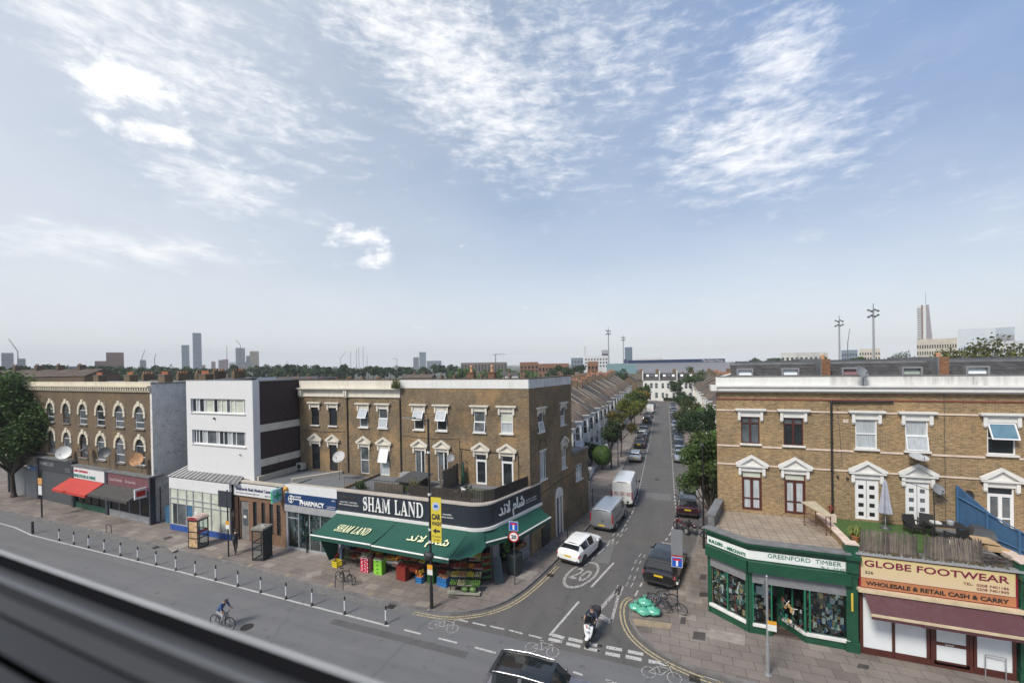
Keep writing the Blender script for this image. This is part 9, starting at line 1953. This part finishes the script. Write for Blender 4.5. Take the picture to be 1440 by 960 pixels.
m_,f=board((q.x,q.y-.11,2.55),(1,0,0),.34,.26,.01,mat('orange_notice',(.65,.30,.02),.5));m_.fbox(f,-.17,.17,2.10,2.40,0,.01,TRIM);tag(m_.build('notice'),'orange and white planning notice on the tall lamp post','notice')
q=G(990,772,.12);lamp((2.45,33.6,.12),7.6,(-.02,.5,.05),'black lamp column on the right pavement beside the green shop side wall',r=.07)
q=G(866,668,.12);lamp((-6.15,56.5,.12),5.6,(.3,0,.05),'thin black lamp column on the left pavement beyond the vans',r=.05)
m_=MB();q=G(834,727,.12);
def signpost(u,v,h,label,r=.035,m=BLACKM,name='sign_post'):
 q=G(u,v,.12);o=thing(name,(q.x,q.y,.12),label,'sign post');m2=MB();m2.tube((q.x,q.y,.12),(q.x,q.y,.12+h),r,r,m,9);m2.ball((q.x,q.y,.12+h),r*1.1,m,8,5);m2.build('post',o);return o,V((q.x,q.y,.12+h))
SBLUE=mat('road_sign_blue',(.01,.09,.42),.35,var=.03);SRED=mat('road_sign_red',(.55,.01,.015),.35,var=.03);SWH=mat('road_sign_white',(.75,.75,.75),.35,var=.03);SBK=mat('sign_back_grey',(.22,.23,.24),.5,.3,var=.1)
def disc(mb,f,a,z,r,b0,b1,m,n=24):mb.fprism(f,[(a+r*cos(2*pi*k/n),z+r*sin(2*pi*k/n))for k in range(n)],b0,b1,m)
o,t=signpost(724,822,3.95,'grey post with a round twenty sign below a blue sign at the grocery corner',m=DGREY)
f=Fr((t.x,t.y-.05),(1,.12));f.n=V((f.u.y,-f.u.x,0));m_=MB();disc(m_,f,0,3.18,.33,0,.015,SRED);disc(m_,f,0,3.18,.26,.016,.02,SWH);s_=m_.build('speed_limit_sign',o);text('lettering','20',f.p(-.17,3.06,.021),f.u,ZZ,.33,BLKP,s_,.34,.004,bold=.015)
def dead_end(o,f,z,w_=.55,a=0):
 m_=MB();m_.fbox(f,a-w_/2,a+w_/2,z-w_/2,z+w_/2,0,.015,SWH);m_.fbox(f,a-w_/2+.02,a+w_/2-.02,z-w_/2+.02,z+w_/2-.02,.016,.02,SBLUE);m_.fbox(f,a-.05,a+.05,z-w_*.38,z+w_*.16,.021,.025,SWH);m_.fbox(f,a-.19,a+.19,z+w_*.16,z+w_*.34,.021,.026,SRED);m_.build('no_through_road_sign',o)
dead_end(o,f,3.85,.58)
m_=MB();q=G(795,757,.12);o,t=signpost(798,757,2.3,'thin dark post on the pavement beside the corner house side door');
o,t=signpost(834,727,2.6,'thin dark post on the left pavement beside the white van');
o,t=signpost(953,860,5.0,'black post with a blue sign below the grey back of another')
f=Fr((t.x,t.y-.05),(1,.05));f.n=V((f.u.y,-f.u.x,0));dead_end(o,f,2.92,.56);m_=MB();m_.fbox(f,-.30,.30,3.30,4.72,0,.012,SBK);m_.fbox(f,-.30,.30,3.24,3.27,.0,.02,SRED);m_.build('sign_back',o)
m_,f2=board((t.x,t.y-.06,1.75),(1,0,0),.10,.14,.01,TRIM);m_.build('sticker',o)
o,t=signpost(1080,948,4.35,'galvanised post with small orange notice before the green shop',.05,STEEL)
m_=MB();m_.tube((t.x,t.y,.12),(t.x,t.y,1.5),.085,.08,STEEL,12);m_.tube((t.x,t.y,.12),(t.x,t.y,.16),.16,.16,STEEL,12);m_.build('foot_sleeve',o)
m_=MB();m_.fbox(Fr((t.x,t.y-.06),(1,0),(0,-1)),-.01,.34,2.40,2.56,0,.01,MATS['orange_notice']);m_.fbox(Fr((t.x,t.y-.06),(1,0),(0,-1)),-.01,.34,2.12,2.40,0,.01,TRIM);m_.build('notice',o)
m_=MB();m_.fbox(Fr((t.x,t.y),(0,1),(-1,0)),-.02,.32,3.1,4.2,.03,.05,SBK);m_.build('sign_edge',o)
o,t=signpost(321.5,782,4.9,'black post beside the walking person, carrying a dark rectangular panel',.05)
m_=MB();f=Fr((t.x-.10,t.y+.02),(1,0),(0,-1));m_.fbox(f,-.85,.55,3.75,4.95,0,.05,mat('dark_panel_back',(.03,.035,.045),.5));m_.build('panel',o);m_=MB();m_.fbox(f,-.05,.30,2.5,2.78,.08,.09,MATS['orange_notice']);m_.fbox(f,-.05,.30,2.2,2.5,.08,.09,TRIM);m_.build('notice',o)
o,t=signpost(59,727,4.5,'bus stop style post with orange and white panels near the tree at the left',.06);m_=MB();f=Fr((t.x,t.y-.06),(1,0),(0,-1));m_.fbox(f,-.35,.35,3.3,3.9,0,.03,mat('orange_panel',(.55,.28,.08),.5));m_.fbox(f,-.3,.3,2.3,3.2,0,.03,WS);m_.build('panel',o)
# drain cover box, low hoop barrier by globe footwear
o=thing('steel_hoop_barrier',(13.2,22.9,.12),'low steel hoop barrier in front of the footwear shop window at the right edge','barrier');m_=MB();p,q=G(1386,952,.12),G(1415,958,.12);m_.path([p,p+ZZ*1.0,q+ZZ*1.0,q],.022,STEEL,6);m_.build('hoop',o)
# ------------------------------------------------------------------ PHONE BOXES
def phonebox(c,rz,label,style):
 o=thing('phone_box',(0,0,0),label,'phone box');w_=.46;FR_=BLKP;mb=MB()
 for x in(-w_,w_-.06):
  for y in(-w_,w_-.06):mb.box(x,x+.06,y,y+.06,0,2.2,FR_)
 for y in(-w_,w_-.06):
  for z in(0,.75,1.25,2.08):mb.box(-w_+.06,w_-.06,y,y+.05,z,z+.07+.05*(z==2.08),FR_)
 for x in(-w_,w_-.05):
  for z in(0,.75,1.25,2.08):mb.box(x,x+.05,-w_+.06,w_-.06,z,z+.07+.05*(z==2.08),FR_)
 mb.build('frame',o);g=MB()
 if style=='red':
  ad=mat('advert_print',(.55,.36,.20),.4,var=.6,scale=3.5);g.box(-w_+.06,w_-.06,-w_+.02,-w_+.03,.1,2.05,ad);g.build('advert_panel',o);g=MB()
  g.box(w_-.03,w_-.02,-w_+.06,w_-.06,.1,2.05,SHOPGLASS);g.box(-w_+.02,-w_+.03,-w_+.06,w_-.06,.1,2.05,SHOPGLASS);g.build('glazing',o);r_=MB();n=10
  vs=[];RT=mat('red_cream_canopy',(.50,.36,.30),.5,var=.4,scale=4)
  for k in range(n+1):a=pi*k/n;vs+=[(-(w_+.05)*cos(a),-w_-.05,2.2+.26*sin(a)),(-(w_+.05)*cos(a),w_+.05,2.2+.26*sin(a))]
  r_.add(vs,[(2*k,2*k+2,2*k+3,2*k+1)for k in range(n)],RT,True);r_.add(vs,[tuple(range(0,2*n+2,2))[::-1],tuple(range(1,2*n+2,2))],mat('maroon_gable',(.25,.03,.04),.4));r_.build('roof',o)
  r_=MB();r_.box(w_-.06,w_+.005,-w_+.06,w_-.06,1.18,1.36,mat('maroon_gable',(0,0,0)));r_.build('red_band',o)
 else:
  g.box(w_-.04,w_-.0,-w_+.02,w_,.05,2.15,mat('black_side_panel',(.018,.025,.028),.35));g.build('side_panel',o);g=MB();g.box(-w_+.06,w_-.06,-w_+.02,-w_+.03,.1,2.05,SHOPGLASS);g.build('glazing',o)
  r_=MB();r_.box(-w_-.04,w_+.04,-w_-.04,w_+.04,2.2,2.34,mat('dirty_flat_roof',(.20,.19,.16),.8,var=.4));r_.box(-w_-.05,w_+.05,-w_-.05,-w_-.041,2.08,2.3,YSG)if False else None;r_.build('roof',o)
  r_=MB();r_.lathe((.1,.05,2.34),[(.16,0),(.12,.05),(.05,.1),(.0,.11)],GC[5],8);r_.build('rubbish_on_roof',o)
 o.location=c;o.rotation_euler=(0,0,rz);return o
q=G(266,771,.12);phonebox((q.x+.25,q.y+.55,.12),radians(8),'phone box with a domed red and cream roof and a printed advert panel','red')
q=G(352,788,.12);pb=phonebox((q.x+.45,q.y+.6,.12),radians(12),'flat-topped black phone box with one solid side near the walking person','black')
# ------------------------------------------------------------------ BIN BAGS, BINS, BOARDS
BAG=mat('pale_green_plastic_bag',(.10,.40,.28),.3,var=.45,scale=7,bump=1.0,bs=9,spec=.8)
r=random.Random(12)
def bag(x,y,z,s,lab):
 mb=MB();n,k=16,12;vs=[]
 for i in range(k+1):
  t=i/k;rad=s*(sin(pi*min(1,t*1.12))**.6 if t<.82 else .12+.35*(1-t)/.18*.3);zz=s*1.25*t
  for j in range(n):a=2*pi*j/n;rr2=rad*(1+.07*sin(5*a+i)+r.uniform(-.10,.10));vs.append((x+rr2*cos(a),y+rr2*sin(a)*.9,z+zz+r.uniform(-.01,.01)))
 mb.add(vs,[(i*n+j,i*n+(j+1)%n,(i+1)*n+(j+1)%n,(i+1)*n+j)for i in range(k)for j in range(n)],BAG,True);o=thing('refuse_bag',(x,y,z),lab,'refuse bag','pale green refuse bags at the kerb');mb.build('sack',o)
 m2=MB()
 for a in(.5,2.4,4.2):m2.tube((x,y,z+s*1.2),(x+.10*cos(a),y+.10*sin(a),z+s*1.2+.12),.02,.035,BAG,5)
 m2.build('knot',o)
q=G(905,862,.12)
bag(q.x-.42,q.y+.15,.12,.36,'green refuse bag at the left of the kerbside pile');bag(q.x+.0,q.y-.12,.12,.38,'green refuse bag at the front of the kerbside pile');bag(q.x+.50,q.y+.05,.12,.40,'green refuse bag at the right of the kerbside pile, beside the bicycles');bag(q.x+.05,q.y+.45,.30,.40,'green refuse bag on top at the back of the kerbside pile')
def binbox(u,v,w_,d_,h,rz,lab,name='wheeled_bin'):
 q=G(u,v,.12);o=thing(name,(0,0,0),lab,'bin');BG=mat('dark_bin_plastic',(.018,.028,.030),.5,var=.2);mb=MB();mb.hexa([(-w_/2*.92,-d_/2*.92,.08),(w_/2*.92,-d_/2*.92,.08),(w_/2*.92,d_/2*.92,.08),(-w_/2*.92,d_/2*.92,.08),(-w_/2,-d_/2,h),(w_/2,-d_/2,h),(w_/2,d_/2,h),(-w_/2,d_/2,h)],BG);mb.build('body',o)
 mb=MB();mb.hexa([(-w_/2-.03,-d_/2-.04,h+.005),(w_/2+.03,-d_/2-.04,h+.005),(w_/2+.03,d_/2+.02,h+.005),(-w_/2-.03,d_/2+.02,h+.005),(-w_/2,-d_/2,h+.06),(w_/2,-d_/2,h+.06),(w_/2,d_/2,h+.13),(-w_/2,d_/2,h+.13)],BG);mb.build('lid',o)
 for sx_ in(-1,1):mb=MB();mb.tube((sx_*w_*.38,d_*.38,.09),(sx_*(w_*.38+.06),d_*.38,.09),.09,.09,RUBBER,10);mb.build('wheel',o)
 o.location=(q.x,q.y,.12);o.rotation_euler=(0,0,rz);return o
binbox(724,806,.80,.75,1.30,radians(75),'dark bin against the grey pier under the twenty sign');binbox(762,764,1.25,.9,1.35,radians(77),'large dark bin on the pavement below the side awning end')
o=thing('pavement_board',(0,0,0),'small black framed pavement board in front of the pharmacy','board');m_=MB();frame_box(m_,Fr((0,0),(1,0),(0,-1)),-.3,.3,.0,1.0,.15,.05,.03,BLKP);m_.build('front_frame',o);m_=MB();m_.box(-.25,.25,-.17,-.16,.06,.95,GC[0]);m_.build('poster',o);m_=MB();m_.hexa([(-.3,.25,0),(.3,.25,0),(.3,.28,0),(-.3,.28,0),(-.3,-.12,1.0),(.3,-.12,1.0),(.3,-.10,1.0),(-.3,-.10,1.0)],BLKP);m_.build('back_frame',o)
q=G(435,774,.12);o.location=(q.x,q.y,.12);o.rotation_euler=(0,0,radians(-50))
o=thing('folded_board',(0,0,0),'tall dark board leaning by the grey pier at the grocery corner','board');m_=MB();q=G(702,820,.12);m_.hexa([(-.3,-.1,0),(.3,-.1,0),(.3,-.06,0),(-.3,-.06,0),(-.2,.35,1.5),(.2,.35,1.5),(.2,.38,1.5),(-.2,.38,1.5)],mat('dark_teal_board',(.02,.035,.045),.5));m_.build('panel',o);m_=MB();m_.tube((0,.3,1.3),(0,.5,0),.02,.02,BLKP,5);m_.build('prop',o);o.location=(q.x,q.y,.12);o.rotation_euler=(0,0,radians(35))
# ------------------------------------------------------------------ FRUIT AND VEGETABLE STALLS
fruitm={k:mat('fruit_'+k,c,.45,var=.3,scale=6)for k,c in dict(orange=(.62,.20,.018),lemon=(.62,.46,.04),red=(.30,.022,.014),green=(.10,.20,.03),dark=(.035,.015,.025),tomato=(.30,.04,.015),pale=(.42,.38,.20),brown=(.12,.075,.04),peach=(.52,.24,.10),leaf=(.025,.07,.015)).items()}
cratem=dict(white=mat('white_crate',(.36,.35,.33),.6),black=BLKP,green=mat('green_crate',(.03,.14,.03),.5),blue=mat('blue_crate',(.03,.19,.48),.5),red=mat('red_crate_wood',(.26,.035,.022),.6),card=mat('brown_carton',(.20,.13,.07),.8),yellow=mat('yellow_crate',(.68,.55,.02),.5))
def crate(x,y,z,w_,d_,h,cm,fm,lab,rz=0.,tilt=0.,grp='produce crates outside the grocery',fr_=.045,holes=True,fill=True,fk=None):
 o=thing('produce_crate',(0,0,0),lab,'crate',grp);mb=MB();t=.02;n=3
 for(x0,x1,y0,y1)in((-w_/2,w_/2,-d_/2,-d_/2+t),(-w_/2,w_/2,d_/2-t,d_/2),(-w_/2,-w_/2+t,-d_/2+t,d_/2-t),(w_/2-t,w_/2,-d_/2+t,d_/2-t)):
  for k in range(n):mb.box(x0,x1,y0,y1,h*(k/n)+.005,h*((k+.64)/n),cm)
 mb.box(-w_/2,w_/2,-d_/2,d_/2,-.002,.012,cm);mb.build('slats',o)
 for sx_ in(-1,1):
  for sy_ in(-1,1):m2=MB();m2.box(sx_*(w_/2-.02)-.02,sx_*(w_/2-.02)+.02,sy_*(d_/2-.02)-.02,sy_*(d_/2-.02)+.02,0,h,cm);m2.build('corner_post',o)
 o.location=(x,y,z);o.rotation_euler=(tilt,0,rz)
 if fill:
  m3=MB();M=Matrix.Translation((x,y,z))@Euler((tilt,0,rz)).to_matrix().to_4x4();nx,ny=int(w_/(fr_*1.9)),int(d_/(fr_*1.9))
  for i in range(nx):
   for j in range(ny):
    for kz in range(2):
     if kz and r.random()<.45:continue
     p=M@V((-w_/2+(i+.5)*w_/nx+r.uniform(-.01,.01),-d_/2+(j+.5)*d_/ny+r.uniform(-.01,.01),h*.75+kz*fr_*1.2+r.uniform(-.01,.01)));m3.ball(p,fr_*r.uniform(.85,1.1),fm,7,5)
  f_=m3.build('fruit_pile');tag(f_,(fk or 'fruit')+' piled in the '+lab,'fruit',kind='stuff')
 return o
ck=['black','black','card','green','white','black','card','black'];fk_=['red','orange','green','tomato','lemon','brown','dark','peach','pale','leaf','red','orange','lemon','green','tomato','peach','dark','pale']
fn=dict(orange='oranges',lemon='lemons',red='red fruit',green='green vegetables',dark='dark fruit',tomato='tomatoes',pale='pale melons',brown='brown onions',peach='peaches',leaf='leafy greens')
bay=0
for b in range(8):
 x=-20.9+b*1.16
 if b in():continue
 st_o=thing('display_stand',(x,23.5,.12),f'{ordw[b]} stepped produce stand from the left under the green awnings','stand','stepped produce stands under the awnings');mb=MB()
 for k in range(3):mb.box(x-.55,x+.55,23.07+k*.42,23.48+k*.42,.60+k*.26,.63+k*.26,DKW)
 mb.build('shelf',st_o)
 for sx_ in(-.5,.5):
  for y_,z_ in((23.1,.6),(24.25,1.12)):m2=MB();m2.box(x+sx_-.02,x+sx_+.02,y_,y_+.04,.12,z_,DKW);m2.build('leg',st_o)
 for k in range(3):
  for h_ in(-1,1):
   bay+=1;fm=fk_[(bay*5+k)%len(fk_)];cm=ck[(bay*3+k)%len(ck)]
   crate(x+h_*.28,23.27+k*.42,.635+k*.26,.52,.38,.15,cratem[cm],fruitm[fm],f'{cm} crate of {fn[fm]}, {["front","middle","back"][k]} tier {"left" if h_ < 0 else "right"} side of the {ordw[b]} produce stand',0,radians(14),fk=fn[fm])
# boxes in front of the stands
q=G(471,797,.12);crate(q.x,q.y+.2,.12,.55,.45,.42,cratem['yellow'],fruitm['brown'],'yellow plastic crate alone on the pavement by the bending person',radians(-10),fill=False)
RWC=mat('red_white_spotted_carton',(.60,.10,.10),.6,var=.3)
def spotted(name):
 m,n,l,b=newmat(name);t=n.new('ShaderNodeTexCoord');v=n.new('ShaderNodeTexVoronoi');v.inputs['Scale'].default_value=7;l.new(t.outputs['Object'],v.inputs[0]);l.new(mixc(n,l,ramp(n,l,v.outputs['Distance'],.28,.34),(.75,.72,.70),(.55,.03,.08)),b.inputs['Base Color']);return m
SP=spotted('spotted_red_white_carton');LIME=mat('lime_green_carton',(.25,.60,.05),.5,var=.25,scale=8)
def carton_stack(x,y,w_,d_,n,h,m,lab,rz=0.,z=.12):
 for k in range(n):
  o=thing('carton',(0,0,0),f'{["bottom","second","third","top","fifth"][k] if k < n-1 else "top"} carton of the {lab}','carton','printed cartons stacked on the pavement');mb=MB();mb.box(-w_/2,w_/2,-d_/2,d_/2,0,h*.96,m);mb.build('box',o);mb=MB();mb.box(-w_/2-.01,w_/2+.01,-d_/2-.01,d_/2+.01,h*.80,h*.93,m if k<n-1 else TRIM);mb.box(-.08,.08,-d_/2-.012,-d_/2-.0105,h*.4,h*.6,BLKP);mb.build('rim',o);o.location=(x,y,z+k*h);o.rotation_euler=(0,0,rz)
q=G(514,803,.12);carton_stack(q.x,q.y+.12,.62,.5,4,.25,SP,'red and white spotted stack');q=G(532,806,.12);carton_stack(q.x+.05,q.y+.12,.64,.5,4,.25,LIME,'lime green stack')
q2=G(514,803,.12);crate(q2.x,q2.y+.12,1.13,.5,.45,.10,cratem['white'],fruitm['pale'],'white tray of pale fruit on the spotted cartons',0,fk='pale fruit');crate(q.x+.06,q.y+.12,1.13,.55,.45,.10,cratem['white'],fruitm['tomato'],'white tray of tomatoes on the lime cartons',0,fk='tomatoes')
q=G(563,817,.12)
for k in range(4):crate(q.x,q.y+.35,.12+k*.23,.75,.55,.22,cratem['red'],fruitm['red'],f'{["bottom","second","third","top"][k]} red slatted crate of the stack beside the blue basket',radians(-5),fill=k==3,fk='red fruit')
crate(q.x+.75,q.y+.6,.75,.7,.55,.2,cratem['red'],fruitm['tomato'],'red slatted crate tilted behind the red stack',radians(-5),radians(12),fk='tomatoes')
q=G(588,820,.12);crate(q.x,q.y+.25,.12,.48,.42,.42,cratem['blue'],fruitm['orange'],'blue basket topped with bags of oranges',0,fr_=.06,fk='oranges');m_=MB()
for i in range(26):m_.ball((q.x+r.uniform(-.2,.2),q.y+.25+r.uniform(-.17,.17),.62+r.uniform(0,.25)),.06,fruitm['orange' if i%3 else 'lemon'],7,5)
tag(m_.build('fruit_pile'),'heap of bagged oranges rising above the blue basket','fruit',kind='stuff')
q=G(603,822,.12)
for k in range(3):crate(q.x,q.y+.4,.12+k*.3,.5,.45,.29,cratem['green'],fruitm['leaf'],f'{["bottom","middle","top"][k]} green crate beside the lamp post',0,fill=k==2,fk='leafy greens')
q=G(622,824,.12);crate(q.x,q.y+.2,.12,.75,.5,.32,cratem['blue'],fruitm['brown'],'blue crate on the pavement right of the lamp post, lower of two',radians(-8),fill=False);crate(q.x,q.y+.2,.45,.72,.48,.25,cratem['blue'],fruitm['peach'],'blue crate of peaches stacked on the lower blue crate',radians(-8),fk='peaches')
crate(q.x+.45,q.y+.75,.12,.7,.5,.6,cratem['blue'],fruitm['brown'],'tall blue crate of onions behind the pair of blue crates',radians(-8),fr_=.055,fk='onions')
# corner display : wide sloping stand facing the corner
cx_,cy_=-11.9,23.35;cst=thing('corner_display_stand',(cx_,cy_,.12),'wide tiered fruit stand at the rounded corner of the grocery','stand');mb=MB();ca=radians(14);Mc=Matrix.Translation((cx_,cy_,.12))@Matrix.Rotation(ca,4,'Z')
t_=MB();
for k in range(4):t_.box(-.95,.95,-.9+k*.45,-.43+k*.45,.38+k*.30,.42+k*.30,DKW)
t_.xf(Mc);t_.build('shelf',cst)
for a in(-.9,.86):
 for y_,z_ in((-.88,.36),(.85,1.3)):t_=MB();t_.box(a,a+.05,y_,y_+.05,0,z_,DKW);t_.xf(Mc);t_.build('leg',cst)
t_=MB();t_.box(-1.0,1.0,-1.25,-.85,.10,.14,mat('pale_pallet',(.30,.30,.24),.8));t_.box(-1.0,1.0,-1.25,-1.22,.14,.24,MATS['pale_pallet']);t_.xf(Mc);t_.build('low_tray',cst)
tiers=[['green','pale','green','green'],['lemon','peach','lemon','pale'],['tomato','tomato','orange','red'],['red','dark','tomato','lemon']]
for k in range(4):
 for i in range(4):
  p=Mc@V((-.72+i*.48,-.66+k*.45,.43+k*.30));fm=tiers[k][i];crate(p.x,p.y,p.z,.45,.40,.13,cratem[['black','white','white','green'][(i+k)%4]],fruitm[fm],f'crate of {fn[fm]}, {["lowest","second","third","highest"][k]} tier and {ordw[i]} from the left on the corner stand',ca,radians(18),fk=fn[fm],fr_=.05)
p=Mc@V((.45,.55,1.75));crate(p.x,p.y,p.z,.75,.55,.12,cratem['white'],fruitm['lemon'],'white tray of lemons tilted forward at the top of the corner stand',ca,radians(40),fk='lemons')
MEL=mat('watermelon_rind',(.10,.18,.05),.4,var=.5,scale=9)
for k,(a,lab)in enumerate(((.05,'striped watermelon on the low tray at the corner, left one'),(.55,'striped watermelon on the low tray at the corner, right and paler one'))):
 p=Mc@V((a,-1.05,.32));m_=MB();m_.ball(p,.19,MEL,14,10,(1.2,.9,.85));tag(m_.build('watermelon'),lab,'watermelon')
# narrow rack of red crates right of the corner stand
rk=thing('crate_rack',(-10.75,24.25,.12),'narrow dark rack with trays of red fruit beside the grey pier','rack');Mr=Matrix.Translation((-10.95,24.05,.12))@Matrix.Rotation(radians(38),4,'Z')
t_=MB()
for k in range(4):t_.box(-.34,.34,-.25,.25,.35+k*.42,.38+k*.42,DKW)
t_.xf(Mr);t_.build('shelf',rk)
for a in(-.34,.30):
 for y_ in(-.25,.21):t_=MB();t_.box(a,a+.04,y_,y_+.04,0,1.9,DKW);t_.xf(Mr);t_.build('post',rk)
for k in range(4):p=Mr@V((0,-.02,.385+k*.42));fm=['dark','red','red','tomato'][k];crate(p.x,p.y,p.z,.6,.42,.14,cratem['green'],fruitm[fm],f'green tray of {fn[fm]}, {["lowest","second","third","highest"][k]} shelf of the narrow rack',radians(38),fk=fn[fm])
# side window display under the side awning
for k in range(5):
 p=fG2.p(1.75+k*.30,1.12,.10);crate(p.x,p.y,1.12+.0,.28,.25,.22,cratem['card'],fruitm[['orange','tomato','orange','peach','red'][k]],f'small carton of {fn[["orange","tomato","orange","peach","red"][k]]}, {ordw[k]} along the grey side ledge',atan2(sd2.y,sd2.x),radians(0),fk=fn[['orange','tomato','orange','peach','red'][k]])
m_=MB()
for i in range(160):
 p=fG2.p(.75+r.uniform(-.25,.3),0,.25+r.uniform(-.1,.15));z=1.3+r.uniform(0,1.2);a=V((r.uniform(-1,1),r.uniform(-1,1),r.uniform(-1,1))).normalized()*.06;b_=a.orthogonal();m_.add([V((p.x,p.y,z))-a,V((p.x,p.y,z))+b_,V((p.x,p.y,z))+a,V((p.x,p.y,z))-b_],[(0,1,2,3)],[fruitm['leaf'],fruitm['green']][i%2])
tag(m_.build('herb_bunch'),'bunch of leafy herbs hanging in the side doorway behind the twenty sign','herbs',kind='stuff')
# green netting bags at the left end and red nets on the ground
m_=MB();q=G(457,781,.12)
for i in range(40):m_.ball((q.x+.55+r.uniform(-.22,.22),q.y+.25+r.uniform(-.15,.15),.3+i*.042),.12,[LIME,fruitm['green'],MATS['green_pack']][i%3],7,5,(1,1,.8),.2)
tag(m_.build('green_net_bags'),'tall column of bright green net bags at the left end of the stalls','produce bags',kind='stuff')
m_=MB();q=G(468,788,.12)
for i in range(14):m_.ball((q.x+r.uniform(-.15,.3),q.y+.2+r.uniform(-.1,.25),.25+r.uniform(0,.35)),.13,fruitm['tomato' if i%2 else 'red'],7,5,(1,1,.8),.15)
tag(m_.build('red_net_bags'),'red net bags on the ground left of the bending person','produce bags',kind='stuff')
# side curtain of the awning, left end
m_=MB();m_.poly([(-22.5,23.6,.3),(-22.6,22.9,.3),(-22.75,22.0,2.6),(-22.5,23.6,3.3)],AWN);tag(m_.build('side_curtain'),'green cloth side curtain at the left end of the first awning','curtain')
# white table in the middle
o=thing('stall_table',(-15.9,22.6,.12),'white-skirted table of oranges between the lime cartons and the red crates','table');q=G(548,806,.12);m_=MB();m_.box(q.x-.6,q.x+.6,q.y+.1,q.y+.7,.85,.9,TRIM);m_.build('tabletop',o);m_=MB();m_.box(q.x-.6,q.x+.6,q.y+.09,q.y+.1,.62,.84,TRIM);m_.build('skirt',o)
for a in(-.55,.52):
 for b_ in(.14,.64):m_=MB();m_.box(q.x+a,q.x+a+.03,q.y+b_,q.y+b_+.03,.12,.849,BLKP);m_.build('leg',o)
m_=MB()
for i in range(90):m_.ball((q.x+r.uniform(-.5,.5),q.y+.4+r.uniform(-.25,.25),.95+r.uniform(0,.14)),.055,fruitm['orange' if i%4 else 'lemon'],7,5)
tag(m_.build('fruit_pile'),'heap of oranges on the white-skirted table','fruit',kind='stuff')
# ------------------------------------------------------------------ WINDOW FRAME of the room the view is taken from
FRM=mat('grey_anodised_frame',(.022,.023,.026),.5,.0,spec=.25,var=.08,scale=3);GSK=mat('black_gasket',(.010,.010,.011),.95,spec=.0);LIPM=mat('painted_lit_lip',(.50,.50,.49),.5,var=.15,scale=8);RDG=mat('painted_ridge_highlight',(.10,.104,.11),.4,.2)  # lip and ridge highlights are painted in as paler colours than the rail
hh=.145;p0,p1=G(0,774,CAMH-hh),G(300,879,CAMH-hh);e_=(p1-p0).normalized()
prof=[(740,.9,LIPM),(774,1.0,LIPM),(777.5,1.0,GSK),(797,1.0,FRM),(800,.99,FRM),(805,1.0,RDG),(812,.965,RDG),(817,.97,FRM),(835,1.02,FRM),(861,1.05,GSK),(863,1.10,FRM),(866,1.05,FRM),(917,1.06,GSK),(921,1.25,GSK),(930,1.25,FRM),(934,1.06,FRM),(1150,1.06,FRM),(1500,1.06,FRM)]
wf=thing('window_frame',tuple(p0),'dark grey aluminium window frame close to the camera across the lower left corner','window frame')
pts=[]
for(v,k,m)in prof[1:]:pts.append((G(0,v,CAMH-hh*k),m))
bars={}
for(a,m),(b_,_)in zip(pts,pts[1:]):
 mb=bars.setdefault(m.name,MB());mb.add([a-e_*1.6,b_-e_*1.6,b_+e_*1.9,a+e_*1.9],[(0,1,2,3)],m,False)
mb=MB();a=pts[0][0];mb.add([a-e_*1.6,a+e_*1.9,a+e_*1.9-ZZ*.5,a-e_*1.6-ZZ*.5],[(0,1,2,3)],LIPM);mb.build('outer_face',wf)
for nm,mb in bars.items():mb.build({'painted_lit_lip':'outer_lip','black_gasket':'gasket','grey_anodised_frame':'rail','painted_ridge_highlight':'rail_ridge'}[nm],wf)
# ------------------------------------------------------------------ HAZE
hm=bpy.data.materials.new('haze_air');hm.use_nodes=True;n=hm.node_tree.nodes;l=hm.node_tree.links;n.clear()
o_=n.new('ShaderNodeOutputMaterial');pv=n.new('ShaderNodeVolumePrincipled');pv.inputs['Color'].default_value=(.93,.95,.97,1);pv.inputs['Density'].default_value=.00025;pv.inputs['Anisotropy'].default_value=-.15
l.new(pv.outputs[0],o_.inputs['Volume'])
mb=MB();mb.box(-5200,5200,-4200,6200,-1.06,150,hm);hz_=mb.build('haze');tag(hz_,'thin pale summer haze filling the air towards the skyline',kind='stuff')
S.cycles.use_denoising=True
S.cycles.max_bounces=6;S.cycles.transparent_max_bounces=12;S.cycles.volume_bounces=0
